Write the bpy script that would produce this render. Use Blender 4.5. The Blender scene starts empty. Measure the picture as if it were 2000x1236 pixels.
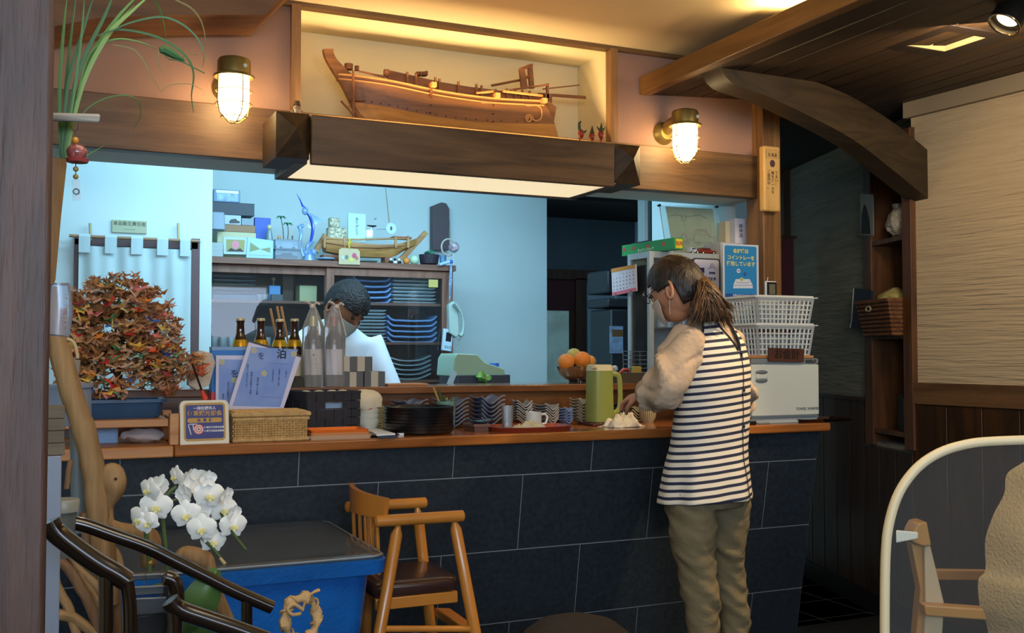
import bpy, math, random
from mathutils import Vector, Matrix, noise as mnoise
random.seed(7)
sc = bpy.context.scene
C = sc.collection
R = math.radians
# ------------------------------------------------------------------ camera
EYE = Vector((0, 0, 1.30)); FPX = 2025.0
YAW, PIT = R(24.4), R(2.04)
cF = Vector((math.sin(YAW)*math.cos(PIT), math.cos(YAW)*math.cos(PIT), math.sin(PIT)))
cR = Vector((math.cos(YAW), -math.sin(YAW), 0)); cU = cR.cross(cF)
cam_d = bpy.data.cameras.new('camera'); cam = bpy.data.objects.new('camera', cam_d); C.objects.link(cam)
cam_d.sensor_width = 36; cam_d.lens = FPX/2000*36; cam_d.clip_start = .02
cam.matrix_world = Matrix(((cR.x, cU.x, -cF.x, EYE.x), (cR.y, cU.y, -cF.y, EYE.y), (cR.z, cU.z, -cF.z, EYE.z), (0, 0, 0, 1)))
sc.camera = cam
# ------------------------------------------------------------------ exposure, world, large lights
sc.view_settings.view_transform = 'Standard'; sc.view_settings.look = 'None'
sc.view_settings.exposure = 0.3; sc.view_settings.gamma = 1; sc.view_settings.use_curve_mapping = False
sc.cycles.max_bounces = 8; sc.cycles.transparent_max_bounces = 24
sc.cycles.use_denoising = True; sc.cycles.sample_clamp_indirect = 6
w = bpy.data.worlds.new('world'); sc.world = w; w.use_nodes = True
w.node_tree.nodes['Background'].inputs[0].default_value = (.6, .75, 1, 1)
w.node_tree.nodes['Background'].inputs[1].default_value = .25
def light(name, kind, loc, power, col, size=.3, size_y=None, aim=None, spot=60, blend=.5):
    d = bpy.data.lights.new(name, kind); d.energy = power; d.color = col
    if kind == 'AREA':
        d.size = size
        if size_y: d.shape = 'RECTANGLE'; d.size_y = size_y
    else: d.shadow_soft_size = size
    if kind == 'SPOT': d.spot_size = R(spot); d.spot_blend = blend
    o = bpy.data.objects.new(name, d); C.objects.link(o); o.location = loc
    if aim is not None: o.rotation_euler = (Vector(aim)-Vector(loc)).to_track_quat('-Z', 'Y').to_euler()
    return o
COOL = (.45, .76, 1.0); WARM = (1, .68, .36); SOFT = (1, .84, .62)
light('kitchen_light', 'AREA', (1.55, 4.25, 2.46), 24, COOL, 2.2, .3, aim=(1.4, 5.5, 1.2))
light('kitchen_light', 'AREA', (.2, 4.6, 2.50), 1.5, COOL, .9, .3, aim=(.2, 4.7, 0))
light('kitchen_light', 'AREA', (3.6, 6.6, 2.40), 3, COOL, .8, .4, aim=(3.6, 7.4, 0))
light('kitchen_light', 'AREA', (1.5, 4.13, 2.13), 10, COOL, 2.0, .06, aim=(1.5, 5.6, 1.35))  # added lamp hidden behind the lintel, brightens cabinet plates and cook
light('window_daylight', 'AREA', (-.5, -1.5, 1.8), 46, (.60, .79, 1), 2.6, 1.0, aim=(.6, 3.3, .6))
light('room_light', 'AREA', (.7, 1.1, 2.5), 19, SOFT, 1.6, 1.2, aim=(.8, 1.6, 0))
light('wall_washer', 'AREA', (2.75, 1.3, 2.34), 3.5, SOFT, .5, .5, aim=(3.9, 1.9, 1.2))
light('niche_light', 'AREA', (1.46, 3.635, 2.065), 15, (1, .72, .38), 1.1, .06, aim=(1.46, 4.05, 2.20))
light('ceiling_wash', 'SPOT', (2.46, 2.98, 2.505), 10, (1, .66, .25), .02, aim=(2.44, 2.97, 2.58), spot=150, blend=.9)
light('cove_light', 'AREA', (2.42, 1.9, 2.50), 9, (1, .72, .36), 2.4, .06, aim=(1.5, 1.9, 2.62))
light('passage_fill', 'AREA', (2.9, 2.5, 2.34), 7, (1, .76, .48), .3, .3, aim=(3.95, 4.3, 1.5))  # added fill without a fixture, warms the angled wall
# ------------------------------------------------------------------ pixel helper: where a sight line through the photograph meets a real plane
def ray(x, y): return cF + cR*((x-1000)/FPX) - cU*((y-618)/FPX)
def P(x, y, X=None, Y=None, Z=None, D=None):
    d = ray(x, y)
    if X is not None: t = X/d.x
    elif Y is not None: t = Y/d.y
    elif Z is not None: t = (Z-EYE.z)/d.z
    else: t = D
    return EYE + d*t
# ------------------------------------------------------------------ materials
def lin(c):
    if isinstance(c, str): c = [int(c[i:i+2], 16)/255 for i in (0, 2, 4)]
    return tuple(v/12.92 if v <= .04045 else ((v+.055)/1.055)**2.4 for v in c[:3]) + (1,)
MATS = {}
def mat(name, col, rough=.5, metal=0, var=0, vs=8, bump=0, bs=60, bd=.01, stretch=None, emit=0, trans=0, alpha=1, coat=0, col2=None, sheen=0, ior=None, spec=None):
    if name in MATS: return MATS[name]
    m = bpy.data.materials.new(name); m.use_nodes = True; nt = m.node_tree; N = nt.nodes; L = nt.links
    b = N['Principled BSDF']; c = lin(col)
    b.inputs['Base Color'].default_value = c; b.inputs['Roughness'].default_value = rough; b.inputs['Metallic'].default_value = metal
    if coat: b.inputs['Coat Weight'].default_value = coat; b.inputs['Coat Roughness'].default_value = .12
    if trans: b.inputs['Transmission Weight'].default_value = trans
    if ior: b.inputs['IOR'].default_value = ior
    if spec is not None: b.inputs['Specular IOR Level'].default_value = spec
    if alpha < 1: b.inputs['Alpha'].default_value = alpha
    if sheen: b.inputs['Sheen Weight'].default_value = sheen
    if emit: b.inputs['Emission Color'].default_value = c; b.inputs['Emission Strength'].default_value = emit
    if var or bump or col2:
        tc = N.new('ShaderNodeTexCoord'); mp = N.new('ShaderNodeMapping'); L.new(tc.outputs['Object'], mp.inputs[0])
        if stretch: mp.inputs['Scale'].default_value = stretch
        if var or col2:
            n = N.new('ShaderNodeTexNoise'); n.inputs['Scale'].default_value = vs; n.inputs['Detail'].default_value = 4
            L.new(mp.outputs[0], n.inputs['Vector'])
            r = N.new('ShaderNodeValToRGB'); L.new(n.outputs[0], r.inputs[0])
            c2 = lin(col2) if col2 else tuple(v*(1+var) for v in c[:3]) + (1,)
            c1 = c if col2 else tuple(v*(1-var) for v in c[:3]) + (1,)
            r.color_ramp.elements[0].position = .32; r.color_ramp.elements[1].position = .68
            r.color_ramp.elements[0].color = c1; r.color_ramp.elements[1].color = c2
            L.new(r.outputs[0], b.inputs['Base Color'])
        if bump:
            n2 = N.new('ShaderNodeTexNoise'); n2.inputs['Scale'].default_value = bs; n2.inputs['Detail'].default_value = 5
            L.new(mp.outputs[0], n2.inputs['Vector'])
            bp = N.new('ShaderNodeBump'); bp.inputs['Strength'].default_value = bump; bp.inputs['Distance'].default_value = bd
            L.new(n2.outputs[0], bp.inputs['Height']); L.new(bp.outputs[0], b.inputs['Normal'])
    MATS[name] = m; return m
def wood(name, c1, c2, axis='x', rough=.45, scale=6, coat=0, bump=.15, knots=False):
    if name in MATS: return MATS[name]
    m = bpy.data.materials.new(name); m.use_nodes = True; nt = m.node_tree; N = nt.nodes; L = nt.links
    b = N['Principled BSDF']; b.inputs['Roughness'].default_value = rough
    if coat: b.inputs['Coat Weight'].default_value = coat; b.inputs['Coat Roughness'].default_value = .08
    tc = N.new('ShaderNodeTexCoord'); mp = N.new('ShaderNodeMapping'); L.new(tc.outputs['Object'], mp.inputs[0])
    s = {'x': (.09, 1, 1), 'y': (1, .09, 1), 'z': (1, 1, .09)}[axis]
    mp.inputs['Scale'].default_value = s
    n1 = N.new('ShaderNodeTexNoise'); n1.inputs['Scale'].default_value = scale; n1.inputs['Detail'].default_value = 3; n1.inputs['Distortion'].default_value = .6
    L.new(mp.outputs[0], n1.inputs['Vector'])
    mu = N.new('ShaderNodeMath'); mu.operation = 'MULTIPLY'; mu.inputs[1].default_value = 11; L.new(n1.outputs[0], mu.inputs[0])
    fr = N.new('ShaderNodeMath'); fr.operation = 'PINGPONG'; fr.inputs[1].default_value = 1; L.new(mu.outputs[0], fr.inputs[0])
    n2 = N.new('ShaderNodeTexNoise'); n2.inputs['Scale'].default_value = scale*22; n2.inputs['Detail'].default_value = 2; L.new(mp.outputs[0], n2.inputs['Vector'])
    mx = N.new('ShaderNodeMath'); mx.operation = 'MULTIPLY_ADD'; mx.inputs[1].default_value = .55; L.new(fr.outputs[0], mx.inputs[0])
    m3 = N.new('ShaderNodeMath'); m3.operation = 'MULTIPLY'; m3.inputs[1].default_value = .5; L.new(n2.outputs[0], m3.inputs[0]); L.new(m3.outputs[0], mx.inputs[2])
    r = N.new('ShaderNodeValToRGB'); L.new(mx.outputs[0], r.inputs[0])
    r.color_ramp.elements[0].position = .15; r.color_ramp.elements[1].position = .85
    r.color_ramp.elements[0].color = lin(c2); r.color_ramp.elements[1].color = lin(c1)
    L.new(r.outputs[0], b.inputs['Base Color'])
    bp = N.new('ShaderNodeBump'); bp.inputs['Strength'].default_value = bump; bp.inputs['Distance'].default_value = .004
    L.new(mx.outputs[0], bp.inputs['Height']); L.new(bp.outputs[0], b.inputs['Normal'])
    MATS[name] = m; return m
def glassm(name, tint=(1, 1, 1), clear=.85, rough=.03):
    """thin clear glass or plastic film: a share of glossy reflection over see-through"""
    if name in MATS: return MATS[name]
    m = bpy.data.materials.new(name); m.use_nodes = True; nt = m.node_tree; N = nt.nodes; L = nt.links
    N.remove(N['Principled BSDF']); out = N['Material Output']
    t = N.new('ShaderNodeBsdfTransparent'); t.inputs[0].default_value = tuple(tint)+(1,)
    p = N.new('ShaderNodeBsdfPrincipled'); p.inputs['Base Color'].default_value = tuple(tint)+(1,); p.inputs['Roughness'].default_value = rough
    g = N.new('ShaderNodeBsdfGlossy'); g.inputs['Roughness'].default_value = rough
    f = N.new('ShaderNodeFresnel'); f.inputs[0].default_value = 1.5
    a = N.new('ShaderNodeMixShader'); L.new(f.outputs[0], a.inputs[0]); L.new(t.outputs[0], a.inputs[1]); L.new(g.outputs[0], a.inputs[2])
    x = N.new('ShaderNodeMixShader'); x.inputs[0].default_value = clear; L.new(p.outputs[0], x.inputs[1]); L.new(a.outputs[0], x.inputs[2])
    L.new(x.outputs[0], out.inputs[0]); MATS[name] = m; return m
# ------------------------------------------------------------------ mesh building
def Vv(p): return Vector(p)
class MB:
    def __init__(s): s.v = []; s.f = []; s.mi = []; s.cur = 0
    def add(s, vs, fs):
        k = len(s.v); s.v += [Vector(p) for p in vs]; s.f += [tuple(i+k for i in f) for f in fs]; s.mi += [s.cur]*len(fs); return s
    def box(s, x0, x1, y0, y1, z0, z1, rz=0, M=None):
        vs = [Vector((x, y, z)) for x in (x0, x1) for y in (y0, y1) for z in (z0, z1)]
        if rz:
            c = Vector(((x0+x1)/2, (y0+y1)/2, 0)); Q = Matrix.Rotation(rz, 3, 'Z'); vs = [Q@(p-c)+c for p in vs]
        if M is not None: vs = [M@p for p in vs]
        return s.add(vs, [(0, 1, 3, 2), (4, 6, 7, 5), (0, 4, 5, 1), (2, 3, 7, 6), (0, 2, 6, 4), (1, 5, 7, 3)])
    def hexa(s, a, b):  # a,b : two quads (lists of four points) bridged
        return s.add(list(a)+list(b), [(3, 2, 1, 0), (4, 5, 6, 7), (0, 1, 5, 4), (1, 2, 6, 5), (2, 3, 7, 6), (3, 0, 4, 7)])
    def prism(s, pts, off):
        n = len(pts); off = Vector(off); a = [Vector(p) for p in pts]
        s.add(a+[p+off for p in a], [tuple(range(n-1, -1, -1)), tuple(range(n, 2*n))]+[(i, (i+1) % n, n+(i+1) % n, n+i) for i in range(n)]); return s
    def strip(s, A, B, off):  # ribbon between two polylines, extruded by off
        n = len(A); off = Vector(off); a = [Vector(p) for p in A]; b = [Vector(p) for p in B]
        vs = a+b+[p+off for p in a]+[p+off for p in b]; f = []
        for i in range(n-1):
            f += [(i, i+1, n+i+1, n+i), (2*n+i, 3*n+i, 3*n+i+1, 2*n+i+1), (i, 2*n+i, 2*n+i+1, i+1), (n+i, n+i+1, 3*n+i+1, 3*n+i)]
        f += [(0, n, 3*n, 2*n), (n-1, 3*n-1, 4*n-1, 2*n-1)]
        return s.add(vs, f)
    def tube(s, pts, rad, n=8, cap=True, flat=1.0, up=None, closed=False):
        pts = [Vector(p) for p in pts]; m = len(pts)
        if not hasattr(rad, '__len__'): rad = [rad]*m
        T = []
        for i in range(m):
            if closed: d = pts[(i+1) % m]-pts[i-1]
            else: d = pts[min(i+1, m-1)]-pts[max(i-1, 0)]
            T.append(d.normalized() if d.length > 1e-9 else Vector((0, 0, 1)))
        u = Vector(up) if up is not None else (Vector((0, 0, 1)) if abs(T[0].z) < .9 else Vector((1, 0, 0)))
        vs = []
        for i in range(m):
            u = (u-T[i]*u.dot(T[i]))
            if u.length < 1e-6: u = T[i].orthogonal()
            u.normalize(); w_ = T[i].cross(u)
            r = rad[i]; ra, rb = (r if hasattr(r, '__len__') else (r, r*flat))
            for k in range(n):
                a = 2*math.pi*k/n; vs.append(pts[i]+u*(math.cos(a)*rb)+w_*(math.sin(a)*ra))
        f = []
        for i in range(m if closed else m-1):
            j = (i+1) % m
            for k in range(n): f.append((i*n+k, i*n+(k+1) % n, j*n+(k+1) % n, j*n+k))
        if cap and not closed: f += [tuple(range(n-1, -1, -1)), tuple(range((m-1)*n, m*n))]
        return s.add(vs, f)
    def cyl(s, p0, p1, r0, r1=None, n=16): return s.tube([p0, p1], [r0, r0 if r1 is None else r1], n)
    def lathe(s, prof, c=(0, 0, 0), n=24, sx=1, sy=1, M=None):
        c = Vector(c); vs = []
        for r, z in prof:
            for k in range(n):
                a = 2*math.pi*k/n; p = Vector((math.cos(a)*r*sx, math.sin(a)*r*sy, z))
                vs.append((M@p if M is not None else p)+c)
        m = len(prof); f = []
        for i in range(m-1):
            for k in range(n): f.append((i*n+k, i*n+(k+1) % n, (i+1)*n+(k+1) % n, (i+1)*n+k))
        if prof[0][0] > 1e-6: f.append(tuple(range(n-1, -1, -1)))
        if prof[-1][0] > 1e-6: f.append(tuple(range((m-1)*n, m*n)))
        return s.add(vs, f)
    def sph(s, c, r, n=12, m=8, M=None):
        if not hasattr(r, '__len__'): r = (r, r, r)
        vs = [Vector((0, 0, r[2]))]; 
        for i in range(1, m):
            t = math.pi*i/m
            for k in range(n):
                a = 2*math.pi*k/n; vs.append(Vector((math.sin(t)*math.cos(a)*r[0], math.sin(t)*math.sin(a)*r[1], math.cos(t)*r[2])))
        vs.append(Vector((0, 0, -r[2]))); f = [(0, 1+k, 1+(k+1) % n) for k in range(n)]
        for i in range(m-2):
            for k in range(n): f.append((1+i*n+k, 1+(i+1)*n+k, 1+(i+1)*n+(k+1) % n, 1+i*n+(k+1) % n))
        b = 1+(m-2)*n; e = len(vs)-1; f += [(b+k, e, b+(k+1) % n) for k in range(n)]
        if M is not None: vs = [M@p for p in vs]
        return s.add([p+Vector(c) for p in vs], f)
    def grid(s, fn, nu, nv, th=0, closed_u=False):
        vs = [Vector(fn(i/nu, j/nv)) for j in range(nv+1) for i in range(nu+1)]; W = nu+1
        f = [(j*W+i, j*W+i+1, (j+1)*W+i+1, (j+1)*W+i) for j in range(nv) for i in range(nu)]
        if th:
            nr = [Vector() for _ in vs]
            for q in f:
                n_ = (vs[q[1]]-vs[q[0]]).cross(vs[q[3]]-vs[q[0]])
                for i in q: nr[i] += n_
            K = len(vs); vs += [vs[i]-nr[i].normalized()*th for i in range(K)]
            f += [tuple(K+i for i in reversed(q)) for q in list(f)]
            ring = [i for i in range(nu)]+[nu+W*j for j in range(nv)]+[nv*W+nu-i for i in range(nu)]+[W*(nv-j) for j in range(nv)]
            for a in range(len(ring)):
                i, j = ring[a], ring[(a+1) % len(ring)]; f.append((j, i, K+i, K+j))
        return s.add(vs, f)
    def jit(s, amp, sc_=8, k0=0):
        for i in range(k0, len(s.v)):
            p = s.v[i]; s.v[i] = p+Vector(mnoise.noise_vector(p*sc_))*amp
        return s
WL = {}
def wl(o): return WL.get(o, Vector((0, 0, 0)))
def setp(o, label=None, cat=None, group=None, kind=None):
    if label: o['label'] = label
    if cat: o['category'] = cat
    if group: o['group'] = group
    if kind: o['kind'] = kind
    return o
def obj(name, mb, m, parent=None, smooth=False, bevel=0, seg=2, mods=None, ang=40):
    me = bpy.data.meshes.new(name); off = Vector((0, 0, 0)); loc = Vector((0, 0, 0))
    if parent is not None: off = wl(parent)
    else:
        xs = [p.x for p in mb.v]; ys = [p.y for p in mb.v]; off = Vector(((min(xs)+max(xs))/2, (min(ys)+max(ys))/2, min(p.z for p in mb.v))); loc = off
    me.from_pydata([p-off for p in mb.v], [], mb.f)
    ms = m if isinstance(m, (list, tuple)) else [m]
    for q in ms: me.materials.append(q)
    if len(ms) > 1: me.polygons.foreach_set('material_index', mb.mi)
    me.polygons.foreach_set('use_smooth', [smooth]*len(me.polygons))
    if smooth: me.set_sharp_from_angle(angle=R(ang))
    me.update()
    o = bpy.data.objects.new(name, me); C.objects.link(o); o.location = loc
    if parent is not None: o.parent = parent; WL[o] = off
    else: WL[o] = loc
    if bevel:
        b = o.modifiers.new('bevel', 'BEVEL'); b.width = bevel; b.segments = seg; b.limit_method = 'ANGLE'
        if smooth is False:
            me.polygons.foreach_set('use_smooth', [True]*len(me.polygons)); me.set_sharp_from_angle(angle=R(50)); b.harden_normals = False
    return o
def thing(name, label, cat, loc=(0, 0, 0), group=None, rz=0):
    o = bpy.data.objects.new(name, None); C.objects.link(o); o.location = loc; o.empty_display_size = .05
    WL[o] = Vector(loc); o.rotation_euler.z = rz
    return setp(o, label, cat, group)
def one(name, mb, m, label, cat, group=None, **k): return setp(obj(name, mb, m, **k), label, cat, group)
def struct(name, mb, m, parent=None, **k):
    o = obj(name, mb, m, parent, **k); o['kind'] = 'structure'; return o
def proto(name): # a thing authored at the origin, moved later by put()
    o = bpy.data.objects.new(name, None); C.objects.link(o); o.empty_display_size = .05; return o
def put(o, loc, rz=0, label=None, cat=None, group=None, s=None, rx=0, ry=0):
    o.location = loc; o.rotation_euler = (rx, ry, rz)
    if s: o.scale = (s, s, s) if not hasattr(s, '__len__') else s
    return setp(o, label, cat, group)
KIDS = {}
def dup(o, loc=None, rz=0, label=None, group=None, s=None, rx=0, ry=0):
    if not KIDS.get('ready'):
        pass
    def rec(a, par):
        c = a.copy(); C.objects.link(c)
        if par is not None: c.parent = par
        for ch in [x for x in a.children]: rec(ch, c)
        return c
    r = rec(o, None)
    if loc is not None: put(r, loc, rz, label, None, group, s, rx, ry)
    return r
ORD = ['topmost', 'second from the top', 'third from the top', 'fourth from the top', 'fifth from the top', 'sixth from the top', 'seventh from the top', 'eighth from the top', 'ninth from the top', 'tenth from the top', 'eleventh from the top', 'twelfth from the top']
def text(s, name, size, m, parent, M, ext=.0004, align='CENTER', bold=0):
    """flat lettering laid on a surface: M maps the text plane to the world"""
    d = bpy.data.curves.new(name, 'FONT'); d.body = s; d.size = size; d.align_x = align; d.align_y = 'CENTER'; d.extrude = ext; d.resolution_u = 2
    if bold: d.offset = bold
    d.materials.append(m); o = bpy.data.objects.new(name, d); C.objects.link(o)
    if parent is not None:
        o.parent = parent; o.matrix_local = Matrix.Translation(-wl(parent))@M
    else: o.matrix_world = M
    return o
def frame(o, x, n):
    """matrix: origin o, text direction x, facing n"""
    x = Vector(x).normalized(); n = Vector(n).normalized(); y = n.cross(x)
    return Matrix(((x.x, y.x, n.x, o[0]), (x.y, y.y, n.y, o[1]), (x.z, y.z, n.z, o[2]), (0, 0, 0, 1)))
# ================================================================== materials used in many places
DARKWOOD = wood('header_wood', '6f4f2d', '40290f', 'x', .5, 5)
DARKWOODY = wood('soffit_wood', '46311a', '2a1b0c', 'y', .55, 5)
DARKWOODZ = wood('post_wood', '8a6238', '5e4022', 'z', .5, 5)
COUNTERW = wood('counter_wood', 'b06a30', '7c4318', 'x', .22, 4, coat=.5, bump=.04)
PINEW = wood('pine_wood', 'd29558', 'b0703a', 'x', .4, 5, bump=.06)
CABW = wood('cabinet_wood', '8a5f4a', '6b4634', 'x', .45, 6, bump=.05)
CABWZ = wood('cabinet_wood_upright', '8a5f4a', '6b4634', 'z', .45, 6, bump=.05)
BLACKPL = mat('black_plastic', '14151a', .35)
WHITEP = mat('white_plastic', 'e4e8e6', .4)
STEEL = mat('steel', 'b8babc', .25, 1)
PAPER = mat('white_paper', 'eceef0', .7)
INK = mat('black_ink', '15141a', .7)
GLASS = glassm('clear_glass', (.97, .99, 1), .93)
PINK = mat('pink_plaster', '9c7866', .9, var=.06, vs=5, bump=.1, bs=120)
CREAM = mat('cream_plaster', 'd8c49a', .9, var=.03, vs=3, bump=.05, bs=80)
KWALL = mat('kitchen_plaster', 'c8dcdc', .7, var=.03, vs=3)
WHITEW = mat('white_soffit', 'c9ccc4', .7, var=.03, vs=3)
RWALL = mat('trowelled_plaster', 'b8a382', .95, var=.07, vs=9, stretch=(.22, .22, 4.2), bump=1, bs=16, bd=.018)
GWALL = mat('grey_plaster', '85806f', .95, var=.12, vs=6, stretch=(.3, .3, 3), bump=1, bs=16, bd=.025)
PANELW = wood('dado_panel_wood', '40260f', '231407', 'z', .45, 5)
RAILW = wood('dado_rail_wood', '6a4a2c', '46301a', 'y', .5, 6)
# ------------------------------------------------------------------ shell
b = MB(); b.box(-2.6, 5.2, -1.95, 9.2, -.06, -.012); fl = struct('floor', b, mat('floor_joint', '14110f', .8))
FT = mat('floor_tile_stone', '2c2825', .38, var=.35, vs=3, bump=.15, bs=30)
b = MB(); b.box(-.148, .148, -.148, .148, 0, .012); ft0 = None
for i in range(11):
    for j in range(15):
        x, y = 1.25+i*.3, .9+j*.3
        if x > 4.2: continue
        if ft0 is None:
            ft0 = obj('floor_tile', MB().box(-.148, .148, -.148, .148, -.012, 0), FT, fl); ft0.data.transform(Matrix.Translation(wl(fl)))
            o = ft0
        else: o = ft0.copy(); C.objects.link(o); o.parent = fl
        o.location = Vector((x, y, 0))-wl(fl)
struct('ceiling', MB().box(-2.2, 3.1, -1.95, 3.78, 2.58, 2.66), CREAM)
struct('ceiling_kitchen', MB().box(-2.0, 2.9, 4.085, 9.2, 2.56, 2.66), KWALL)
struct('wall_kitchen_right', MB().box(2.90, 2.96, 3.985, 4.62, 0, 2.56), KWALL)
struct('wall_kitchen_front', MB().box(-2.2, 2.9, 4.055, 4.084, 2.03, 2.56), KWALL)
struct('wall_left', MB().box(-2.3, -2.2, -1.95, 9.2, 0, 2.66), CREAM)
struct('wall_behind', MB().box(-2.3, 5.2, -2.05, -1.95, 0, 2.66), CREAM)
# header wall, niche
wh = struct('wall_header', MB().box(-2.2, .80, 3.76, 3.98, 1.987, 2.60).box(2.19, 2.90, 3.76, 3.98, 1.987, 2.60).box(.80, 2.19, 3.76, 3.98, 1.987, 2.03), WHITEW)
struct('wall_pink_left', MB().box(-2.2, .815, 3.735, 3.758, 2.16, 2.58), PINK)
struct('wall_pink_right', MB().box(2.165, 2.88, 3.735, 3.758, 2.16, 2.58), PINK)
NI = mat('niche_plaster', 'e3d2a4', .85, var=.02, vs=2)
struct('wall_niche', MB().box(.80, 2.19, 4.035, 4.053, 2.03, 2.60).box(.80, .84, 3.76, 4.05, 2.03, 2.60).box(2.15, 2.19, 3.76, 4.05, 2.03, 2.60).box(.80, 2.19, 3.76, 4.05, 2.57, 2.60).box(.80, 2.19, 3.70, 4.05, 2.03, 2.05), NI)
hb = struct('trim_1', MB().box(-2.2, 2.88, 3.70, 3.756, 1.985, 2.172), DARKWOOD, bevel=.003)
struct('trim_2', MB().box(.808, .842, 3.712, 3.756, 2.172, 2.568), DARKWOODZ)
struct('trim_3', MB().box(2.135, 2.168, 3.712, 3.756, 2.172, 2.568), DARKWOODZ)
struct('trim_4', MB().box(-2.2, 2.9, 3.715, 3.757, 2.562, 2.579), DARKWOOD)
# beam box under the niche with its lit panel
bb = thing('lighting_beam', 'heavy dark timber beam under the boat niche with a lit panel beneath', 'beam', (1.42, 3.6, 1.95))
obj('front_beam', MB().prism([(.82, y, z) for y, z in ((3.45, 1.94), (3.45, 2.108), (3.545, 2.108), (3.545, 1.986), (3.475, 1.986), (3.475, 1.94))], (1.18, 0, 0)), DARKWOOD, bb, bevel=.004)
def pyr(x0, x1, nm):
    y0, y1, z0, z1 = 3.47, 3.70, 1.958, 2.113; xc, zc = (x0+x1)/2, (z0+z1)/2+.012
    m = MB().box(x0, x1, y0, y1, z0, z1); q = [(x0, y0, z0), (x1, y0, z0), (x1, y0, z1), (x0, y0, z1)]
    m.add(q+[(xc, y0-.055, zc)], [(0, 1, 4), (1, 2, 4), (2, 3, 4), (3, 0, 4)])
    obj('side_arm', m, DARKWOODY, bb)
pyr(.705, .818, 'l'); pyr(2.002, 2.125, 'r')
fr = obj('panel_frame', MB().box(.79, 2.06, 3.87, 3.91, 1.954, 1.984).box(.79, .83, 3.546, 3.87, 1.956, 1.984).box(2.02, 2.06, 3.546, 3.87, 1.956, 1.984), DARKWOOD, bb, bevel=.002)
obj('light_panel', MB().box(.83, 2.02, 3.476, 3.87, 1.958, 1.984), mat('lit_panel', 'f2dcb0', .5, emit=.78), bb)
# plaster behind / timber brackets, soffit of boards
ZC = lambda x: 2.395+.06*(x-2.31)
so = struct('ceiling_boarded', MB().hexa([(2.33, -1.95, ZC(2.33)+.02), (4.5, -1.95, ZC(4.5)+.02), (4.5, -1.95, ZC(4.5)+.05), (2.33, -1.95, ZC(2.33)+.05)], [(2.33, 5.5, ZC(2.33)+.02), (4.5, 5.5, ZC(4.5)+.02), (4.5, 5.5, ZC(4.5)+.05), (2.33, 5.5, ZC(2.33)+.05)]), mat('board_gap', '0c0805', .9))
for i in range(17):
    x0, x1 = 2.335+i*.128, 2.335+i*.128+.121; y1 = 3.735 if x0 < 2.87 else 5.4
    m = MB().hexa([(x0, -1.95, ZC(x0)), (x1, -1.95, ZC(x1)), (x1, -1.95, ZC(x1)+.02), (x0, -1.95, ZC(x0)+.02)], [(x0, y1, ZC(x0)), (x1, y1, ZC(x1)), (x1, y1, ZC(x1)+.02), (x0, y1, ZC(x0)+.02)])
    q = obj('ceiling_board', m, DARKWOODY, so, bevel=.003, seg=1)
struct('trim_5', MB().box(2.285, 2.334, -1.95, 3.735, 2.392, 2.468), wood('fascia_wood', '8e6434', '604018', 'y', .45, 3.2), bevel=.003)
struct('ceiling_passage', MB().box(2.9, 4.6, 3.98, 9.2, 2.42, 2.44), mat('passage_ceiling', '2c2219', .8))
struct('wall_above_soffit', MB().box(3.1, 4.6, -1.95, 4.0, 2.58, 2.66), CREAM)
# walls A and B on the right
QB = Vector((3.71, 3.635, 0)); uB = Vector((.2996, .9541, 0)); nB = Vector((-.9541, .2996, 0))
uA = Vector((.0854, -.9963, 0)); nA = Vector((-.9963, -.0854, 0))
def PP(px, py, pt, n):
    d = ray(px, py); t = (Vector(pt)-EYE).dot(Vector(n))/d.dot(Vector(n)); return EYE+d*t
def slab(m, q, u, n, s0, s1, z0, z1, d0, d1):
    p = [q+u*s+n*d for s, d in ((s0, d0), (s1, d0), (s1, d1), (s0, d1))]
    return m.hexa([(a.x, a.y, z0) for a in p], [(a.x, a.y, z1) for a in p])
struct('wall_right', slab(MB(), QB, uA, nA, 0, 5.7, 0, 2.60, -.1, 0), RWALL)
qa_, qb_ = [(PP(x, 600, QB+nB*.02, nB)-QB).dot(uB) for x in (1780, 1688)]
struct('wall_angled', slab(slab(MB(), QB, uB, nB, qb_, 1.52, 0, 2.60, -.1, 0), QB, uB, nB, 0, qb_, 0, .84, -.1, 0), GWALL)
struct('trim_6', slab(MB(), QB, uA, nA, 0, 5.6, 1.065, 1.165, 0, .022), RAILW, bevel=.003)
struct('trim_7', slab(MB(), QB, uA, nA, -.02, 5.6, 2.405, 2.52, 0, .03), mat('cornice_plaster', '8f7f66', .9))
wr = struct('wall_dado', slab(MB(), QB, uA, nA, 0, 5.6, 0, 1.065, 0, .008), PANELW)
for i in range(14): o = obj('dado_plank', slab(MB(), QB, uA, nA, .01+i*.18, .183+i*.18, .1, 1.064, .008, .014), PANELW, wr, bevel=.002, seg=1)
for i in range(9): o = obj('dado_plank', slab(MB(), QB, uB, nB, .01+i*.165, .168+i*.165, .1, 1.055 if i > 2 else .83, 0, .010), PANELW, wr, bevel=.002, seg=1)
struct('trim_8', slab(MB(), QB, uB, nB, qb_, 1.5, 1.055, 1.075, 0, .016), PANELW)
struct('baseboard_right', slab(slab(MB(), QB, uB, nB, 0, 1.5, 0, .1, 0, .02), QB, uA, nA, 0, 5.6, 0, .1, 0, .022), mat('baseboard_dark', '191412', .4))
struct('trim_9', slab(MB(), QB, uB, nB, 1.47, 1.53, 0, 2.42, 0, .04), PANELW)
# post at the end of the header
struct('trim_10', MB().box(2.868, 2.965, 3.66, 3.78, 0, 2.42), DARKWOODZ, bevel=.004)
struct('wall_passage', MB().box(3.35, 4.6, 5.42, 5.5, 0, 2.6), KWALL)
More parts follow.
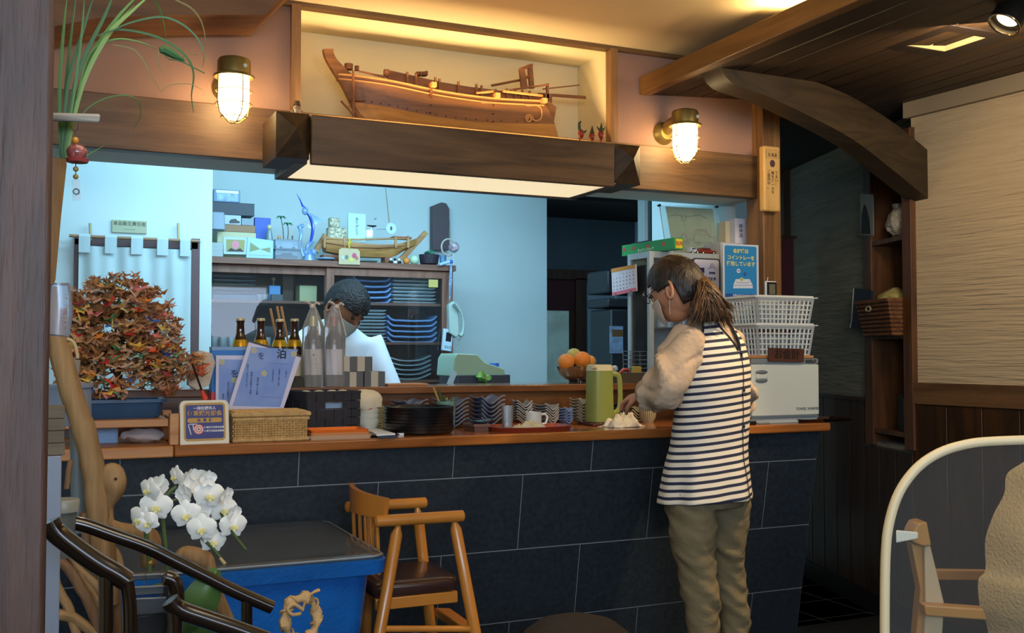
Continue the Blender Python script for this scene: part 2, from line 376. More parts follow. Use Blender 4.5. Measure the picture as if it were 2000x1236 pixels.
# kitchen walls
struct('wall_kitchen_left', MB().box(-2.2, .722, 5.0, 5.95, 0, 2.6), KWALL)
struct('wall_kitchen_back', MB().box(.6, 2.90, 5.86, 5.96, 0, 2.6), KWALL)
struct('wall_far', MB().box(2.5, 5.2, 7.6, 7.7, 0, 2.6), mat('far_grey_plaster', '4a565e', .9, var=.08, vs=4))
struct('wall_far_side', MB().box(4.6, 4.7, 4.9, 7.7, 0, 2.6), KWALL)
struct('floor_kitchen', MB().box(-2.2, 5, 3.98, 9, -.012, 0.0), mat('kitchen_floor', '6a6f70', .5))
struct('ceiling_kitchen_trim', MB().box(.2, 2.3, 4.72, 4.80, 2.535, 2.56), WHITEP)
# ------------------------------------------------------------------ counter
KS = .18
def yf(z): return 3.333+KS*(.985-z)
ct = thing('counter', 'long service counter faced with large dark slate tiles under a wooden worktop', 'counter', (1.4, 3.5, 0))
wt = thing('worktop', 'long glossy wooden worktop lying on the slate faced counter', 'worktop', (1.4, 3.5, .985))
obj('wooden_slab', MB().box(.372, 2.915, 3.3, 3.76, .985, 1.02), COUNTERW, wt, bevel=.006)
obj('pine_end', MB().box(-.35, .37, 3.3, 3.76, .985, 1.02), PINEW, wt, bevel=.005)
obj('front_body', MB().hexa([(-.35, yf(0)+.0015, 0), (2.885, yf(0)+.0015, 0), (2.885, 3.8, 0), (-.35, 3.8, 0)], [(-.35, yf(.985)+.0015, .985), (2.885, yf(.985)+.0015, .985), (2.885, 3.8, .985), (-.35, 3.8, .985)]), mat('tile_grout', '8d9294', .9), ct)
lg_ = thing('serving_ledge', 'raised wooden serving ledge running behind the worktop', 'ledge', (1.4, 3.85, 1.02))
obj('riser_board', MB().box(-.35, 2.868, 3.761, 3.785, 1.02, 1.15), wood('riser_wood', '7a4d28', '533117', 'x', .3, 4, coat=.3), lg_)
obj('ledge', MB().box(-.35, 2.868, 3.735, 3.985, 1.148, 1.176), wood('ledge_wood', '96603a', '6b3f20', 'x', .25, 4, coat=.5, bump=.04), lg_, bevel=.004)
obj('kitchen_side', MB().box(-.35, 2.868, 3.82, 3.97, 1.02, 1.147), CABW, lg_)
obj('kitchen_panel', MB().box(-.35, 2.868, 3.805, 3.97, .02, .984), CABW, ct)
SL = mat('slate_tile', '20272f', .42, vs=60, bump=.12, bs=90, col2='2c3640')
rows = [(.872, .984, [-.32, .22, .761, 1.296, 1.838, 2.38, 2.885]), (.600, .868, [-.32, -.05, .49, 1.032, 1.565, 2.105, 2.645, 2.885]), (.333, .596, [-.32, .2, .735, 1.274, 1.82, 2.36, 2.885]), (.066, .329, [-.32, -.06, .48, 1.02, 1.555, 2.095, 2.635, 2.885]), (0, .062, [-.32, .2, .735, 1.274, 1.82, 2.36, 2.885])]
for z0, z1, xs in rows:
    for a, c_ in zip(xs, xs[1:]):
        a += .0016; c_ -= .0016
        obj('slate_tile', MB().hexa([(a, yf(z0), z0), (c_, yf(z0), z0), (c_, yf(z0)+.014, z0), (a, yf(z0)+.014, z0)], [(a, yf(z1), z1), (c_, yf(z1), z1), (c_, yf(z1)+.014, z1), (a, yf(z1)+.014, z1)]), SL, ct)
# window in the wall behind the viewer (daylight and the pale reflection in glass and lacquer)
wn = struct('window_1', MB().box(-1.9, 2.5, -1.95, -1.93, 1.5, 2.1), mat('window_sky', 'cfe2ff', .5, emit=5))
# ------------------------------------------------------------------ curved brackets, left and right
def arcs(P0, fn, n=14): return [fn(i/n) for i in range(n+1)]
lo = [(1403, 123), (1430, 162), (1492, 185), (1570, 221), (1664, 271), (1734, 324), (1820, 394)]
hi = [(1403, 121), (1480, 132), (1560, 149), (1635, 176), (1690, 204), (1757, 248), (1820, 300)]
pb = Vector((2.33, 3.26, 0)); db = (Vector((3.715, 3.545, 0))-pb).normalized(); nb_ = Vector((db.y, -db.x, 0))
def smooth_poly(pts, k=4):
    out = []
    for i in range(len(pts)-1):
        p0, p1, p2, p3 = [Vector(pts[max(0, min(len(pts)-1, i+q))]) for q in (-1, 0, 1, 2)]
        for j in range(k):
            t = j/k; out.append(.5*((2*p1)+(p2-p0)*t+(2*p0-5*p1+4*p2-p3)*t*t+(3*p1-p0-3*p2+p3)*t**3))
    out.append(Vector(pts[-1])); return out
lo3 = smooth_poly([PP(x, y, pb, nb_) for x, y in lo]); hi3 = smooth_poly([PP(x, y, pb, nb_) for x, y in hi])
one('curved_brace', MB().strip(hi3, lo3, -nb_*.105), wood('brace_wood', '43341f', '2a2015', 'x', .55, 6), 'curved dark timber brace springing from the right plaster wall to the boarded ceiling', 'beam', smooth=True, ang=50)
lo = [(60, 58), (102, 52), (162, 41), (212, 34), (355, 29), (517, 29)]; hi = [(60, -60), (102, -60), (162, -60), (212, -60), (355, -60), (590, -60)]
q = [P(x, y, Y=3.45) for x, y in lo]; h = [Vector((p.x, p.y, 2.575)) for p in q]; h[-1].x += .13
lo3, hi3 = smooth_poly(q), smooth_poly(h)
one('curved_brace', MB().strip(hi3, lo3, (0, .24, 0)), wood('brace_wood_left', '80552f', '5a3a1c', 'x', .5, 5), 'pale brown timber bracket above the long leaves left of the boat niche', 'beam', smooth=True, ang=50)
# near post on the left
pr = P(98, 600, Y=.95)
struct('trim_11', MB().box(pr.x-.16, pr.x, .95, 1.07, 0, 2.58), wood('near_post_wood', '503326', '331e14', 'z', .55, 16, bump=.5), bevel=.005)
# ================================================================== wall lamps, niche ship, figures, ceiling fittings
BRASS = mat('olive_brass', '8c7a46', .42, .75, var=.2, vs=20)
GLOBE = mat('lamp_globe', (1.0, .90, .73), .4, emit=25)
GLOBE.node_tree.nodes['Principled BSDF'].inputs['Emission Color'].default_value = (1, .70, .33, 1)
def sconce(x, y, z, label):
    t = thing('wall_lamp', label, 'lamp', (x, y, z), 'ship style wall lamps')
    c = Vector((x, y, z)); L_ = lambda pr: [(r, q) for r, q in pr]
    obj('cap', MB().lathe([(.066, -.004), (.069, .002), (.058, .006), (.055, .008), (.055, .052), (.050, .060), (.03, .066), (0, .067)], c, 32), BRASS, t, smooth=True)
    obj('globe', MB().lathe([(.050, .0), (.051, -.03), (.051, -.085), (.047, -.11), (.036, -.132), (.018, -.145), (0, -.148)], c, 28), GLOBE, t, smooth=True)
    cg = MB()
    for k in range(4):
        a = R(20+90*k); d = Vector((math.cos(a), math.sin(a), 0)); cg.tube([c+d*.058, c+d*.060+Vector((0, 0, -.09)), c+d*.052+Vector((0, 0, -.128)), c+d*.02+Vector((0, 0, -.156)), c+Vector((0, 0, -.158))], .0022, 6)
    for q, r in ((-.05, .06), (-.095, .0605), (-.138, .042)): cg.tube([c+Vector((math.cos(a)*r, math.sin(a)*r, q)) for a in [2*math.pi*i/24 for i in range(24)]], .0018, 5, closed=True)
    obj('wire_guard', cg, BRASS, t, smooth=True)
    ar = obj('arm', MB().tube([c+Vector((0, .04, .03)), c+Vector((0, .11, .025)), c+Vector((0, .15, .005))], [.030, .026, .024], 14), BRASS, t, smooth=True)
    obj('wall_plate', MB().tube([c+Vector((0, .133, -.002)), c+Vector((0, .150, -.002)), c+Vector((0, .163, -.002))], [.030, .045, .050], 28), BRASS, t, smooth=True)
    obj('screw', MB().sph(c+Vector((.028, -.0465, .03)), .008, 10, 6), mat('pale_button', 'd8dad6', .4), t, smooth=True)
p = P(457, 150, Y=3.57); sconce(p.x, p.y, p.z, 'brass caged wall lamp glowing on the pink wall left of the niche')
p = P(1338, 245, Y=3.57); sconce(p.x, p.y, p.z, 'brass caged wall lamp glowing on the pink wall right of the niche')
# ---- wooden ship model in the niche
SHW = wood('ship_wood', '96602f', '6b4321', 'x', .5, 9); SHD = wood('ship_wood_dark', '8a5430', '643a20', 'x', .5, 9); SHL = mat('ship_trim_wood', 'd99a55', .45)
YN = 3.875
sh = thing('model_ship', 'large wooden model cargo ship with upswept bow in the lit wall niche', 'model ship', (1.5, YN, 2.05))
gun = smooth_poly([P(*q, Y=YN-.068) for q in [(668, 138), (754, 155), (850, 177), (955, 192), (1060, 198)]], 5)
chi = smooth_poly([P(*q, Y=YN-.058) for q in [(694, 193), (760, 209), (850, 229), (950, 240), (1082, 243)]], 5)
kee = smooth_poly([P(*q, Y=YN) for q in [(702, 240), (760, 254), (850, 270), (950, 280), (1092, 288)]], 5)
n = len(gun); hull = MB(); rows_ = []
def hw(t): return .012+.062*math.sin(min(1, t*2.2)*math.pi/2)
for i in range(n):
    t = i/(n-1); a = hw(t); sec = [(gun[i], -a), (gun[i].lerp(chi[i], .5), -a*1.05), (chi[i], -a*.90), (kee[i], -a*.25), (kee[i], a*.25), (chi[i], a*.90), (gun[i].lerp(chi[i], .5), a*1.05), (gun[i], a)]
    rows_.append([Vector((p.x, YN+y, p.z)) for p, y in sec])
vs = [p for r in rows_ for p in r]; fs = [(i*8+j, i*8+j+1, (i+1)*8+j+1, (i+1)*8+j) for i in range(n-1) for j in (0, 1, 5, 6)]; gs = [(i*8+j, i*8+j+1, (i+1)*8+j+1, (i+1)*8+j) for i in range(n-1) for j in (2, 3, 4)]
obj('bottom_planking', MB().add(vs, gs), wood('ship_wood_uplit', 'd8984e', 'b87a38', 'x', .5, 9), sh, smooth=True, ang=28)  # lighter colour stands in for light falling on the planks from below
fs += [tuple(range(8)), tuple(reversed(range((n-1)*8, n*8)))]
fs += [(i*8+7, i*8, (i+1)*8, (i+1)*8+7) for i in range(n-1)]
obj('hull', hull.add(vs, fs), SHW, sh, smooth=True, ang=28)
def xp(px_, py, y): return P(px_, py, Y=y)
st_o = [(632, 95), (634, 106), (640, 120), (652, 140), (668, 165), (683, 195), (704, 240)]
st_i = [(651, 95), (653, 106), (660, 118), (676, 134), (690, 150), (700, 180), (716, 240)]
obj('stem_post', MB().strip(smooth_poly([P(*q, Y=YN-.012) for q in st_o]), smooth_poly([P(*q, Y=YN-.012) for q in st_i]), (0, .024, 0)), SHW, sh, smooth=True, ang=50)
for dz, r in ((0.0, .0038), (-.018, .0032)):
    for s_ in (-1, 1):
        obj('rail', MB().tube([Vector((p.x, YN+s_*(hw(i/(n-1))+.003), p.z+dz)) for i, p in enumerate(gun)], r, 6), SHL, sh, smooth=True)
def bulw(pts, h, y, th=.006): return MB().strip([P(a, b_, Y=y) for a, b_ in pts], [P(a, b_+h, Y=y) for a, b_ in pts], (0, th, 0))
bw_pts = [(757, 136), (800, 146), (860, 160), (915, 169), (985, 178), (1060, 184)]
obj('bulwark', bulw(bw_pts, 22, YN-.045), SHD, sh); obj('bulwark', bulw(bw_pts, 20, YN+.045), SHD, sh)
for a, b_ in [(795, 145), (812, 148), (850, 155), (858, 158), (895, 163), (930, 168), (940, 171), (990, 177), (1006, 180), (1020, 180), (1034, 182)]:
    p0, p1 = P(a, b_-2, Y=YN-.047), P(a, b_+22, Y=YN-.047); obj('stanchion', MB().box(p0.x-.004, p0.x+.004, YN-.053, YN-.045, p1.z, p0.z+.004), SHW, sh)
def bar(m, a, b_, r, y0, y1, flat=1): return m.tube([P(*a, Y=y0), P(*b_, Y=y1)], r, 6, flat=flat)
obj('foredeck', MB().hexa([P(700, 141, Y=YN-.05), P(752, 153, Y=YN-.05), P(752, 153, Y=YN+.05), P(700, 141, Y=YN+.04)], [P(700, 137, Y=YN-.05), P(752, 148, Y=YN-.05), P(752, 148, Y=YN+.05), P(700, 137, Y=YN+.04)]), SHD, sh)
obj('cargo_tub', MB().cyl(P(681, 136, Y=YN), P(681, 125, Y=YN), .016, .017, 14), SHD, sh)
obj('cargo_tub', MB().cyl(P(697, 138, Y=YN), P(697, 129, Y=YN), .009, .009, 10).box(P(748, 150, Y=YN).x-.008, P(748, 150, Y=YN).x+.008, YN-.05, YN-.03, P(748, 155, Y=YN).z, P(748, 141, Y=YN).z), SHD, sh)
m = MB(); 
for a in (812, 818, 824, 829): m.box(P(a, 145, Y=YN).x-.004, P(a, 145, Y=YN).x+.004, YN-.03, YN+.0, P(a, 150, Y=YN).z, P(a, 141+(a % 3), Y=YN).z)
obj('windlass', m, SHD, sh)
for a, b_ in ((846, 166), (970, 187), (1062, 197)):
    p0 = P(a, b_, Y=YN-.085); q0 = obj('cross_beam', MB().box(p0.x-.010, p0.x+.010, YN-.10, YN+.09, p0.z-.009, p0.z+.009), SHL, sh)
for a in (842, 968): 
    p0 = P(a, 180, Y=YN-.083); obj('rowlock', MB().box(p0.x-.005, p0.x+.005, YN-.085, YN-.075, p0.z-.018, p0.z+.012), SHD, sh)
fr_ = MB(); 
fr_.prism([P(1015, 134, Y=YN-.02), P(1024, 132, Y=YN-.02), P(1031, 170, Y=YN-.02), P(1019, 172, Y=YN-.02)], (0, .012, 0)).prism([P(1032, 128, Y=YN+.02), P(1040, 126, Y=YN+.02), P(1044, 172, Y=YN+.02), P(1035, 172, Y=YN+.02)], (0, .012, 0))
fr_.hexa([P(1014, 138, Y=YN-.03), P(1024, 136, Y=YN-.03), P(1041, 130, Y=YN+.035), P(1031, 132, Y=YN+.035)], [P(1014, 133, Y=YN-.03), P(1024, 131, Y=YN-.03), P(1041, 124, Y=YN+.035), P(1031, 126, Y=YN+.035)])
obj('rudder_frame', fr_, SHD, sh)
obj('tiller', bar(bar(MB(), (960, 167), (1018, 156), .005, YN-.02, YN), (1018, 156), (1036, 148), .006, YN, YN+.02), SHD, sh)
obj('rudder_blade', MB().hexa([P(1050, 181, Y=YN), P(1144, 187, Y=YN), P(1144, 187, Y=YN+.008), P(1050, 181, Y=YN+.008)], [P(1050, 187, Y=YN), P(1145, 194, Y=YN), P(1145, 194, Y=YN+.008), P(1050, 187, Y=YN+.008)]), SHD, sh)
obj('oar', bar(MB(), (995, 176), (1072, 165), .004, YN-.05, YN-.05), SHD, sh)
obj('oar', bar(MB(), (1060, 174), (1132, 166), .0028, YN-.02, YN-.02), SHD, sh)
obj('oar', bar(MB(), (930, 182), (968, 178), .005, YN-.07, YN-.07), SHL, sh)
obj('oar', bar(MB(), (982, 178), (1060, 187), .005, YN-.07, YN-.07), SHL, sh)
obj('stern_post', MB().box(P(1062, 170, Y=YN).x, P(1066, 170, Y=YN).x, YN-.03, YN-.02, P(1062, 195, Y=YN).z, P(1062, 166, Y=YN).z).box(P(1058, 170, Y=YN).x, P(1072, 170, Y=YN).x, YN-.03, YN-.01, P(1062, 203, Y=YN).z, P(1062, 186, Y=YN).z), SHD, sh)
obj('transom', MB().prism([P(1052, 199, Y=YN-.06), P(1073, 199, Y=YN-.06), P(1087, 209, Y=YN-.06), P(1081, 243, Y=YN-.06), P(1056, 244, Y=YN-.06)], (0, .12, 0)), SHW, sh)
sp = [P(*q, Y=YN-.078) for q in [(940, 200), (1018, 203), (1030, 206), (1048, 206), (1057, 213), (1057, 230), (1048, 236), (1040, 233)]]
obj('scroll_trim', MB().tube(smooth_poly(sp), .0028, 6), SHL, sh, smooth=True)
cs = Vector(P(1033, 232, Y=YN-.074)); obj('scroll_trim', MB().tube([cs+Vector((math.cos(a)*.018*(1-a/14), 0, math.sin(a)*.018*(1-a/14))) for a in [i*.45 for i in range(24)]], .0032, 6), SHL, sh, smooth=True)
m = MB()
for i in range(2, n-2): m.cyl(Vector((chi[i].x, YN-hw(i/(n-1))*.93-.002, chi[i].z+.008)), Vector((chi[i].x, YN-hw(i/(n-1))*.93-.006, chi[i].z+.008)), .0026, .0026, 6)
for a, b_ in ((843, 190), (842, 205), (841, 220), (964, 205), (964, 222), (964, 237)): p0 = P(a, b_, Y=YN-.080); m.cyl(p0, p0+Vector((0, .008, 0)), .003, .003, 6)
nl_ = obj('nails', m, mat('nail_dark', '2a1c14', .5), sh)
ag = MB().tube([P(690, 138, Y=YN-.06), P(691, 236, Y=YN-.06)], .0052, 7).tube([P(666, 197, Y=YN-.06), P(688, 222, Y=YN-.06), P(696, 236, Y=YN-.06)], .0042, 6).tube([P(681, 193, Y=YN-.07), P(709, 198, Y=YN-.03)], .003, 6).tube([P(686, 202, Y=YN-.06), P(679, 210, Y=YN-.06)], .0015, 5)
obj('anchor', ag, SHD, sh, smooth=True)
# cradle under the hull
obj('cradle', MB().box(P(760, 260, Y=YN).x, P(775, 260, Y=YN).x, YN-.05, YN+.05, 2.05, P(760, 262, Y=YN).z), SHD, sh); obj('cradle', MB().box(P(1020, 260, Y=YN).x, P(1035, 260, Y=YN).x, YN-.06, YN+.06, 2.05, P(1030, 290, Y=YN).z), SHD, sh)
# ---- three little bird figures standing on the beam
FR, FG, FD = mat('figure_red', '8a2412', .45, var=.3, vs=60), mat('figure_green', '24321a', .5, var=.3, vs=60), mat('figure_base', '4b4436', .7, var=.2, vs=40)
for x, y0, y1, lab, kind in ((1133, 213, 272, 'curved red and green bird figure leaning left of its two companions', 0), (1156, 222, 274, 'middle and shortest red bird figure on a round stand', 1), (1174, 214, 275, 'rightmost winged red figure on a thin leg beside the niche post', 2)):
    pb_ = P(x, y1, Y=3.58); pb_.z = 2.108; k = .00178
    t = thing('bird_figure', lab, 'figurine', pb_, 'bird figures on the beam')
    obj('stand', MB().lathe([(.020, 0), (.021, .010), (.016, .016), (0, .017)], pb_, 14), FD, t, smooth=True)
    H = (y1-y0)*k; z = pb_.z
    obj('leg', MB().tube([pb_+Vector((0, 0, .014)), pb_+Vector((-.002, 0, H*.38))], [.003, .0035], 6), FR, t)
    dx = (.004, 0, 0)[kind]
    obj('body', MB().lathe([(.003, 0), (.010, H*.08), (.013, H*.2), (.010, H*.30), (.003, H*.36)], pb_+Vector((dx, 0, H*.34)), 12), FR, t, smooth=True)
    h = MB()
    if kind == 0: h.tube([pb_+Vector((.004, 0, H*.55)), pb_+Vector((-.004, 0, H*.75)), pb_+Vector((-.004, 0, H*.93)), pb_+Vector((.004, 0, H))], [.008, .006, .005, .003], 8).tube([pb_+Vector((.004, 0, H*.6)), pb_+Vector((.022, 0, H*.62)), pb_+Vector((.03, 0, H*.7))], [.007, .004, .001], 6)
    else:
        h.tube([pb_+Vector((0, 0, H*.66)), pb_+Vector((.001, 0, H*.85)), pb_+Vector((.002, 0, H))], [.010, .005, .001], 8)
        if kind == 2:
            for s_ in (-1, 1): h.tube([pb_+Vector((0, 0, H*.72)), pb_+Vector((s_*.012, 0, H*.76)), pb_+Vector((s_*.019, 0, H*.86))], [.006, .004, .001], 6)
    obj('head', h, FG, t, smooth=True)
# clear glass figure on the ledge left of the niche
pb_ = P(580, 222, Y=3.60); pb_.z = 2.113
t = thing('glass_figure', 'small clear glass figure standing on the timber arm left of the niche', 'figurine', pb_)
obj('body', MB().lathe([(.016, 0), (.014, .01), (.009, .024), (.014, .036), (.013, .05), (.006, .058)], pb_, 12).sph(pb_+Vector((-.016, 0, .034)), .007, 8, 6).sph(pb_+Vector((.016, 0, .034)), .007, 8, 6), mat('smoky_glass', 'cfc6b8', .08, trans=.85, ior=1.4), t, smooth=True)
obj('hat', MB().lathe([(.014, .056), (.012, .06), (.009, .072), (0, .074)], pb_, 12), mat('hat_dark', '4a3a2a', .4), t, smooth=True)
# ---- ceiling box and spot lamp
pc = P(1848, 72, Z=2.445); t = thing('ceiling_light_box', 'dark square wooden ceiling box with a pale recessed opening on the boarded ceiling', 'ceiling light', pc)
a_, h_ = .15, .095
m = MB().box(pc.x-a_, pc.x-h_, pc.y-a_, pc.y+a_, pc.z-.02, pc.z+.03).box(pc.x+h_, pc.x+a_, pc.y-a_, pc.y+a_, pc.z-.02, pc.z+.03).box(pc.x-h_, pc.x+h_, pc.y-a_, pc.y-h_, pc.z-.02, pc.z+.03).box(pc.x-h_, pc.x+h_, pc.y+h_, pc.y+a_, pc.z-.02, pc.z+.03)
obj('frame', m, mat('lightbox_wood', '1d120b', .5), t, bevel=.002)
i_ = .045; q0 = [(pc.x-h_, pc.y-h_), (pc.x+h_, pc.y-h_), (pc.x+h_, pc.y+h_), (pc.x-h_, pc.y+h_)]; q1 = [(pc.x-i_, pc.y-i_), (pc.x+i_, pc.y-i_), (pc.x+i_, pc.y+i_), (pc.x-i_, pc.y+i_)]
m = MB(); m.add([(x, y, pc.z-.016) for x, y in q0]+[(x, y, pc.z+.0) for x, y in q1], [(0, 1, 5, 4), (1, 2, 6, 5), (2, 3, 7, 6), (3, 0, 4, 7)])
obj('reflector', m, mat('warm_reflector', 'e8c98a', .35, emit=.25), t)
m = MB().box(pc.x-i_, pc.x+i_, pc.y-i_, pc.y+i_, pc.z+.0, pc.z+.004)
obj('louvre', m, mat('louvre_grey', '5d6468', .4, .4), t)
ps = P(1962, 46, Z=2.36); t = thing('spot_lamp', 'dark adjustable ceiling spot lamp shining at the top right corner', 'lamp', ps)
ax = Vector((-.55, .12, -.82)).normalized(); top = Vector((ps.x+.02, ps.y, ZC(ps.x)))
obj('housing', MB().tube([ps+ax*.005, ps-ax*.02, ps-ax*.09, ps-ax*.11], [.052, .052, .048, .03], 24, cap=False), mat('spot_black', '1a1816', .4), t, smooth=True)
obj('rim', MB().tube([ps+ax*(.003+.0035*math.sin(k)) + (ax.orthogonal().normalized()*math.cos(a)+ax.cross(ax.orthogonal().normalized())*math.sin(a))*.049 for k, a in [(0, 2*math.pi*i/28) for i in range(28)]], .004, 6, closed=True), mat('rim_steel', 'd8c8a8', .2, 1), t, smooth=True)
bl = obj('bulb', MB().tube([ps-ax*.02, ps-ax*.018], [.034, .034], 24), mat('spot_bulb', (1, .85, .6), .5, emit=14), t)
obj('stem', MB().cyl(ps-ax*.08, top, .012, .012, 10), mat('spot_black', '1a1816'), t)
light('spot_lamp_light', 'SPOT', ps+ax*.03, 85, (1, .70, .38), .03, aim=(2.12, 3.0, 1.0), spot=48, blend=.7)
# ---- hanging wooden sign on the post
c0 = P(1487, 283, Y=3.62); c1 = P(1525, 414, Y=3.62)
t = thing('wooden_sign', 'tall pale wooden beer sign board lettered in black, hung on the post', 'sign', ((c0.x+c1.x)/2, 3.63, c1.z))
SGW = wood('sign_board_wood', 'd8ac66', 'b98a48', 'z', .5, 4)
obj('board', MB().box(c0.x+.012, c1.x, 3.618, 3.656, c1.z, c0.z), SGW, t, bevel=.009, seg=3)
cx = (c0.x+c1.x)/2+.006; Hs = c0.z-c1.z; BR = mat('sign_print', '33211a', .7)
def sl(txt, fx, fz, size, m=BR, vert=False, par=t, b_=0):
    text(('\n'.join(txt)) if vert else txt, 'lettering', size, m, par, frame((cx+fx, 3.6172, c0.z-Hs*fz), (1, 0, 0), (0, -1, 0)), bold=b_)
sl('北海道', 0, .145, .017); sl('ーーーーーーーー', 0, .095, .0062); sl('ーーーーーーーー', 0, .115, .0062)
obj('print_line', MB().box(cx-.033, cx+.033, 3.6168, 3.618, c0.z-Hs*.185-.0006, c0.z-Hs*.185).box(cx-.033, cx+.033, 3.6168, 3.618, c0.z-Hs*.065-.0006, c0.z-Hs*.065).box(cx-.033, cx-.0324, 3.6168, 3.618, c0.z-Hs*.185, c0.z-Hs*.065).box(cx+.0324, cx+.033, 3.6168, 3.618, c0.z-Hs*.185, c0.z-Hs*.065), BR, t)
pz = c0.z-Hs*.27; obj('emblem', MB().prism([(cx+.0135*math.cos(a), 3.618, pz+.016*math.sin(a)) for a in [2*math.pi*i/24 for i in range(24)]], (0, -.001, 0)), mat('emblem_purple', '4a2c38', .6), t)
sl('うまい！', .021, .50, .0168, vert=True); sl('樽生ビールを', .001, .565, .0168, vert=True); sl('ご提供中。', -.020, .52, .0168, vert=True); sl('・・・・', 0, .93, .009); sl('ーー', 0, .955, .007)

nl_['kind'] = 'stuff'
# ================================================================== things on the worktop, left half
ZT = 1.02; ZL = 1.176
def nth(i, n): return ORD[i] if i < len(ORD) else 'lowest but %d' % (n-1-i)
def lvl(k, n):  # k counted from the bottom
    i = n-1-k
    return 'topmost' if i == 0 else 'bottom one' if k == 0 else ORD[i]
# pine stand
pt = P(340, 868, Z=ZT); xr = P(349, 850, Y=3.33).x; xl = P(331, 850, Y=3.33).x; zs = P(200, 821, Y=3.35).z; zb = P(200, 836, Y=3.35).z
t = thing('plant_stand', 'low pine stand holding the blue pot at the left end of the counter', 'stand', (.2, 3.45, ZT))
obj('board', MB().box(-.2, xl-.001, 3.345, 3.56, zb, zs), PINEW, t, bevel=.002)
obj('end_post', MB().box(xl, xr, 3.325, 3.36, ZT, P(340, 808, Y=3.33).z), PINEW, t, bevel=.002)
obj('end_post', MB().box(xl, xr, 3.53, 3.56, ZT, P(340, 808, Y=3.33).z), PINEW, t, bevel=.002)
obj('side_rail', MB().box(xl+.004, xr-.004, 3.36, 3.53, zb, zs+.004), PINEW, t, bevel=.002)
# blue bonsai pot with a mound of paper cranes
p0, p1 = P(152, 815, Y=3.40), P(322, 815, Y=3.40); zt = P(240, 781, Y=3.38).z
xa, xb = p0.x, p1.x; ya, yb = 3.40, 3.55; xc, yc = (xa+xb)/2, (ya+yb)/2
POT = mat('blue_pot_glaze', '2f4d6e', .35, var=.15, vs=10)
cr = thing('crane_tree', 'round tree of hundreds of coloured folded paper cranes in a blue pot', 'ornament', (xc, yc, zs))
def rr(x0, x1, y0, y1, r, n=4):
    o = []
    for cx_, cy_, a0 in ((x1-r, y1-r, 0), (x0+r, y1-r, 90), (x0+r, y0+r, 180), (x1-r, y0+r, 270)):
        for k in range(n+1): a = R(a0+90*k/n); o.append((cx_+r*math.cos(a), cy_+r*math.sin(a)))
    return o
def rings(m, rs):  # rs: list of (polygon xy, z)
    n = len(rs[0][0]); vs = [Vector((x, y, z)) for pl, z in rs for x, y in pl]
    f = [tuple(reversed(range(n)))]+[(i*n+k, i*n+(k+1) % n, (i+1)*n+(k+1) % n, (i+1)*n+k) for i in range(len(rs)-1) for k in range(n)]
    f.append(tuple(range((len(rs)-1)*n, len(rs)*n))); return m.add(vs, f)
obj('pot', rings(MB(), [(rr(xa+.02, xb-.02, ya+.012, yb-.012, .02), zs), (rr(xa+.012, xb-.012, ya+.008, yb-.008, .02), zs+.006), (rr(xa+.004, xb-.004, ya+.004, yb-.004, .02), zt-.012), (rr(xa-.006, xb+.006, ya-.006, yb+.006, .022), zt-.010), (rr(xa-.006, xb+.006, ya-.006, yb+.006, .022), zt), (rr(xa+.006, xb-.006, ya+.006, yb-.006, .016), zt), (rr(xa+.01, xb-.01, ya+.01, yb-.01, .014), zt-.008)]), POT, cr, smooth=True)
ctr = P(228, 674, Y=yc); tk = MB().tube([Vector((ctr.x, yc, zt-.01)), Vector((ctr.x+.01, yc, ctr.z)), Vector((ctr.x-.01, yc, ctr.z+.12))], [.016, .012, .006], 8)
for k in range(12):
    a = k*2.4; q = Vector((math.cos(a)*.13, math.sin(a)*.09, (k % 5)*.05-.08)); tk.tube([Vector((ctr.x, yc, ctr.z-.06+(k % 4)*.03)), ctr+q*.6+Vector((0, 0, -.01)), ctr+q], [.005, .004, .002], 5)
obj('trunk', tk, mat('crane_wire_brown', '4a3322', .8), cr)
cols = ['c4905e', 'b48050', 'd09c68', 'a8764c', 'c88e6c', 'd8a888', 'b87c46', 'f0963c', 'ee6a40', 'e0362c', 'f08a80', 'f0c050', 'e2c47e', '3f8a50', '3a62a0', '86b888', 'a84444', 'b4b4a8', 'e0b898', '96765a', 'cf9c70', 'e4a478']
cmesh = []
for i, c in enumerate(cols):
    m = mat('crane_paper_%s' % c, c, .75); me = bpy.data.meshes.new('paper_crane')
    vs = [(0, 0, -.004), (.010, 0, .004), (-.010, 0, .004), (0, .004, .004), (0, -.004, .004), (0, .020, .011), (0, -.020, .011), (.021, 0, .013), (.026, 0, .006), (-.023, 0, .015)]
    fs = [(0, 1, 3), (0, 3, 2), (0, 2, 4), (0, 4, 1), (1, 5, 2), (2, 6, 1), (1, 3, 7), (1, 7, 4), (7, 8, 1), (2, 9, 3), (2, 4, 9)]
    me.from_pydata(vs, [], fs); me.materials.append(m); cmesh.append((me, [Vector(v) for v in vs], fs))
def msurf(a, e):  # mound radius around the centre
    ce = math.cos(e) if e > 0 else math.cos(e*.55); r = 1+.06*math.sin(3*a+1)+.05*math.sin(5*a*e+2)
    return Vector((math.cos(a)*ce*.185*r, math.sin(a)*ce*.130*r, math.sin(e)*.215*r))
rnd = random.Random(11); n_ = 0
def rndM(rn): return Matrix.Rotation(rn.uniform(0, 6.28), 4, 'Z')@Matrix.Rotation(rn.uniform(-.5, .5), 4, 'X')@Matrix.Rotation(rn.uniform(-.6, .6), 4, 'Y')
front, back = [], []
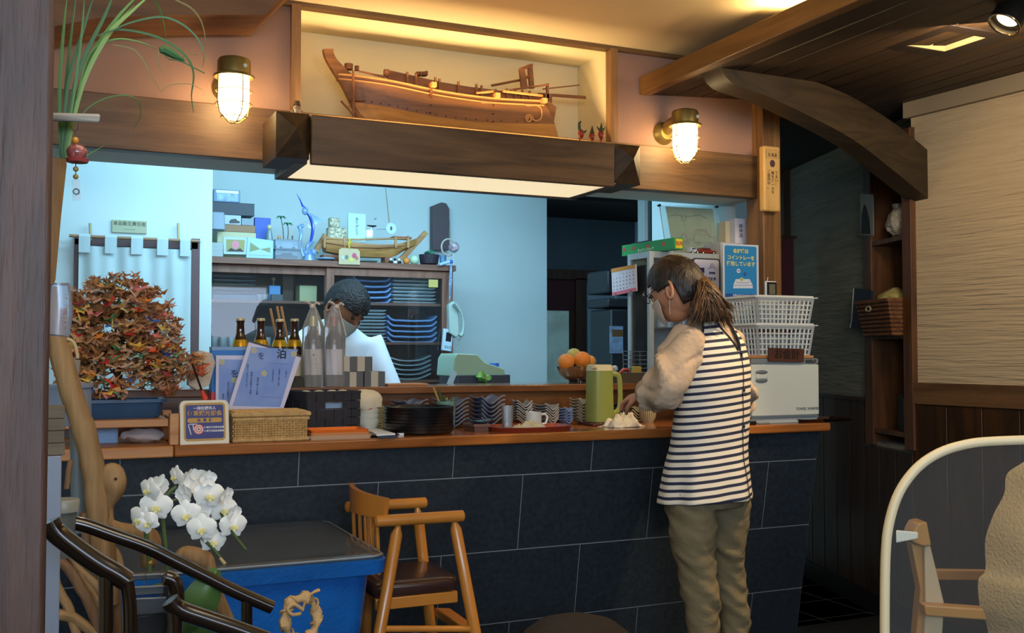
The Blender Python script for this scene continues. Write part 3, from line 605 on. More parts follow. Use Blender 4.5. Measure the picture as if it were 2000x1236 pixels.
for i in range(900):
    a = rnd.uniform(0, 2*math.pi); e = math.asin(rnd.uniform(-.80, 1)); q = msurf(a, e)*rnd.uniform(.86, 1.02)
    if i > 790: # branch reaching right
        s_ = rnd.random(); q = Vector((.12+.14*s_, -.03+rnd.uniform(-.04, .04), -.06-.02*s_+rnd.uniform(-.06, .06)*(1-s_*.4)))
    q.z = max(q.z, -.172+rnd.random()*.03)
    (front if (q.y < .02 and rnd.random() < .9) else back).append(q)
front.sort(key=lambda v: v.y)
for i, q in enumerate(front[:300]):
    me = rnd.choice(cmesh[:7]+cmesh) if q.z > -.02 else rnd.choice(cmesh)
    o = bpy.data.objects.new('paper_crane', me[0]); C.objects.link(o); o.parent = cr
    o.matrix_local = Matrix.Translation(ctr+q-wl(cr))@rndM(rnd)@Matrix.Scale(rnd.uniform(.95, 1.3), 4)
m = MB(); m.mi = []
for q in front[300:]+back:
    k = rnd.randrange(7); M_ = Matrix.Translation(ctr+q)@rndM(rnd); m.cur = k; m.add([M_@v for v in cmesh[k][1]], cmesh[k][2])
for k_ in range(420):
    a = rnd.uniform(0, 2*math.pi); e = math.asin(rnd.uniform(-.8, 1)); q = msurf(a, e)*rnd.uniform(.5, .84); q.z = max(q.z, -.165); k = rnd.choice((1, 3, 6)); M_ = Matrix.Translation(ctr+q)@rndM(rnd)@Matrix.Scale(1.4, 4); m.cur = k; m.add([M_@v for v in cmesh[k][1]], cmesh[k][2])
setp(obj('paper_crane_filling', m, [bpy.data.materials['crane_paper_'+c] for c in cols[:7]], cr), kind='stuff')
# bagged thing under the stand
q = P(265, 866, Z=ZT); bg = MB().sph((q.x+.02, 3.44, ZT+.024), (.07, .05, .024), 20, 10); bg.jit(.012, 40)
one('plastic_bag', bg, glassm('bag_film', (.75, .7, .72), .35, .25), 'crumpled clear plastic bag lying under the pine stand', 'bag', smooth=True)
q = P(190, 850, Y=3.5); one('pale_box', MB().box(q.x-.03, q.x+.06, 3.48, 3.53, ZT, ZT+.05), mat('pale_blue_card', '8fb0d8', .6), 'small pale blue box in the dark under the pine stand', 'box', bevel=.002)
# dark rod and tassel brushes leaning in the cranes
q0, q1 = P(166, 800, Y=3.385), P(192, 722, Y=3.36); one('dark_rod', MB().tube([q0, q1], [.003, .0035], 8).sph(q1, .006, 8, 6), BLACKPL, 'thin dark rod leaning on the front of the blue pot', 'rod', smooth=True)
q0, q1, q2 = P(400, 778, Y=3.38), P(394, 762, Y=3.38), P(376, 712, Y=3.38)
t = thing('tasselled_pendant', 'black and gold rod pendant with a red tassel right of the crane tree', 'ornament', q0)
obj('rod', MB().tube([q1, q2], .0032, 8), mat('black_gold', '2a2018', .3, .5, var=.8, vs=160), t); obj('tassel', MB().tube([q0+Vector((.002, 0, -.004)), q1], [.011, .004], 10), mat('red_silk', 'd8402a', .6), t)
# hexagonal cream box, red-blue printed box behind
hx = [(385, 762), (368, 752), (368, 700), (392, 684), (414, 690), (421, 708), (409, 752)]
one('cream_gift_box', MB().prism([P(a, b_, Y=3.56) for a, b_ in hx], (0, .05, 0)), mat('cream_card', 'dcc9b2', .7, var=.1, vs=40), 'cream many-sided gift box behind the right edge of the crane tree', 'box', bevel=.002)
c0, c1 = P(414, 684, Y=3.62), P(470, 690, Y=3.62)
t = thing('blue_printed_box', 'blue and red printed card box standing behind the two blue menu cards', 'box', (c0.x+.04, 3.65, ZT))
obj('carton', MB().box(c0.x, c0.x+.12, 3.62, 3.68, ZT, c0.z), mat('cyan_card', '2f7fd0', .5), t, bevel=.001); obj('red_band', MB().box(c0.x-.0005, c0.x+.012, 3.619, 3.6815, ZT, P(414, 766, Y=3.62).z), mat('red_card', 'd8404a', .5), t)
obj('pale_lid', MB().box(c0.x, c0.x+.12, 3.619, 3.681, c0.z, c0.z+.012), mat('pale_blue_card'  , '8fb0d8'), t)
# association sign
zc_ = P(398, 866, Y=3.33).z; a0, a1 = P(352, 866, Y=3.335), P(446, 866, Y=3.335)
t = thing('membership_plaque', 'cream plaque printed blue and gold, standing at the counter edge left of the wicker box', 'sign', ((a0.x+a1.x)/2, 3.335, ZT))
W_, H_ = (a1.x-a0.x), .136; cx = (a0.x+a1.x)/2; tl = R(8)
Mp = Matrix.Translation((cx, 3.322, ZT))@Matrix.Rotation(R(3), 4, 'Z')@Matrix.Rotation(-tl, 4, 'X')
def pl(m, poly, y0, y1): pts = [Mp@Vector((x, y0, z)) for x, z in poly]; return m.prism(pts, (Mp.to_3x3()@Vector((0, y1-y0, 0))))
def rrect(x0, x1, z0, z1, r0, r1, n=6):
    o = []
    for cx_, cz_, a_0, r in ((x1-r1, z1-r1, 0, r1), (x0+r1, z1-r1, 90, r1), (x0+r0, z0+r0, 180, r0), (x1-r0, z0+r0, 270, r0)):
        for k in range(n+1): a = R(a_0+90*k/n); o.append((cx_+r*math.cos(a), cz_+r*math.sin(a)))
    return o[::-1]
obj('board', pl(MB(), rrect(-W_/2-.002, W_/2+.002, 0, H_, .002, .016), 0, .02), mat('cream_plastic', 'efe6cf', .45), t, bevel=.0015)
w2 = W_/2-.009; pf = obj('gold_border', pl(MB(), rrect(-w2, w2, .010, H_-.008, .012, .012), -.0006, 0), mat('gold_print', 'c79c4c', .5), t)
w3 = w2-.006; obj('blue_field', pl(MB(), rrect(-w3, w3, .017, H_-.015, .006, .006), -.0012, -.0006), mat('print_blue', '3c3f86', .5), t)
obj('gold_label', pl(MB(), rrect(-w3+.005, w3-.005, .0665, .081, .007, .007), -.0018, -.0012), mat('gold_print_bright', 'd0a040', .5), t)
WHT = mat('print_white', 'f0eef2', .6); GOLD = mat('gold_print_bright', 'd0a040'); BLU = mat('print_blue', '3c3f86')
def ptx(s_, x, z, size, m, bold=0): o = text(s_, 'lettering', size, m, None, Mp@Matrix.Translation((x, -.0020, z))@Matrix.Rotation(math.pi/2, 4, 'X'), bold=bold); o.parent = t; o.matrix_local = Matrix.Translation(-wl(t))@Mp@Matrix.Translation((x, -.0020, z))@Matrix.Rotation(math.pi/2, 4, 'X')
ptx('一般社団法人', 0, .1105, .0115, WHT, .0003); ptx('伊東観光協会', 0, .0945, .0175, GOLD, .0004); ptx('会  員  証', 0, .0735, .0115, BLU, .0003)
ptx('伊東市観光協会会員', .028, .051, .0068, WHT, .0002); ptx('伊東観光協会加盟店', .028, .040, .0068, WHT, .0002)
lg = MB()
for (x0, z0, x1, z1) in ((-.050, .062, -.042, .030), (-.047, .062, -.024, .062), (-.036, .062, -.034, .044)): lg.tube([Mp@Vector((x0, -.002, z0)), Mp@Vector((x1, -.002, z1))], .0016, 6)
obj('logo_bars', lg, WHT, t)
for r, c in ((.0155, 'e87a6a'), (.0125, 'f0eef2'), (.010, 'e87a6a'), (.0065, 'f0eef2'), (.003, '6a4a30')): obj('logo_ring', pl(MB(), [(-.019+r*math.cos(a), .046+r*math.sin(a)) for a in [-2*math.pi*i/24 for i in range(24)]], -.0018-.004*(.0165-r)/.05, -.0012), mat('logo_'+c, c, .6), t)
# wicker box
WK = mat('wicker', 'c9a064', .6, var=.18, vs=60, bump=.3, bs=150); WKD = mat('wicker_gap', '6b4a22', .9)
g0 = P(456, 860, Y=3.335); g1 = P(602, 856, Y=3.335); zt = P(530, 803, Y=3.33).z; x0, x1, y0, y1 = g0.x, g1.x, 3.335, 3.50
t = thing('wicker_box', 'lidded light wicker box between the blue plaque and the orange trays', 'basket', ((x0+x1)/2, 3.42, ZT))
obj('body', MB().box(x0+.004, x1-.004, y0+.004, y1-.004, ZT+.002, zt-.024), WKD, t)
m = MB()
for r_ in range(9):
    z = ZT+.014+r_*.0073
    for face in range(2):
        n = 46 if face == 0 else 30; pts = []
        for k in range(n+1):
            u = k/n; o_ = .0022*(1 if ((k//2)+r_) % 2 else -1)
            pts.append((x0+.004+(x1-x0-.008)*u, y0+.002-o_, z) if face == 0 else (x0+.002-o_, y0+.004+(y1-y0-.008)*u, z))
        m.tube(pts, .0034, 5, flat=1)
setp(obj('weave', m, WK, t, smooth=True), kind='stuff')
m = MB()
for k in range(24): x = x0+.006+(x1-x0-.012)*k/23; m.tube([(x, y0+.001, ZT+.01), (x, y0+.001, zt-.024)], .0022, 5)
setp(obj('stakes', m, WK, t), kind='stuff')
for z, nm in ((ZT+.006, 'bottom_rim'), (zt-.024, 'top_rim')): obj(nm, MB().tube([(x0, y0, z), (x1, y0, z), (x1, y1, z), (x0, y1, z)], .006, 8, closed=True), WK, t, smooth=True)
m = MB().box(x0+.002, x1-.002, y0+.002, y1-.002, zt-.016, zt-.004)
for k in range(22): y = y0+.008+(y1-y0-.016)*k/21; m.tube([(x0+.004+(x1-x0-.008)*j/20, y, zt-.003+.001*((j+k) % 2)) for j in range(21)], .003, 4)
ld = obj('lid', m, WK, t); obj('lid_rim', MB().tube([(x0-.003, y0-.003, zt-.010), (x1+.003, y0-.003, zt-.010), (x1+.003, y1, zt-.010), (x0-.003, y1, zt-.010)], .0075, 8, closed=True), WK, ld, smooth=True)
# blue laminated menu cards standing behind
MB1, MBW = mat('menu_blue', '8fa6dc', .35, var=.12, vs=9, col2='6f92d8'), mat('menu_white', 'dcd6ea', .35)
def menu_card(label, quad, Y, th, rows_, par=None):
    tl_, tr_, br_, bl_ = [P(a, b_, Y=Y) for a, b_ in quad]; o = bl_
    t = thing('menu_card', label, 'menu', (bl_+br_)/2, 'blue laminated menu cards')
    obj('card', MB().prism([tl_, bl_, br_, tr_], (0, .003, 0)), MBW, t)
    ux, uz = (br_-bl_), (tl_-bl_); q = lambda u, v, d=0: bl_+ux*u+uz*v+Vector((0, -d, 0))
    obj('blue_field', MB().prism([q(.07, .93, .0006), q(.07, .06, .0006), q(.93, .06, .0006), q(.93, .93, .0006)], (0, .0006, 0)), MB1, t)
    xd, n_ = ux.normalized(), Vector((0, -1, 0))
    def tx(s_, u, v, size, vert=False, m_=INK, b_=0): text('\n'.join(s_) if vert else s_, 'lettering', size, m_, t, frame(q(u, v, .0012), xd, n_), bold=b_)
    for a in rows_: tx(*a)
    FY = mat('menu_flower', 'd8cfa0', .6)
    for u, v in ((.14, .88), (.88, .86), (.45, .55)):
        for k in range(5): a = k*1.257; c_ = q(u, v, .0012)+xd*math.cos(a)*.006+Vector((0, 0, math.sin(a)*.006)); obj('printed_flower', MB().prism([c_+xd*math.cos(b_)*.0045+Vector((0, 0, math.sin(b_)*.0045)) for b_ in [2*math.pi*i/8 for i in range(8)]], (0, .0005, 0)), FY, t)
    return t
menu_card('upright blue menu card half hidden behind the tilted one', [(422, 694), (500, 694), (500, 800), (421, 800)], 3.60, 0, [('を', .46, .66, .03), ('本日のお品書き', .30, .36, .008, True), ('お造り盛合せ', .52, .30, .007, True), ('煮魚定食', .18, .22, .007, True)])
menu_card('tilted blue menu card leaning on the wicker box, large brush characters at its top', [(486, 668), (588, 698), (552, 803), (444, 800)], 3.545, 0, [('泊', .66, .84, .034, False, INK, .0006), ('を', .30, .80, .026), ('特別な一日のおもてなし', .16, .50, .0075, True), ('季節のお料理をご用意', .27, .40, .0075, True), ('地魚を使ったお膳', .40, .36, .0075, True), ('ご予約はお早めに', .62, .52, .006, True), ('お部屋のご案内と料金', .74, .50, .006, True), ('一名様より', .85, .56, .006, True), ('ーーーーーーーー', .66, .70, .008), ('ーーーーーーーー', .70, .20, .008)])
c_ = [P(487, 664, Y=3.552), P(589, 694, Y=3.552), P(587, 700, Y=3.552), P(485, 670, Y=3.552)]
one('menu_clip_bar', MB().prism(c_, (0, .012, 0)), mat('dark_clip', '3a302c', .4), 'dark clip bar along the top of the tilted blue menu card', 'clip', bevel=.001)
# black woven basket of rolled towels
BW = mat('black_strap', '2b2b30', .5, var=.15, vs=30); t = thing('woven_basket', 'black woven strap basket full of cream rolls with a slot handle', 'basket', (.8236, 3.5, ZT), rz=R(11))
WL[t] = Vector((0, 0, 0)); W_, D_, H_ = .2, .19, .146
m = MB()
for r_ in range(5):
    for k in range(6):
        z0, z1 = r_*H_/5+.001, (r_+1)*H_/5-.001; o_ = .0016*((r_+k) % 2)
        if r_ == 3 and k in (2, 3): continue
        m.box(k*W_/6+.0008, (k+1)*W_/6-.0008, -o_-.001, .004, z0, z1)
    for k in range(5):
        z0, z1 = r_*H_/5+.001, (r_+1)*H_/5-.001; o_ = .0016*((r_+k+1) % 2); m.box(-o_-.001, .004, k*D_/5+.0008, (k+1)*D_/5-.0008, z0, z1); m.box(W_-.004, W_+.001+o_, k*D_/5+.0008, (k+1)*D_/5-.0008, z0, z1); 
    for k in range(6): m.box(k*W_/6, (k+1)*W_/6-.001, D_-.004, D_+.001, r_*H_/5+.001, (r_+1)*H_/5-.001)
setp(obj('woven_straps', m, BW, t), kind='stuff')
obj('floor_panel', MB().box(.003, W_-.003, .003, D_-.003, 0, .004), BW, t)
obj('rim', MB().box(-.003, W_+.003, -.003, .006, H_-.004, H_+.004).box(-.003, W_+.003, D_-.006, D_+.003, H_-.004, H_+.004).box(-.003, .006, .006, D_-.006, H_-.004, H_+.004).box(W_-.006, W_+.003, .006, D_-.006, H_-.004, H_+.004), BW, t)
obj('handle_slot_rim', MB().tube([(W_*.333, -.002, H_*.615), (W_*.667, -.002, H_*.615), (W_*.667, -.002, H_*.79), (W_*.333, -.002, H_*.79)], .0022, 6, closed=True), mat('grey_strap', '3c3c42', .4), t)
CRM = mat('cream_cloth', 'ddd0b8', .85, bump=.2, bs=200)
Mr = Matrix.Translation((.8236, 3.5, ZT))@Matrix.Rotation(R(11), 4, 'Z')
for k, (a, nm) in enumerate((( .035, 'leftmost'), (.085, 'second from the left'), (.135, 'third from the left'), (.176, 'rightmost'))):
    for q, z in enumerate((.132,)):
        m = MB().sph(Mr@Vector((a, .085, z)), (.021, .075, .020), 14, 8); one('rolled_towel', m, CRM, 'cream rolled towel in the black basket, %s of four' % nm, 'towel', 'rolled towels in the black basket', smooth=True)
one('rolled_towel_bed', MB().box(.83, .985, 3.56, 3.66, ZT+.006, ZT+.11), mat('pale_blue_cloth', 'b9cbe0', .8), 'pale blue white folded cloth seen through the slot of the black basket', 'cloth', bevel=.01)
# orange trays and clipboard
a0, a1 = P(607, 857, Z=ZT), P(722, 850, Y=3.34)
def tray_rect(nm, x0, x1, y0, y1, z, m_, lab, h=.014, grp=None):
    m = rings(MB(), [(rr(x0+.006, x1-.006, y0+.006, y1-.006, .008), z), (rr(x0, x1, y0, y1, .010), z+h), (rr(x0+.003, x1-.003, y0+.003, y1-.003, .009), z+h), (rr(x0+.008, x1-.008, y0+.008, y1-.008, .008), z+.003)])
    return one(nm, m, m_, lab, 'tray', grp, smooth=True, ang=30)
xa = P(606, 850, Y=3.34).x; xb = P(724, 850, Y=3.34).x
tray_rect('serving_tray', xa-.005, xb+.006, 3.333, 3.49, ZT, mat('tray_cream', 'd8b48e', .4), 'cream rectangular tray at the bottom of the small tray pile', .013, 'small rectangular trays')
tray_rect('serving_tray', xa, xb, 3.337, 3.485, ZT+.0085, mat('tray_peach', 'e59a62', .35), 'peach rectangular tray in the middle of the small tray pile', .013, 'small rectangular trays')
tray_rect('serving_tray', xa+.002, xb-.004, 3.340, 3.48, ZT+.017, mat('tray_orange', 'ee7a2c', .3, coat=.4), 'bright orange rectangular tray topmost of the small tray pile', .013, 'small rectangular trays')
q0 = P(712, 832, Z=ZT+.012); t = thing('order_pad', 'white order pad on a black clipboard left of the round black trays', 'notepad', P(745, 846, Z=ZT)); 
A = [P(728, 852, Z=ZT+.004), P(780, 850, Z=ZT+.004), P(722, 831, Z=ZT+.004), P(690, 832, Z=ZT+.004)]
obj('clipboard', MB().prism(A, (0, 0, .004)), BLACKPL, t); A2 = [P(736, 848, Z=ZT+.012), P(772, 846, Z=ZT+.012), P(724, 832, Z=ZT+.012), P(704, 833, Z=ZT+.012)]
obj('paper_block', MB().prism(A2, (0, 0, -.006)), PAPER, t)
one('ballpoint_pen', MB().tube([P(738, 855, Z=ZT+.004), P(760, 854, Z=ZT+.004)], .0035, 8).tube([P(760, 854, Z=ZT+.004), P(776, 853, Z=ZT+.004)], .0036, 8), [mat('pen_blue', '31435a', .3)], 'slim dark pen lying in front of the order pad', 'pen', smooth=True)
q = P(782, 848, Z=ZT+.004); one('white_eraser', MB().box(q.x-.012, q.x+.012, q.y-.004, q.y+.004, ZT, ZT+.008), PAPER, 'small white block lying beside the pen at the black trays', 'eraser', bevel=.001)
# round black trays
LAQ = mat('black_lacquer', '0d0d11', .34, coat=.25); pr_ = P(831, 851, Z=ZT); ctr_ = Vector((pr_.x+.022, 3.478, ZT)); rt = proto('round_tray')
obj('body', MB().lathe([(.100, 0), (.116, .002), (.1215, .006), (.124, .016), (.1215, .0165), (.117, .006), (.10, .004), (0, .004)], (0, 0, 0), 56), LAQ, rt, smooth=True, ang=30)
NT = 8
for k in range(NT):
    o = rt if k == 0 else dup(rt)
    put(o, ctr_+Vector((.0015*math.sin(k*2.1), .0015*math.cos(k*1.7), k*.0112)), 0, 'round black lacquer tray, %s of the stack on the counter' % lvl(k, NT), 'tray', 'stack of round black trays')
# tower of white bowls, with the flowered cloth over it
CER = mat('white_glaze', 'd9d6c6', .3, var=.05, vs=10); CEY = mat('cream_glaze', 'd6c690', .3, var=.1, vs=14)
bw = proto('rice_bowl'); obj('body', MB().lathe([(.026, 0), (.027, .005), (.046, .018), (.055, .036), (.0565, .046), (.054, .046), (.050, .032), (.03, .014), (0, .009)], (0, 0, 0), 30), CER, bw, smooth=True)
q = P(716, 828, Y=3.64)
for k in range(5):
    o = bw if k == 0 else dup(bw); put(o, (q.x, 3.64, ZT+k*.018), 0, 'thick white bowl, %s of the stack behind the black basket' % lvl(k, 5), 'bowl', 'white bowls behind the black basket')
cl = MB().sph((q.x-.012, 3.63, ZT+.105), (.068, .055, .045), 22, 12); cl.jit(.008, 30)
FL = mat('flower_cloth', 'e4d2b4', .9, vs=26, col2='e4d2b4'); nt = FL.node_tree
vo = nt.nodes.new('ShaderNodeTexVoronoi'); vo.inputs['Scale'].default_value = 22; rp = nt.nodes.new('ShaderNodeValToRGB'); tcn = nt.nodes.new('ShaderNodeTexCoord'); nt.links.new(tcn.outputs['Object'], vo.inputs['Vector']); nt.links.new(vo.outputs['Distance'], rp.inputs[0])
rp.color_ramp.elements[0].color = lin('b8442c'); rp.color_ramp.elements[0].position = .20; rp.color_ramp.elements[1].color = lin('e6d6b8'); rp.color_ramp.elements[1].position = .27
nt.links.new(rp.outputs[0], nt.nodes['Principled BSDF'].inputs['Base Color'])
one('flowered_cloth', cl, FL, 'cream cloth with red flowers draped over the white bowls', 'cloth', smooth=True)
pl_ = proto('small_plate'); obj('body', MB().lathe([(.026, 0), (.027, .003), (.042, .008), (.044, .010), (.040, .010), (0, .006)], (0, 0, 0), 28), CEY, pl_, smooth=True)
for j, (px_, py, n, yy, lab) in enumerate(((757, 840, 10, 3.60, 'in the tall stack beside the white bowls'), (772, 842, 5, 3.545, 'in the short stack touching the black trays'))):
    q = P(px_, py, Y=yy)
    for k in range(n):
        o = pl_ if (j == 0 and k == 0) else dup(pl_)
        put(o, (q.x, yy, ZT+k*.0088), 0, 'cream plate, %s %s' % (lvl(k, n), lab), 'plate', 'small cream plates'); 
# wavy blue-grey dishes
def wavy(name, w, d, amp, th, m_, ph=0.0, nb=1.0):
    t = proto(name)
    def fn(u, v): return ((u-.5)*w*(.86+.28*v*0), (v-.5)*d, amp*1.7*math.sin(2*math.pi*nb*u+ph)+amp*1.1*(2*v-1)**2+amp*.9*(2*u-1)**4+th+amp*.9)
    g = MB().grid(lambda u, v: fn(u, 1-v), 18, 8, th); k0 = min(p.z for p in g.v)
    for p in g.v: p.z = -p.z if False else p.z-k0
    obj('body', g, m_, t, smooth=True, ang=60); return t
DB = mat('navy_glaze', '3a4766', .22, var=.2, vs=18, col2='7f8799'); DG = mat('grey_glaze', '77797c', .35, var=.15, vs=20, col2='9a9690'); DBL = mat('blue_grey_glaze', '8696b8', .25, var=.1, vs=20); DBG = mat('beige_glaze', 'a4977c', .35, var=.15, vs=20); DDK = mat('dark_glaze', '45464a', .3, var=.2, vs=20)
stk = [('wavy_dish', 800, 3.672, .118, .10, .0065, .0045, DB, 6, .0150, 12, 'navy wavy dish', 'leftmost stack behind the black trays'),
       ('wavy_dish', 880, 3.672, .122, .10, .0070, .0045, DB, 6, .0150, 8, 'navy wavy dish', 'stack at the sticks jar'),
       ('wavy_dish', 952, 3.672, .120, .10, .0075, .0045, DB, 6, .0160, 5, 'navy wavy dish', 'stack behind the drinking glass'),
       ('grey_dish', 1020, 3.668, .075, .09, .0055, .004, DG, 8, .0098, -12, 'grey curved dish', 'tall stack behind the mug'),
       ('grey_dish', 1066, 3.668, .075, .09, .0055, .004, DG, 6, .0105, 10, 'grey curved dish', 'lower stack beside the mug'),
       ('small_blue_dish', 1103, 3.665, .05, .06, .004, .004, DBL, 5, .011, 6, 'pale blue small dish', 'stack beside the grey dishes'),
       ('beige_dish', 1131, 3.668, .06, .07, .0055, .004, DBG, 7, .0120, 0, 'beige wavy dish', 'stack left of the pitcher'),
       ('dark_dish', 1206, 3.668, .075, .08, .006, .004, DDK, 5, .0115, 10, 'charcoal wavy dish', 'stack right of the pitcher'),
       ('dark_dish', 1238, 3.668, .06, .08, .005, .004, DBG, 4, .012, -6, 'brown grey wavy dish', 'stack beside the striped cup')]
for nm, px_, yy, w_, d_, amp, th, mm, n, pit, rz, lab, where in stk:
    q = P(px_, 830, Y=yy); base = wavy(nm, w_, d_, amp, th, mm, ph=2.2 if 'navy' in lab else 1.2)
    for k in range(n):
        o = base if k == 0 else dup(base); put(o, (q.x+.001*math.sin(k*3+px_), yy, ZT+k*pit), R(rz), '%s, %s of the %s' % (lab, lvl(k, n), where), 'dish', where)
# jar with green sticks
q = P(874, 800, Y=3.60); t = thing('stick_jar', 'glass jar of green bamboo sticks rising behind the black trays', 'jar', (q.x, 3.615, ZT))
c_ = Vector((q.x, 3.615, ZT)); obj('jar', MB().lathe([(.030, 0), (.034, .004), (.036, .098), (.038, .104), (.034, .104), (.032, .006), (0, .004)], c_, 24), glassm('green_glass', (.6, .85, .75), .7), t, smooth=True)
for k, (dx, dz, l) in enumerate(((-.035, .15, 1), (-.024, .145, 1), (-.008, .118, .7), (.006, .112, .6), (.018, .116, .6), (.028, .11, .6), (-.03, .135, 1))):
    obj('stick', MB().tube([c_+Vector((dx*-.3, .008*math.sin(k), .01)), c_+Vector((dx*1.3, .012*math.cos(k*2), dz+.004))], [.004, .0035], 6), mat('green_bamboo' if k % 3 else 'dry_bamboo', '44602a' if k % 3 else 'b89a50', .5), t)
# red lacquer tray with glass, mug, cloth
RED = mat('red_lacquer', '8e3422', .28, coat=.4); q0, q1 = P(956, 835, Y=3.44), P(1112, 832, Y=3.44); xm = (q0.x+q1.x)/2; rx_ = (q1.x-q0.x)/2
def oval(cx_, cy_, a, b_, n=40, p=2.8): return [(cx_+a*math.copysign(abs(math.cos(k))**(2/p), math.cos(k)), cy_+b_*math.copysign(abs(math.sin(k))**(2/p), math.sin(k))) for k in [2*math.pi*i/n for i in range(n)]]
m = rings(MB(), [(oval(xm, 3.455, rx_*.93, .105), ZT), (oval(xm, 3.455, rx_, .115), ZT+.016), (oval(xm, 3.455, rx_*.985, .1125), ZT+.0165), (oval(xm, 3.455, rx_*.92, .103), ZT+.004)])
one('red_tray', m, RED, 'oval red lacquer tray holding a glass, a mug and a cloth', 'tray', smooth=True, ang=30)
zt_ = ZT+.004; q = P(991, 832, Y=3.42)
one('drinking_glass', MB().lathe([(.017, 0), (.018, .002), (.0185, .02), (.022, .088), (.0212, .088), (.0175, .022), (.016, .012), (0, .011)], (q.x, 3.42, zt_), 28), glassm('tumbler_glass', (.92, .96, .98), .82), 'tall empty drinking glass on the red tray', 'glass', smooth=True)
q = P(1042, 822, Y=3.50); t = thing('coffee_mug', 'white mug with its handle to the right on the red tray', 'mug', (q.x, 3.50, zt_)); c_ = Vector((q.x, 3.50, zt_))
MUG = mat('mug_white', 'd6d4cc', .25); obj('body', MB().lathe([(.027, 0), (.030, .003), (.0305, .058), (.0285, .058), (.027, .006), (0, .005)], c_, 30), MUG, t, smooth=True)
obj('handle', MB().tube([c_+Vector((.028, -.003, .048)), c_+Vector((.046, -.006, .050)), c_+Vector((.054, -.007, .036)), c_+Vector((.048, -.006, .016)), c_+Vector((.028, -.003, .010))], .0045, 8), MUG, t, smooth=True)
def cloth(name, cx_, cy_, z, sx, sy, sz, m_, lab, seed=0, rz=0):
    def fn(u, v):
        x, y = (u-.5), (v-.5); r = max(abs(x), abs(y))*2
        rr2 = (x*x+y*y)**.5*2; h = max(0, 1-max(r, rr2*.92)**5)*(.42+.75*mnoise.noise(Vector((x*3.4+seed, y*3.4, 1))))+.30*abs(mnoise.noise(Vector((x*7+seed, y*7, 5))))*(1-r**6)+.08*mnoise.noise(Vector((x*17, y*17+seed, 5)))*(1-r)
        return (cx_+(x*math.cos(rz)-y*math.sin(rz))*sx*(1+.15*mnoise.noise(Vector((y*4, seed, 0)))), cy_+(y*math.cos(rz)+x*math.sin(rz))*sy*(1+.15*mnoise.noise(Vector((x*4, seed, 3)))), z+.002+h*sz)
    return one(name, MB().grid(fn, 34, 24, .0025), m_, lab, 'cloth', smooth=True, ang=80)
q = P(1034, 834, Y=3.40); cloth('folded_cloth', q.x, 3.405, zt_, .135, .07, .038, mat('cream_towelling', 'ded0a8', .95, bump=.5, bs=220), 'crumpled cream cloth lying on the red tray before the mug', 3)
q = P(1222, 838, Y=3.42); cloth('crumpled_towel', q.x, 3.45, ZT, .14, .10, .070, mat('white_towelling', 'c9c2b2', .95, bump=.5, bs=220), 'crumpled white towel on the counter below the hand of the striped apron wearer', 8, .3)
q = P(934, 840, Y=3.46); t = thing('brown_case', 'small brown lidded case between black trays and red tray', 'box', (q.x, 3.47, ZT))
obj('body', MB().box(q.x-.026, q.x+.028, 3.43, 3.53, ZT, ZT+.018), mat('brown_card', '6a4438', .5), t, bevel=.001); obj('lid', MB().box(q.x-.030, q.x+.032, 3.426, 3.534, ZT+.018, ZT+.028), mat('brown_card_lid', '7f5c52', .5), t, bevel=.001)
def leaf_dish(u, v): x = (u-.5)*.10; w_ = .030*math.sin(math.pi*min(1, max(0, u)))**.6; return (q.x+.004+x, 3.455+(v-.5)*2*w_, ZT+.030+.010*(2*u-1)**2+.008*(2*v-1)**2)
one('leaf_dish', MB().grid(leaf_dish, 14, 6, .003), mat('teal_glaze', '2f4d62', .15, coat=.5, var=.4, vs=30), 'glossy teal leaf-shaped dish resting on the brown case', 'dish', smooth=True, ang=70)
# green vacuum pitcher on a brown stand
GP = mat('olive_green_plastic', '86904a', .42); CP = mat('cream_lid_plastic', 'cfc49c', .4)
b0, b1 = P(1146, 820, Y=3.56), P(1196, 820, Y=3.56); xm = (b0.x+b1.x)/2; zt1, zt2, zb_ = P(1175, 712, Y=3.53).z, P(1175, 724, Y=3.53).z, ZT+.014
t = thing('vacuum_pitcher', 'olive green vacuum pitcher with cream lid standing on a brown coaster', 'pitcher', (xm, 3.56, ZT+.012)); W0, W1 = .050, .045
obj('body', rings(MB(), [(oval(xm, 3.56, W0*.97, W0*.95, 36, 3.2), zb_), (oval(xm, 3.56, W0, W0, 36, 3.2), zb_+.01), (oval(xm, 3.56, W1+.002, W1+.002, 36, 3), zt2)]), GP, t, smooth=True, ang=40)
obj('lid', rings(MB(), [(oval(xm, 3.56, W1+.003, W1+.003, 36, 3), zt2), (oval(xm, 3.56, W1, W1, 36, 3), zt1-.003), (oval(xm, 3.56, W1-.006, W1-.006, 36, 3), zt1)]), CP, t, smooth=True, ang=35)
h = [P(a, b_, Y=3.535) for a, b_ in ((1188, 730), (1204, 731), (1210, 742), (1211, 785), (1206, 802), (1190, 812))]
obj('handle', MB().tube(smooth_poly(h, 3), [(.011, .006)]*16, 10, up=(0, 1, 0)), GP, t, smooth=True)
obj('spout', MB().tube([Vector((xm-.03, 3.53, zt1-.012)), Vector((xm-.052, 3.515, zt1-.006))], [.012, .008], 10), CP, t, smooth=True)
one('brown_coaster', MB().box(xm-.062, xm+.055, 3.50, 3.625, ZT, ZT+.012), mat('coaster_brown', '4a2018', .3, coat=.3), 'brown lacquered coaster under the green pitcher', 'coaster', bevel=.003)
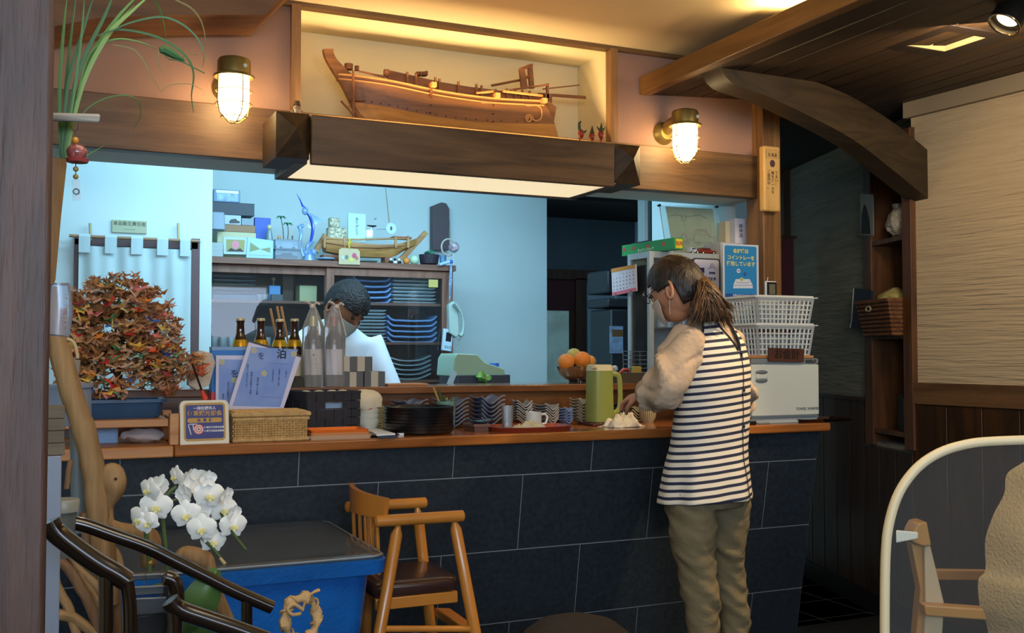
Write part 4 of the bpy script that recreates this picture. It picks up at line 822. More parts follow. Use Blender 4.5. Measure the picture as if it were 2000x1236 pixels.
# striped cup
q = P(1270, 832, Y=3.60); SC = mat('striped_cup_glaze', 'b0ac94', .3); nt = SC.node_tree
tcn = nt.nodes.new('ShaderNodeTexCoord'); gd = nt.nodes.new('ShaderNodeTexGradient'); gd.gradient_type = 'RADIAL'; ml = nt.nodes.new('ShaderNodeMath'); ml.operation = 'MULTIPLY'; ml.inputs[1].default_value = 26; fr = nt.nodes.new('ShaderNodeMath'); fr.operation = 'FRACT'; rp = nt.nodes.new('ShaderNodeValToRGB'); rp.color_ramp.interpolation = 'CONSTANT'; rp.color_ramp.elements[0].color = lin('4a5a5c'); rp.color_ramp.elements[1].color = lin('bdb79c'); rp.color_ramp.elements[1].position = .22
nt.links.new(tcn.outputs['Object'], gd.inputs[0]); nt.links.new(gd.outputs[0], ml.inputs[0]); nt.links.new(ml.outputs[0], fr.inputs[0]); nt.links.new(fr.outputs[0], rp.inputs[0]); nt.links.new(rp.outputs[0], nt.nodes['Principled BSDF'].inputs['Base Color'])
one('striped_cup', MB().lathe([(.022, 0), (.024, .004), (.033, .02), (.036, .045), (.035, .064), (.033, .064), (.033, .02), (0, .006)], (q.x, 3.62, ZT), 36), SC, 'thin striped cup standing beside the crumpled white towel', 'cup', smooth=True)
# ================================================================== things on the serving ledge
BGL = mat('brown_glass', '3a1c08', .08, coat=.6, spec=.8); GLB = mat('gold_label', 'd8a82c', .3, .6)
bt = proto('beer_bottle')
obj('body', MB().lathe([(.030, 0), (.0325, .004), (.033, .12), (.031, .145), (.022, .175), (.0155, .195), (.0135, .235), (.0155, .238), (.0155, .244), (.013, .246)], (0, 0, 0), 28), BGL, bt, smooth=True, ang=50)
obj('cap', MB().lathe([(.0145, .243), (.016, .244), (.0155, .251), (.013, .2535), (0, .254)], (0, 0, 0), 18), mat('pale_cap', 'cdb98a', .4, .3), bt, smooth=True)
obj('neck_label', MB().lathe([(.0295, .150), (.0265, .163), (.0225, .1745)], (0, 0, 0), 28), GLB, bt, smooth=True)
obj('body_label', MB().lathe([(.0334, .04), (.0336, .05), (.0336, .11), (.0334, .118)], (0, 0, 0), 28), mat('label_cream', 'd9cfae', .5), bt, smooth=True)
for k, (px_, nm) in enumerate(((469, 'leftmost'), (509, 'second from the left'), (546, 'third from the left'), (575, 'rightmost'))):
    q = P(px_, 700, Y=3.86); yb_ = 3.86 if k != 2 else 3.935; q = P(px_, 700, Y=yb_); put(bt if k == 0 else dup(bt), (q.x, yb_, ZL), k*1.3, 'brown bottle with gold neck label, %s on the ledge' % nm, 'bottle', 'brown bottles on the ledge')
q = P(500, 700, Y=3.94); one('dark_urn', MB().lathe([(.03, 0), (.040, .03), (.044, .07), (.038, .10), (.03, .11), (.03, .12)], (q.x, 3.94, ZL), 20), mat('urn_dark', '1d1816', .4), 'squat dark jar half hidden between the brown bottles', 'jar', smooth=True)
for k, (a, b_, c_, d_) in enumerate(((528, 602, 552, 680), (537, 598, 558, 668), (541, 598, 561, 660))): one('wooden_stick', MB().tube([P(c_+k*4, d_+40, Y=3.978), P(a+k*4, b_, Y=3.978)], [.004, .0052], 6), mat('stick_wood', 'b98a58', .6), 'thin wooden stick rising behind the bottles, %s of three' % ('leftmost', 'middle', 'rightmost')[k], 'stick', 'wooden sticks behind the bottles')
WG = mat('wine_glass_dark', '3c4246', .12, coat=.5); ORG = glassm('organza', (.97, .94, .92), .80, .8)
for k, (px_, lab, wc) in enumerate(((611, 'bottle in a sheer bow-tied organza bag with a lettered label, left of two', 'd8d2cc'), (652, 'bottle in a sheer organza bag with a plain white label, right of two', 'e2dde2'))):
    q = P(px_, 752, Y=3.80); c_ = Vector((q.x, 3.80, ZL)); t = thing('bagged_bottle', lab, 'bottle', c_, 'bottles in organza bags')
    obj('bottle', MB().lathe([(.030, 0), (.0325, .004), (.033, .16), (.029, .185), (.016, .205), (.0135, .215), (.0135, .262), (0, .263)], c_, 28), WG, t, smooth=True, ang=50)
    lb = obj('label', MB().lathe([(.0336, .045), (.0338, .05), (.0338, .135), (.0336, .14)], c_, 28), mat('label_%d' % k, wc, .6), t, smooth=True)
    obj('foil', MB().lathe([(.0142, .225), (.0145, .262), (0, .264)], c_, 16), mat('foil_%d' % k, ('c9c48a', '9c5a56')[k], .35, .4), t, smooth=True)
    m = MB()
    def fn(u, v):
        a = 2*math.pi*u; z = v*.30; r = .040*(1-.0*v) if v < .72 else .040-(v-.72)/.28*.032; r *= 1+.07*math.sin(a*7+v*5); return (c_.x+r*math.cos(a), c_.y+r*math.sin(a), ZL+.001+z)
    m.grid(fn, 42, 14); bag = obj('organza_bag', m, ORG, t, smooth=True, ang=180)
    kx = Vector((c_.x-.006*(1-2*k), c_.y-.01, ZL+.298))
    m = MB().sph(kx, (.011, .009, .009), 10, 6)
    for s_, l in ((-1, .030), (1, .026)): m.tube([kx, kx+Vector((s_*l*.6, -.004, .014)), kx+Vector((s_*l, -.006, .006 if (s_ > 0) else .018))], [.004, .010, .008], 8, flat=.5)
    m.tube([kx+Vector((.004, -.008, 0)), kx+Vector((.014, -.022, -.05)), kx+Vector((.016+.012*k, -.030, -.11))], [.005, .007, .008], 6, flat=.3)
    obj('ribbon_bow', m, mat('ribbon_cream', 'e4d2c4', .6), t, smooth=True)
    if k == 0:
        for z, s_, sz in ((.118, '★', .012), (.100, 'ーーーー', .006), (.085, '〰〰〰', .008), (.070, 'ーーー', .006), (.058, 'ーーーー', .005)): text(s_, 'lettering', sz, INK, t, frame((c_.x-.006, c_.y-.0345, ZL+z), (1, -.15, 0), (-.15, -1, 0)))
# striped boxes
S1, S2 = mat('stripe_cream', 'c2b8a4', .7), mat('stripe_grey', '5f6163', .7)
def stripebox(a, b_, yt, yb, lab, dz):
    x0, x1 = P(a, 740, Y=3.78).x, P(b_, 740, Y=3.78).x; z0 = ZL+dz; z1 = z0+.056
    t = thing('striped_box', lab, 'box', ((x0+x1)/2, 3.82, z0), 'striped gift boxes')
    n = 4 if dz else 3; w_ = (x1-x0)/n
    for k in range(n): obj('stripe_panel', MB().box(x0+k*w_, x0+(k+1)*w_, 3.78-.0006*(k % 2), 3.86, z0, z1-.001*(k % 2)), (S1, S2)[(k+1) % 2] if not dz else (S1, S2)[k % 2], t)
    for k in range(5): obj('stripe_panel', MB().box(x0-.0008, x0+.002, 3.78+k*.016, 3.78+(k+1)*.016, z0, z1), (S2, S1)[k % 2], t)
stripebox(670, 709, 0, 0, 'grey and cream striped box, bottom left of the three on the ledge', 0)
stripebox(711, 752, 0, 0, 'grey and cream striped box, bottom right of the three on the ledge', 0)
stripebox(668, 727, 0, 0, 'grey and cream striped box, lying on top of the other two', .057)
q = P(575, 765, Y=3.80); one('dark_wedge', MB().prism([P(562, 770, Y=3.79), P(578, 736, Y=3.79), P(592, 736, Y=3.79), P(602, 770, Y=3.79)], (0, .05, 0)), mat('dark_olive', '33301c', .6), 'dark olive wedge shaped stand left of the bagged bottles', 'stand', bevel=.002)
a, b_ = P(753, 750, Y=3.80), P(832, 748, Y=3.80); one('wooden_board', MB().box(a.x, b_.x, 3.77, 3.87, ZL, ZL+.009), PINEW, 'thin pale wooden board lying on the ledge right of the striped boxes', 'board', bevel=.002)
# bowl of oranges
q = P(1124, 745, Y=3.86); c_ = Vector((q.x, 3.86, ZL)); t = thing('fruit_bowl', 'footed shiny metal bowl holding oranges on the ledge', 'bowl', c_)
obj('bowl', MB().lathe([(.022, .012), (.045, .016), (.066, .034), (.078, .062), (.082, .070), (.079, .070), (.064, .036), (.04, .019), (0, .015)], c_, 36), mat('bowl_metal', 'b8a488', .18, .9), t, smooth=True)
for k in range(3): a = k*2.1+.4; obj('foot', MB().tube([c_+Vector((math.cos(a)*.03, math.sin(a)*.03, .016)), c_+Vector((math.cos(a)*.038, math.sin(a)*.038, .004)), c_+Vector((math.cos(a)*.03, math.sin(a)*.03, .0))], .003, 6), STEEL, t, smooth=True)
def fruit(px_, py, r, Y, c, lab):
    q = P(px_, py, Y=Y); m = mat('citrus_'+c, c, .45, var=.06, vs=10, bump=.25, bs=350); t = thing('orange', lab, 'fruit', q, 'citrus in the metal bowl')
    obj('peel', MB().sph(q, (r, r, r*.94), 22, 14), m, t, smooth=True); obj('stem_scar', MB().sph(q+Vector((-.3*r, -.6*r, .70*r)), .0025, 6, 4), mat('citrus_stem', '5a6a2a', .7), t)
fruit(1106, 706, .035, 3.83, 'e8892c', 'orange at the left of the metal bowl'); fruit(1137, 702, .036, 3.83, 'ea8424', 'biggest orange, front right in the metal bowl'); fruit(1121, 694, .032, 3.88, 'b7a650', 'greenish yellow citrus on top at the back of the bowl'); fruit(1151, 706, .029, 3.88, 'd9953c', 'small yellowish orange at the right edge of the bowl')
# steel tray, red clip, wire rack on the ledge
a, b_ = P(1206, 752, Y=3.76), P(1268, 750, Y=3.76)
one('steel_tray', rings(MB(), [(rr(a.x, b_.x+.10, 3.765, 3.94, .01), ZL), (rr(a.x-.003, b_.x+.103, 3.762, 3.943, .012), ZL+.040), (rr(a.x-.008, b_.x+.108, 3.757, 3.948, .012), ZL+.041), (rr(a.x-.008, b_.x+.108, 3.757, 3.948, .012), ZL+.043), (rr(a.x, b_.x+.10, 3.766, 3.94, .01), ZL+.043), (rr(a.x+.004, b_.x+.096, 3.77, 3.935, .01), ZL+.003)]), mat('brushed_steel', '8f8a80', .35, .9), 'shallow brushed steel tray on the ledge behind the green pitcher', 'tray', smooth=True, ang=30)
zt_ = ZL+.043; q = P(1222, 726, Y=3.80); m = MB().tube([q+Vector((-.030, 0, .004-.01)), q+Vector((-.01, 0, .010)), q+Vector((.012, 0, .008)), q+Vector((.018, 0, -.02))], [.006, .008, .007, .005], 8)
one('red_clamp', m, mat('red_plastic', 'b8341c', .35), 'red plastic clamp lying on the steel tray', 'clamp', smooth=True)
wr_ = MB(); a, b_ = P(1224, 722, Y=3.86), P(1257, 686, Y=3.86); x0, x1, z0, z1 = a.x, b_.x, ZL+.005, b_.z
for z in [z0+(z1-z0)*k/7 for k in range(8)]: wr_.tube([(x0, 3.83, z), (x1, 3.83, z), (x1, 3.89, z), (x0, 3.89, z)], .0014, 5, closed=True)
for x in (x0, x1):
    for y in (3.83, 3.89): wr_.tube([(x, y, z0), (x, y, z1)], .002, 6)
one('wire_rack', wr_, STEEL, 'small square wire rack in the steel tray before the glass cabinet', 'rack', smooth=True)
q = P(1243, 716, Y=3.81); one('yellow_packet', MB().box(q.x-.02, q.x+.02, 3.80, 3.82, zt_-.02, q.z+.002), mat('mustard_card', 'b8a04a', .5), 'small mustard yellow packet beside the red clamp', 'packet', bevel=.003)
q = P(1200, 722, Y=3.83); one('clear_packet', MB().sph((q.x, 3.83, ZL+.06), (.014, .014, .014), 10, 6).jit(.004, 80), mat('pale_film', 'b8c4c8', .3), 'crumpled clear wrapper behind the pitcher lid', 'wrapper', smooth=True)
# ------------------------------------------------------------------ glass showcase at the right end of the ledge
X0, X1, Y0, Y1, Z1 = 2.372, 2.735, 3.80, 3.985, P(1270, 490, Y=3.8).z
t = thing('glass_showcase', 'white framed glass cabinet full of glassware at the right end of the ledge', 'cabinet', (2.55, 3.9, ZL)); FRM = mat('showcase_frame', 'b9c6cc', .35, .3)
fw = .022
for x in (X0, X1-fw):
    for y in (Y0, Y1-fw): obj('upright', MB().box(x, x+fw, y, y+fw, ZL, Z1), FRM, t, bevel=.002)
for z in (ZL, Z1-.028): obj('ring_frame', MB().box(X0+fw, X1-fw, Y0, Y0+fw, z, z+.028).box(X0+fw, X1-fw, Y1-fw, Y1, z, z+.028).box(X0, X0+fw, Y0+fw, Y1-fw, z, z+.028).box(X1-fw, X1, Y0+fw, Y1-fw, z, z+.028), FRM, t, bevel=.002)
obj('top_panel', MB().box(X0+fw, X1-fw, Y0+fw, Y1-fw, Z1-.008, Z1-.001), FRM, t)
SGL = glassm('showcase_glass', (.95, .98, 1), .985)
obj('glass_pane', MB().box(X0+fw, X1-fw, Y0+.008, Y0+.012, ZL+.028, Z1-.028), SGL, t); obj('glass_pane', MB().box(X0+.008, X0+.012, Y0+fw, Y1-fw, ZL+.028, Z1-.028), SGL, t)
obj('back_panel', MB().box(X0+fw, X1-fw, Y1-.012, Y1-.006, ZL+.028, Z1-.028), mat('pale_back', '9fb2ba', .5), t)
shz = [P(1245, 640+0, Y=3.9).z-.0, P(1245, 560, Y=3.9).z]
for z in shz: obj('glass_shelf', MB().box(X0+.014, X1-.014, Y0+.014, Y1-.014, z-.006, z), SGL, t); 
obj('shelf_rail', MB().box(X0+.05, X0+.054, Y1-.03, Y1-.014, ZL+.03, Z1-.03), STEEL, t)
GW = glassm('pale_glassware', (.88, .95, .98), .7)
gl = proto('glass_jar'); obj('body', MB().lathe([(.016, 0), (.020, .004), (.021, .05), (.018, .07), (.012, .078), (.012, .092), (.0135, .094)], (0, 0, 0), 18), GW, gl, smooth=True)
kk = 0
for zi, z in enumerate([ZL+.03]+shz):
    for i, x in enumerate((X0+.06, X0+.115, X0+.17, X0+.225, X0+.28)):
        o = gl if kk == 0 else dup(gl); kk += 1
        put(o, (x, 3.885+.03*((i+zi) % 2), z), 0, 'clear jar, %s showcase level, %s' % (('lowest', 'middle', 'upper')[zi], ('nearest its left corner', 'second from the left', 'in the middle', 'second from the right', 'rightmost')[i]), 'jar', 'glass jars in the showcase')
# sticker on the front pane (mountain emblem of the certificate)
a, b_ = P(1355, 506, Y=3.797), P(1404, 590, Y=3.797)
t2 = thing('shop_certificate', 'white rounded certificate sheet with a blue mountain mark on the showcase glass', 'sign', ((a.x+b_.x)/2, 3.796, b_.z))
def flatrr(x0, x1, z0, z1, r, y, th): return MB().prism([(x, y, z) for x, z in rrect(x0, x1, z0, z1, r, r)], (0, th, 0))
obj('dark_edge', flatrr(a.x-.006, b_.x+.006, b_.z, a.z+.006, .012, 3.795, .002), mat('sheet_edge', '2b3038', .5), t2)
obj('sheet', flatrr(a.x, b_.x, b_.z+.004, a.z, .010, 3.7942, .0008), mat('sheet_white', 'c9c9da', .5), t2)
NAV = mat('sheet_navy', '2b2d66', .5)
q = P(1369, 527, Y=3.7935); obj('navy_block', MB().box(q.x-.012, q.x+.018, 3.7932, 3.794, q.z-.012, q.z+.010), NAV, t2)
q = P(1391, 522, Y=3.7935); pts = [(-.020, -.008), (-.012, -.004), (-.006, .010), (-.002, .016), (.002, .016), (.006, .010), (.012, -.004), (.020, -.008)]
obj('mountain_mark', MB().tube([(q.x+x, 3.7935, q.z+z) for x, z in pts], .0011, 5).tube([(q.x+.006*math.cos(a_), 3.7935, q.z-.005+.006*math.sin(a_)) for a_ in [i*.4 for i in range(1, 8)]], .001, 5), NAV, t2)
text('静岡県', 'lettering', .011, NAV, t2, frame((q.x, 3.7935, q.z-.026), (1, 0, 0), (0, -1, 0)), bold=.0003); text('認証店', 'lettering', .015, NAV, t2, frame((q.x-.002, 3.7935, q.z-.052), (1, 0, 0), (0, -1, 0)), bold=.0003)
# calendar on the left side of the showcase
XC = 2.352; c4 = [P(1194, 525, X=XC), P(1241, 516, X=XC), P(1243, 568, X=XC), P(1196, 578, X=XC)]
t = thing('desk_calendar', 'small calendar with orange top and pink foot hung on the showcase side', 'calendar', c4[3])
obj('sheet', MB().prism(c4[::-1], (.006, 0, 0)), mat('calendar_white', 'd8d0d8', .6), t)
def cq(u, v, d=.0): return c4[3].lerp(c4[2], u).lerp(c4[0].lerp(c4[1], u), v)-Vector((d, 0, 0))
obj('orange_band', MB().prism([cq(0, .86), cq(1, .86), cq(1, 1), cq(0, 1)][::-1], (-.001, 0, 0)), mat('calendar_orange', 'd08a3a', .6), t); obj('pink_band', MB().prism([cq(0, 0), cq(1, 0), cq(1, .13), cq(0, .13)][::-1], (-.001, 0, 0)), mat('calendar_pink', 'd8707c', .6), t)
xd = (c4[2]-c4[3]); k = 1
for r_ in range(5):
    for c_ in range(7):
        if (r_ == 0 and c_ < 2) or k > 31: continue
        q = cq(.09+c_*.135, .74-r_*.135, .0012); text(str(k), 'lettering', .007, mat('date_red', 'b04038') if c_ == 0 else INK, t, frame(q, xd, (-1, 0, 0))); k += 1
for u in (.18, .82): q = cq(u, -.02, .004); obj('clip', MB().box(q.x-.003, q.x+.004, q.y-.003, q.y+.003, q.z-.014, q.z+.010), STEEL, t)
# green wrap box
a_, b_ = P(1197, 504, Z=Z1+.003), P(1322, 488, Z=Z1+.003); a_ = Vector((2.40, 4.08, Z1+.001)); b_ = Vector((2.432, 3.70, Z1+.001)); d_ = (a_-b_).normalized(); s_ = Vector((-d_.y, d_.x, 0))*-1
t = thing('wrap_box', 'long green kitchen wrap carton lying on top of the showcase', 'box', (a_+b_)/2)
def slabx(p, q, s, w0, w1, z0, z1): P_ = lambda b, w_, z: b+s*w_+Vector((0, 0, z)); return MB().hexa([P_(p, w0, z0), P_(p, w1, z0), P_(p, w1, z1), P_(p, w0, z1)], [P_(q, w0, z0), P_(q, w1, z0), P_(q, w1, z1), P_(q, w0, z1)])
sd = Vector((d_.y, -d_.x, 0)); GRN = mat('wrap_green', '2f9a52', .4); 
if sd.x < 0: sd = -sd
obj('carton', slabx(b_, a_, sd, 0, .050, 0, .050), GRN, t, bevel=.002)
YL, RDm = mat('wrap_yellow', 'e2d23a', .45), mat('wrap_red', 'c84a44', .45)
obj('end_label', slabx(b_-d_*.0012, b_+d_*.001, sd, .008, .044, .005, .045), YL, t); text('徳用', 'lettering', .018, RDm, t, frame(b_-d_*.0018+sd*.026+Vector((0, 0, .025)), sd, -d_), bold=.0004)
for u in (.06, .17, .28, .35): q = b_+d_*u-sd*.0012; obj('flower_print', slabx(q, q+d_*.022, sd, 0, .0012, .022, .036), RDm, t)
text('キッチンラップ', 'lettering', .017, mat('wrap_white', 'e8f0e4', .5), t, frame(b_+d_*.2-sd*.0014+Vector((0, 0, .014)), -d_, -sd), bold=.0003)
# picture of cars between acrylic panels, with two toy cars
t = thing('framed_drawing', 'drawing of old cars held in a clear acrylic stand on the showcase', 'picture', (2.56, 3.93, Z1)); YP = 3.93
pq = [P(1300, 403, Y=YP), P(1392, 408, Y=YP), P(1404, 489, Y=YP), P(1316, 486, Y=YP)]; pq[2].z = pq[3].z = Z1+.002
obj('drawing_sheet', MB().prism([pq[0], pq[3], pq[2], pq[1]], (0, .002, 0)), mat('old_paper', 'c3b68c', .8, var=.05, vs=20), t)
ACR = glassm('acrylic', (.85, .95, .96), .9)
for sgn, qd in (('f', [P(1288, 401, Y=YP-.02), P(1400, 404, Y=YP-.02), P(1413, 489, Y=YP-.02), P(1302, 488, Y=YP-.02)]),):
    qd[2].z = qd[3].z = Z1+.001; obj('acrylic_panel', MB().prism([qd[0], qd[3], qd[2], qd[1]], (0, .003, 0)), ACR, t)
    for i, j in ((0, 3), (1, 2)): obj('panel_edge', MB().tube([qd[i], qd[j]], .0022, 6), mat('acrylic_edge', 'a8c4c8', .2), t)
    for i in (0, 1): obj('panel_screw', MB().cyl(qd[i]+Vector((0, -.006, .0)), qd[i]+Vector((0, .01, 0)), .0055, .0055, 12), mat('screw_dark', '3a3f42', .3, .8), t)
def art(u, v): return pq[3].lerp(pq[2], u).lerp(pq[0].lerp(pq[1], u), v)+Vector((0, -.0012, 0))
def draw(pts, m, r=.0012, cl=True): obj('printed_line', MB().tube([art(u, v) for u, v in pts], r, 5, closed=cl), m, t)
DR, DGn, DK = mat('art_red', 'a8604a', .8), mat('art_green', '8a8a4a', .8), mat('art_grey', '6a6a68', .8)
draw([(.50, .30), (.50, .42), (.55, .44), (.57, .55), (.78, .55), (.84, .42), (.93, .40), (.94, .28), (.5, .28)], DR, .0016); draw([(.10, .28), (.13, .36), (.22, .37), (.26, .44), (.33, .44), (.36, .30), (.10, .27)], DR, .0014)
for u in (.58, .86, .15, .33): draw([(u+.035*math.cos(a_), .27+.035*math.sin(a_)) for a_ in [i*.7 for i in range(9)]], DK, .0012)
draw([(.60, .44), (.76, .44), (.76, .52), (.60, .52)], DR, .0009); draw([(.38, .33), (.50, .33)], DK, .001, False); draw([(.05, .80), (.2, .84), (.35, .80), (.5, .82), (.7, .86), (.85, .79)], DGn, .0022, False); draw([(.3, .72), (.38, .74), (.4, .84), (.3, .84)], DK, .002); draw([(.34, .62), (.34, .72)], DK, .001, False)
def toycar(name, a, b_, top, lab, c1, c2, wag):
    p_, q_ = P(a, 492, Y=3.85), P(b_, 492, Y=3.85); x0, x1 = p_.x, q_.x; z0 = Z1+.0; h = top; t = thing(name, lab, 'toy car', ((x0+x1)/2, 3.85, z0), 'toy cars on the showcase'); L_ = x1-x0
    prof = [(0, .25), (0, .55), (.06, .62), (.10, .98), (.62, 1.0), (.72, .64), (.97, .58), (1, .5), (1, .25)] if wag else [(0, .25), (0, .8), (.1, 1.0), (.55, .98), (.75, .6), (1, .5), (1, .25)]
    obj('body', MB().prism([(x0+u*L_, 3.835, z0+v*h) for u, v in prof], (0, .03, 0)), mat(name+c1, c1, .3, coat=.5), t, bevel=.0015)
    for u in (.2, .8):
        for y in (3.832, 3.862): obj('wheel', MB().cyl((x0+u*L_, y, z0+h*.25), (x0+u*L_, y+.006, z0+h*.25), h*.24, h*.24, 14), BLACKPL, t); 
        obj('hubcap', MB().cyl((x0+u*L_, 3.8305, z0+h*.25), (x0+u*L_, 3.832, z0+h*.25), h*.12, h*.12, 10), PAPER, t)
    obj('side_window', MB().box(x0+L_*.16, x0+L_*.6, 3.8342, 3.835, z0+h*.66, z0+h*.9), mat(name+c2, c2, .3), t)
toycar('toy_van', 1345, 1361, .030, 'little white toy van standing left of the red toy wagon', 'c4ccd0', '3c4c8a', 0); toycar('toy_wagon', 1362, 1396, .030, 'little red toy wagon standing right of the white toy van', '8a2418', '4a3026', 1)
# white cabinet carrying two sake boxes, coin tray sign before them
one('white_box_stand', MB().box(2.742, 2.866, 3.80, 3.975, ZL, P(1450, 476, Y=3.82).z), mat('pale_carton', 'b0b4b8', .6), 'plain pale carton hidden behind the blue coin tray sign', 'box', bevel=.002)
zb_ = P(1450, 476, Y=3.82).z
for a, b_, lab, sy in ((1436, 1457.3, 'white boxed sake carton with black brush characters, left of two', .06), (1457.8, 1480, 'white boxed sake carton with black brush characters, right of two', .06)):
    x0, x1 = P(a, 450, Y=3.82).x, P(b_, 450, Y=3.82).x; zt2 = P(1450, 427, Y=3.82).z
    t = thing('sake_box', lab, 'box', ((x0+x1)/2, 3.85, zb_), 'white sake boxes'); obj('carton', MB().box(x0, x1-.001, 3.82, 3.82+sy+.02, zb_, zt2), mat('sake_white', 'd6d4de', .6), t, bevel=.0008)
    text('御\n神\n酒', 'lettering', .021, mat('brush_grey', '3a3c48', .7), t, frame(((x0+x1)/2, 3.8192, (zb_+zt2)/2+.0), (1, 0, 0), (0, -1, 0)))
x0, x1 = P(1417, 450, Y=3.86).x, P(1433, 450, Y=3.86).x; one('cream_carton', MB().box(x0, x1, 3.86, 3.93, zb_-.0, P(1420, 432, Y=3.86).z), mat('sake_cream', 'c9bc98', .6), 'narrow cream carton left of the two sake boxes', 'box', bevel=.001)
YS = 3.63; a, b_ = P(1412, 475, Y=YS), P(1481, 589, Y=YS); a.z += .0
t = thing('coin_tray_sign', 'blue and white sign about using the coin tray, with a drawn tray', 'sign', ((a.x+b_.x)/2, YS, 1.52)); zb2 = P(1450, 596, Y=YS).z
obj('sheet', MB().box(a.x, b_.x+.004, YS, YS+.006, zb2, a.z), mat('sign_white', 'c6d2de', .5), t, bevel=.001)
SB, SD = mat('sign_blue', '1f86c4', .45), mat('sign_navy', '1c4f9a', .45); xm = (a.x+b_.x)/2; w_ = (b_.x-a.x)/2-.008
obj('blue_field', flatrr(xm-w_, xm+w_, zb2+.002, a.z-.008, .008, YS-.001, .0009), SB, t); obj('navy_band', MB().box(xm-w_, xm+w_, YS-.0016, YS-.0009, zb2+.002, P(1450, 574, Y=YS).z), SD, t)
YW, WHs = mat('sign_yellow', 'd8d884', .5), mat('sign_white_print', 'd4dce8', .5)
def st(s_, py, size, m_, b=.0006): q = P(1447, py, Y=YS); text(s_, 'lettering', size, m_, t, frame((xm, YS-.0019, q.z), (1, 0, 0), (0, -1, 0)), bold=b)
st('会計時は', 491, .020, YW); st('コイントレーを', 504, .0205, YW); st('使用しています', 516, .0215, YW); st('新型コロナウイルス', 577, .0095, WHs, .0003); st('感染予防対策', 583, .0095, WHs, .0003)
def sq(x, y): q = P(x, y, Y=YS-.0015); return q
obj('tray_drawing', MB().prism([sq(1432, 563), sq(1432, 557), sq(1437, 545), sq(1464, 545), sq(1470, 557), sq(1470, 563)], (0, -.0006, 0)), WHs, t)
obj('tray_line', MB().tube([sq(1431, 557)+Vector((0, -.001, 0)), sq(1470, 557)+Vector((0, -.001, 0))], .0008, 5).tube([sq(1437, 549)+Vector((0, -.001, 0)), sq(1440, 552)+Vector((0, -.001, 0)), sq(1461, 552)+Vector((0, -.001, 0)), sq(1464, 549)+Vector((0, -.001, 0))], .0008, 5), SD, t)
for x, y, r, m_, ch in ((1442, 529, .0095, WHs, '●'), (1455, 535, .007, SD, ''), (1448, 546, .0088, YW, '')):
    q = sq(x, y); obj('coin_drawing', MB().prism([(q.x+r*math.cos(k), q.y-.0012, q.z+r*math.sin(k)) for k in [2*math.pi*i/20 for i in range(20)]], (0, -.0006, 0)), m_, t); obj('coin_centre', MB().prism([(q.x+r*.4*math.cos(k), q.y-.0018, q.z+r*.4*math.sin(k)) for k in [2*math.pi*i/12 for i in range(12)]], (0, -.0005, 0)), mat('coin_mark', '8a6a8a', .5), t)
# thermometer on the post
q = P(1505, 565, Y=3.65); t = thing('digital_thermometer', 'white square digital thermometer hanging on the wooden post', 'thermometer', (q.x, 3.65, q.z-.04))
obj('case', MB().box(q.x-.031, q.x+.031, 3.642, 3.658, q.z-.036, q.z+.036), WHITEP, t, bevel=.007, seg=3); obj('dark_face', MB().box(q.x-.0265, q.x+.0265, 3.6405, 3.643, q.z-.031, q.z+.031), BLACKPL, t, bevel=.002); obj('screen', MB().box(q.x-.015, q.x+.017, 3.6395, 3.641, q.z-.022, q.z+.022), mat('lcd_olive', '6e6c58', .3), t)
obj('hook', MB().tube([(q.x-.014, 3.655, q.z+.036), (q.x-.014, 3.65, q.z+.052)], .002, 6), WHITEP, t)
# ------------------------------------------------------------------ towel warmer and what stands on it
x0, x1, y0, y1, zt = P(1469, 770, Y=3.34).x, P(1602, 770, Y=3.34).x, 3.345, 3.60, P(1540, 700, Y=3.345).z
t = thing('towel_warmer', 'white front-door towel warmer at the right end of the counter', 'towel warmer', ((x0+x1)/2, 3.45, ZT)); TWW = mat('warmer_white', 'd6dacd', .4); TWG = mat('warmer_grey', '80878a', .4)
obj('body', MB().box(x0, x1, y0+.012, y1, ZT, zt), TWW, t, bevel=.004)
dz0, dz1 = P(1540, 811, Y=3.345).z, P(1540, 712, Y=3.345).z
dr = obj('door', MB().box(x0+.002, x1-.002, y0, y0+.011, dz0, dz1), TWW, t, bevel=.003)
obj('top_strip', MB().box(x0+.002, x1-.002, y0+.002, y0+.011, dz1+.004, zt-.001), TWG, t, bevel=.001); obj('bottom_strip', MB().box(x0+.002, x1-.002, y0+.003, y0+.011, dz0-.012, dz0-.003), mat('warmer_blue_grey', '68757c', .4), t)
for py, nm in ((727, 'handle'), (743, 'handle')): q = P(1487, py, Y=y0); obj(nm, MB().sph((q.x, y0-.002, q.z), (.030, .006, .009), 18, 8), mat('handle_grey', '6f7678', .35), dr, smooth=True)
q = P(1487, 735, Y=y0); obj('latch_strip', MB().box(q.x-.027, q.x+.030, y0-.005, y0, q.z-.010, q.z+.010), TWW, dr, bevel=.003)
q = P(1578, 798, Y=y0); text('TOWEL WARMER', 'lettering', .0155, mat('warmer_print', '3a3f42', .5), t, frame((q.x, y0-.0012, q.z), (1, 0, 0), (0, -1, 0)))
q = P(1585, 705, Y=y0); obj('switch_plate', MB().box(q.x-.03, q.x+.022, y0-.001, y0+.003, q.z-.007, q.z+.006), mat('switch_dark', '3f4446', .4), t); obj('switch_knob', MB().cyl((q.x+.006, y0-.006, q.z), (q.x+.006, y0, q.z), .005, .005, 12), STEEL, t)
for x in (x0+.02, x1-.03): obj('foot', MB().box(x, x+.015, y0+.02, y0+.035, ZT-.0, ZT+.001), BLACKPL, t)
zb_ = zt+.001; one('wooden_board', MB().box(x0-.02, P(1590, 693, Y=3.35).x, 3.352, 3.60, zb_, zb_+.011), PINEW, 'thin wooden board lying on the towel warmer under the white crates', 'board', bevel=.002)
CRT = mat('crate_white', 'd0d3cf', .5); zc = zb_+.0115
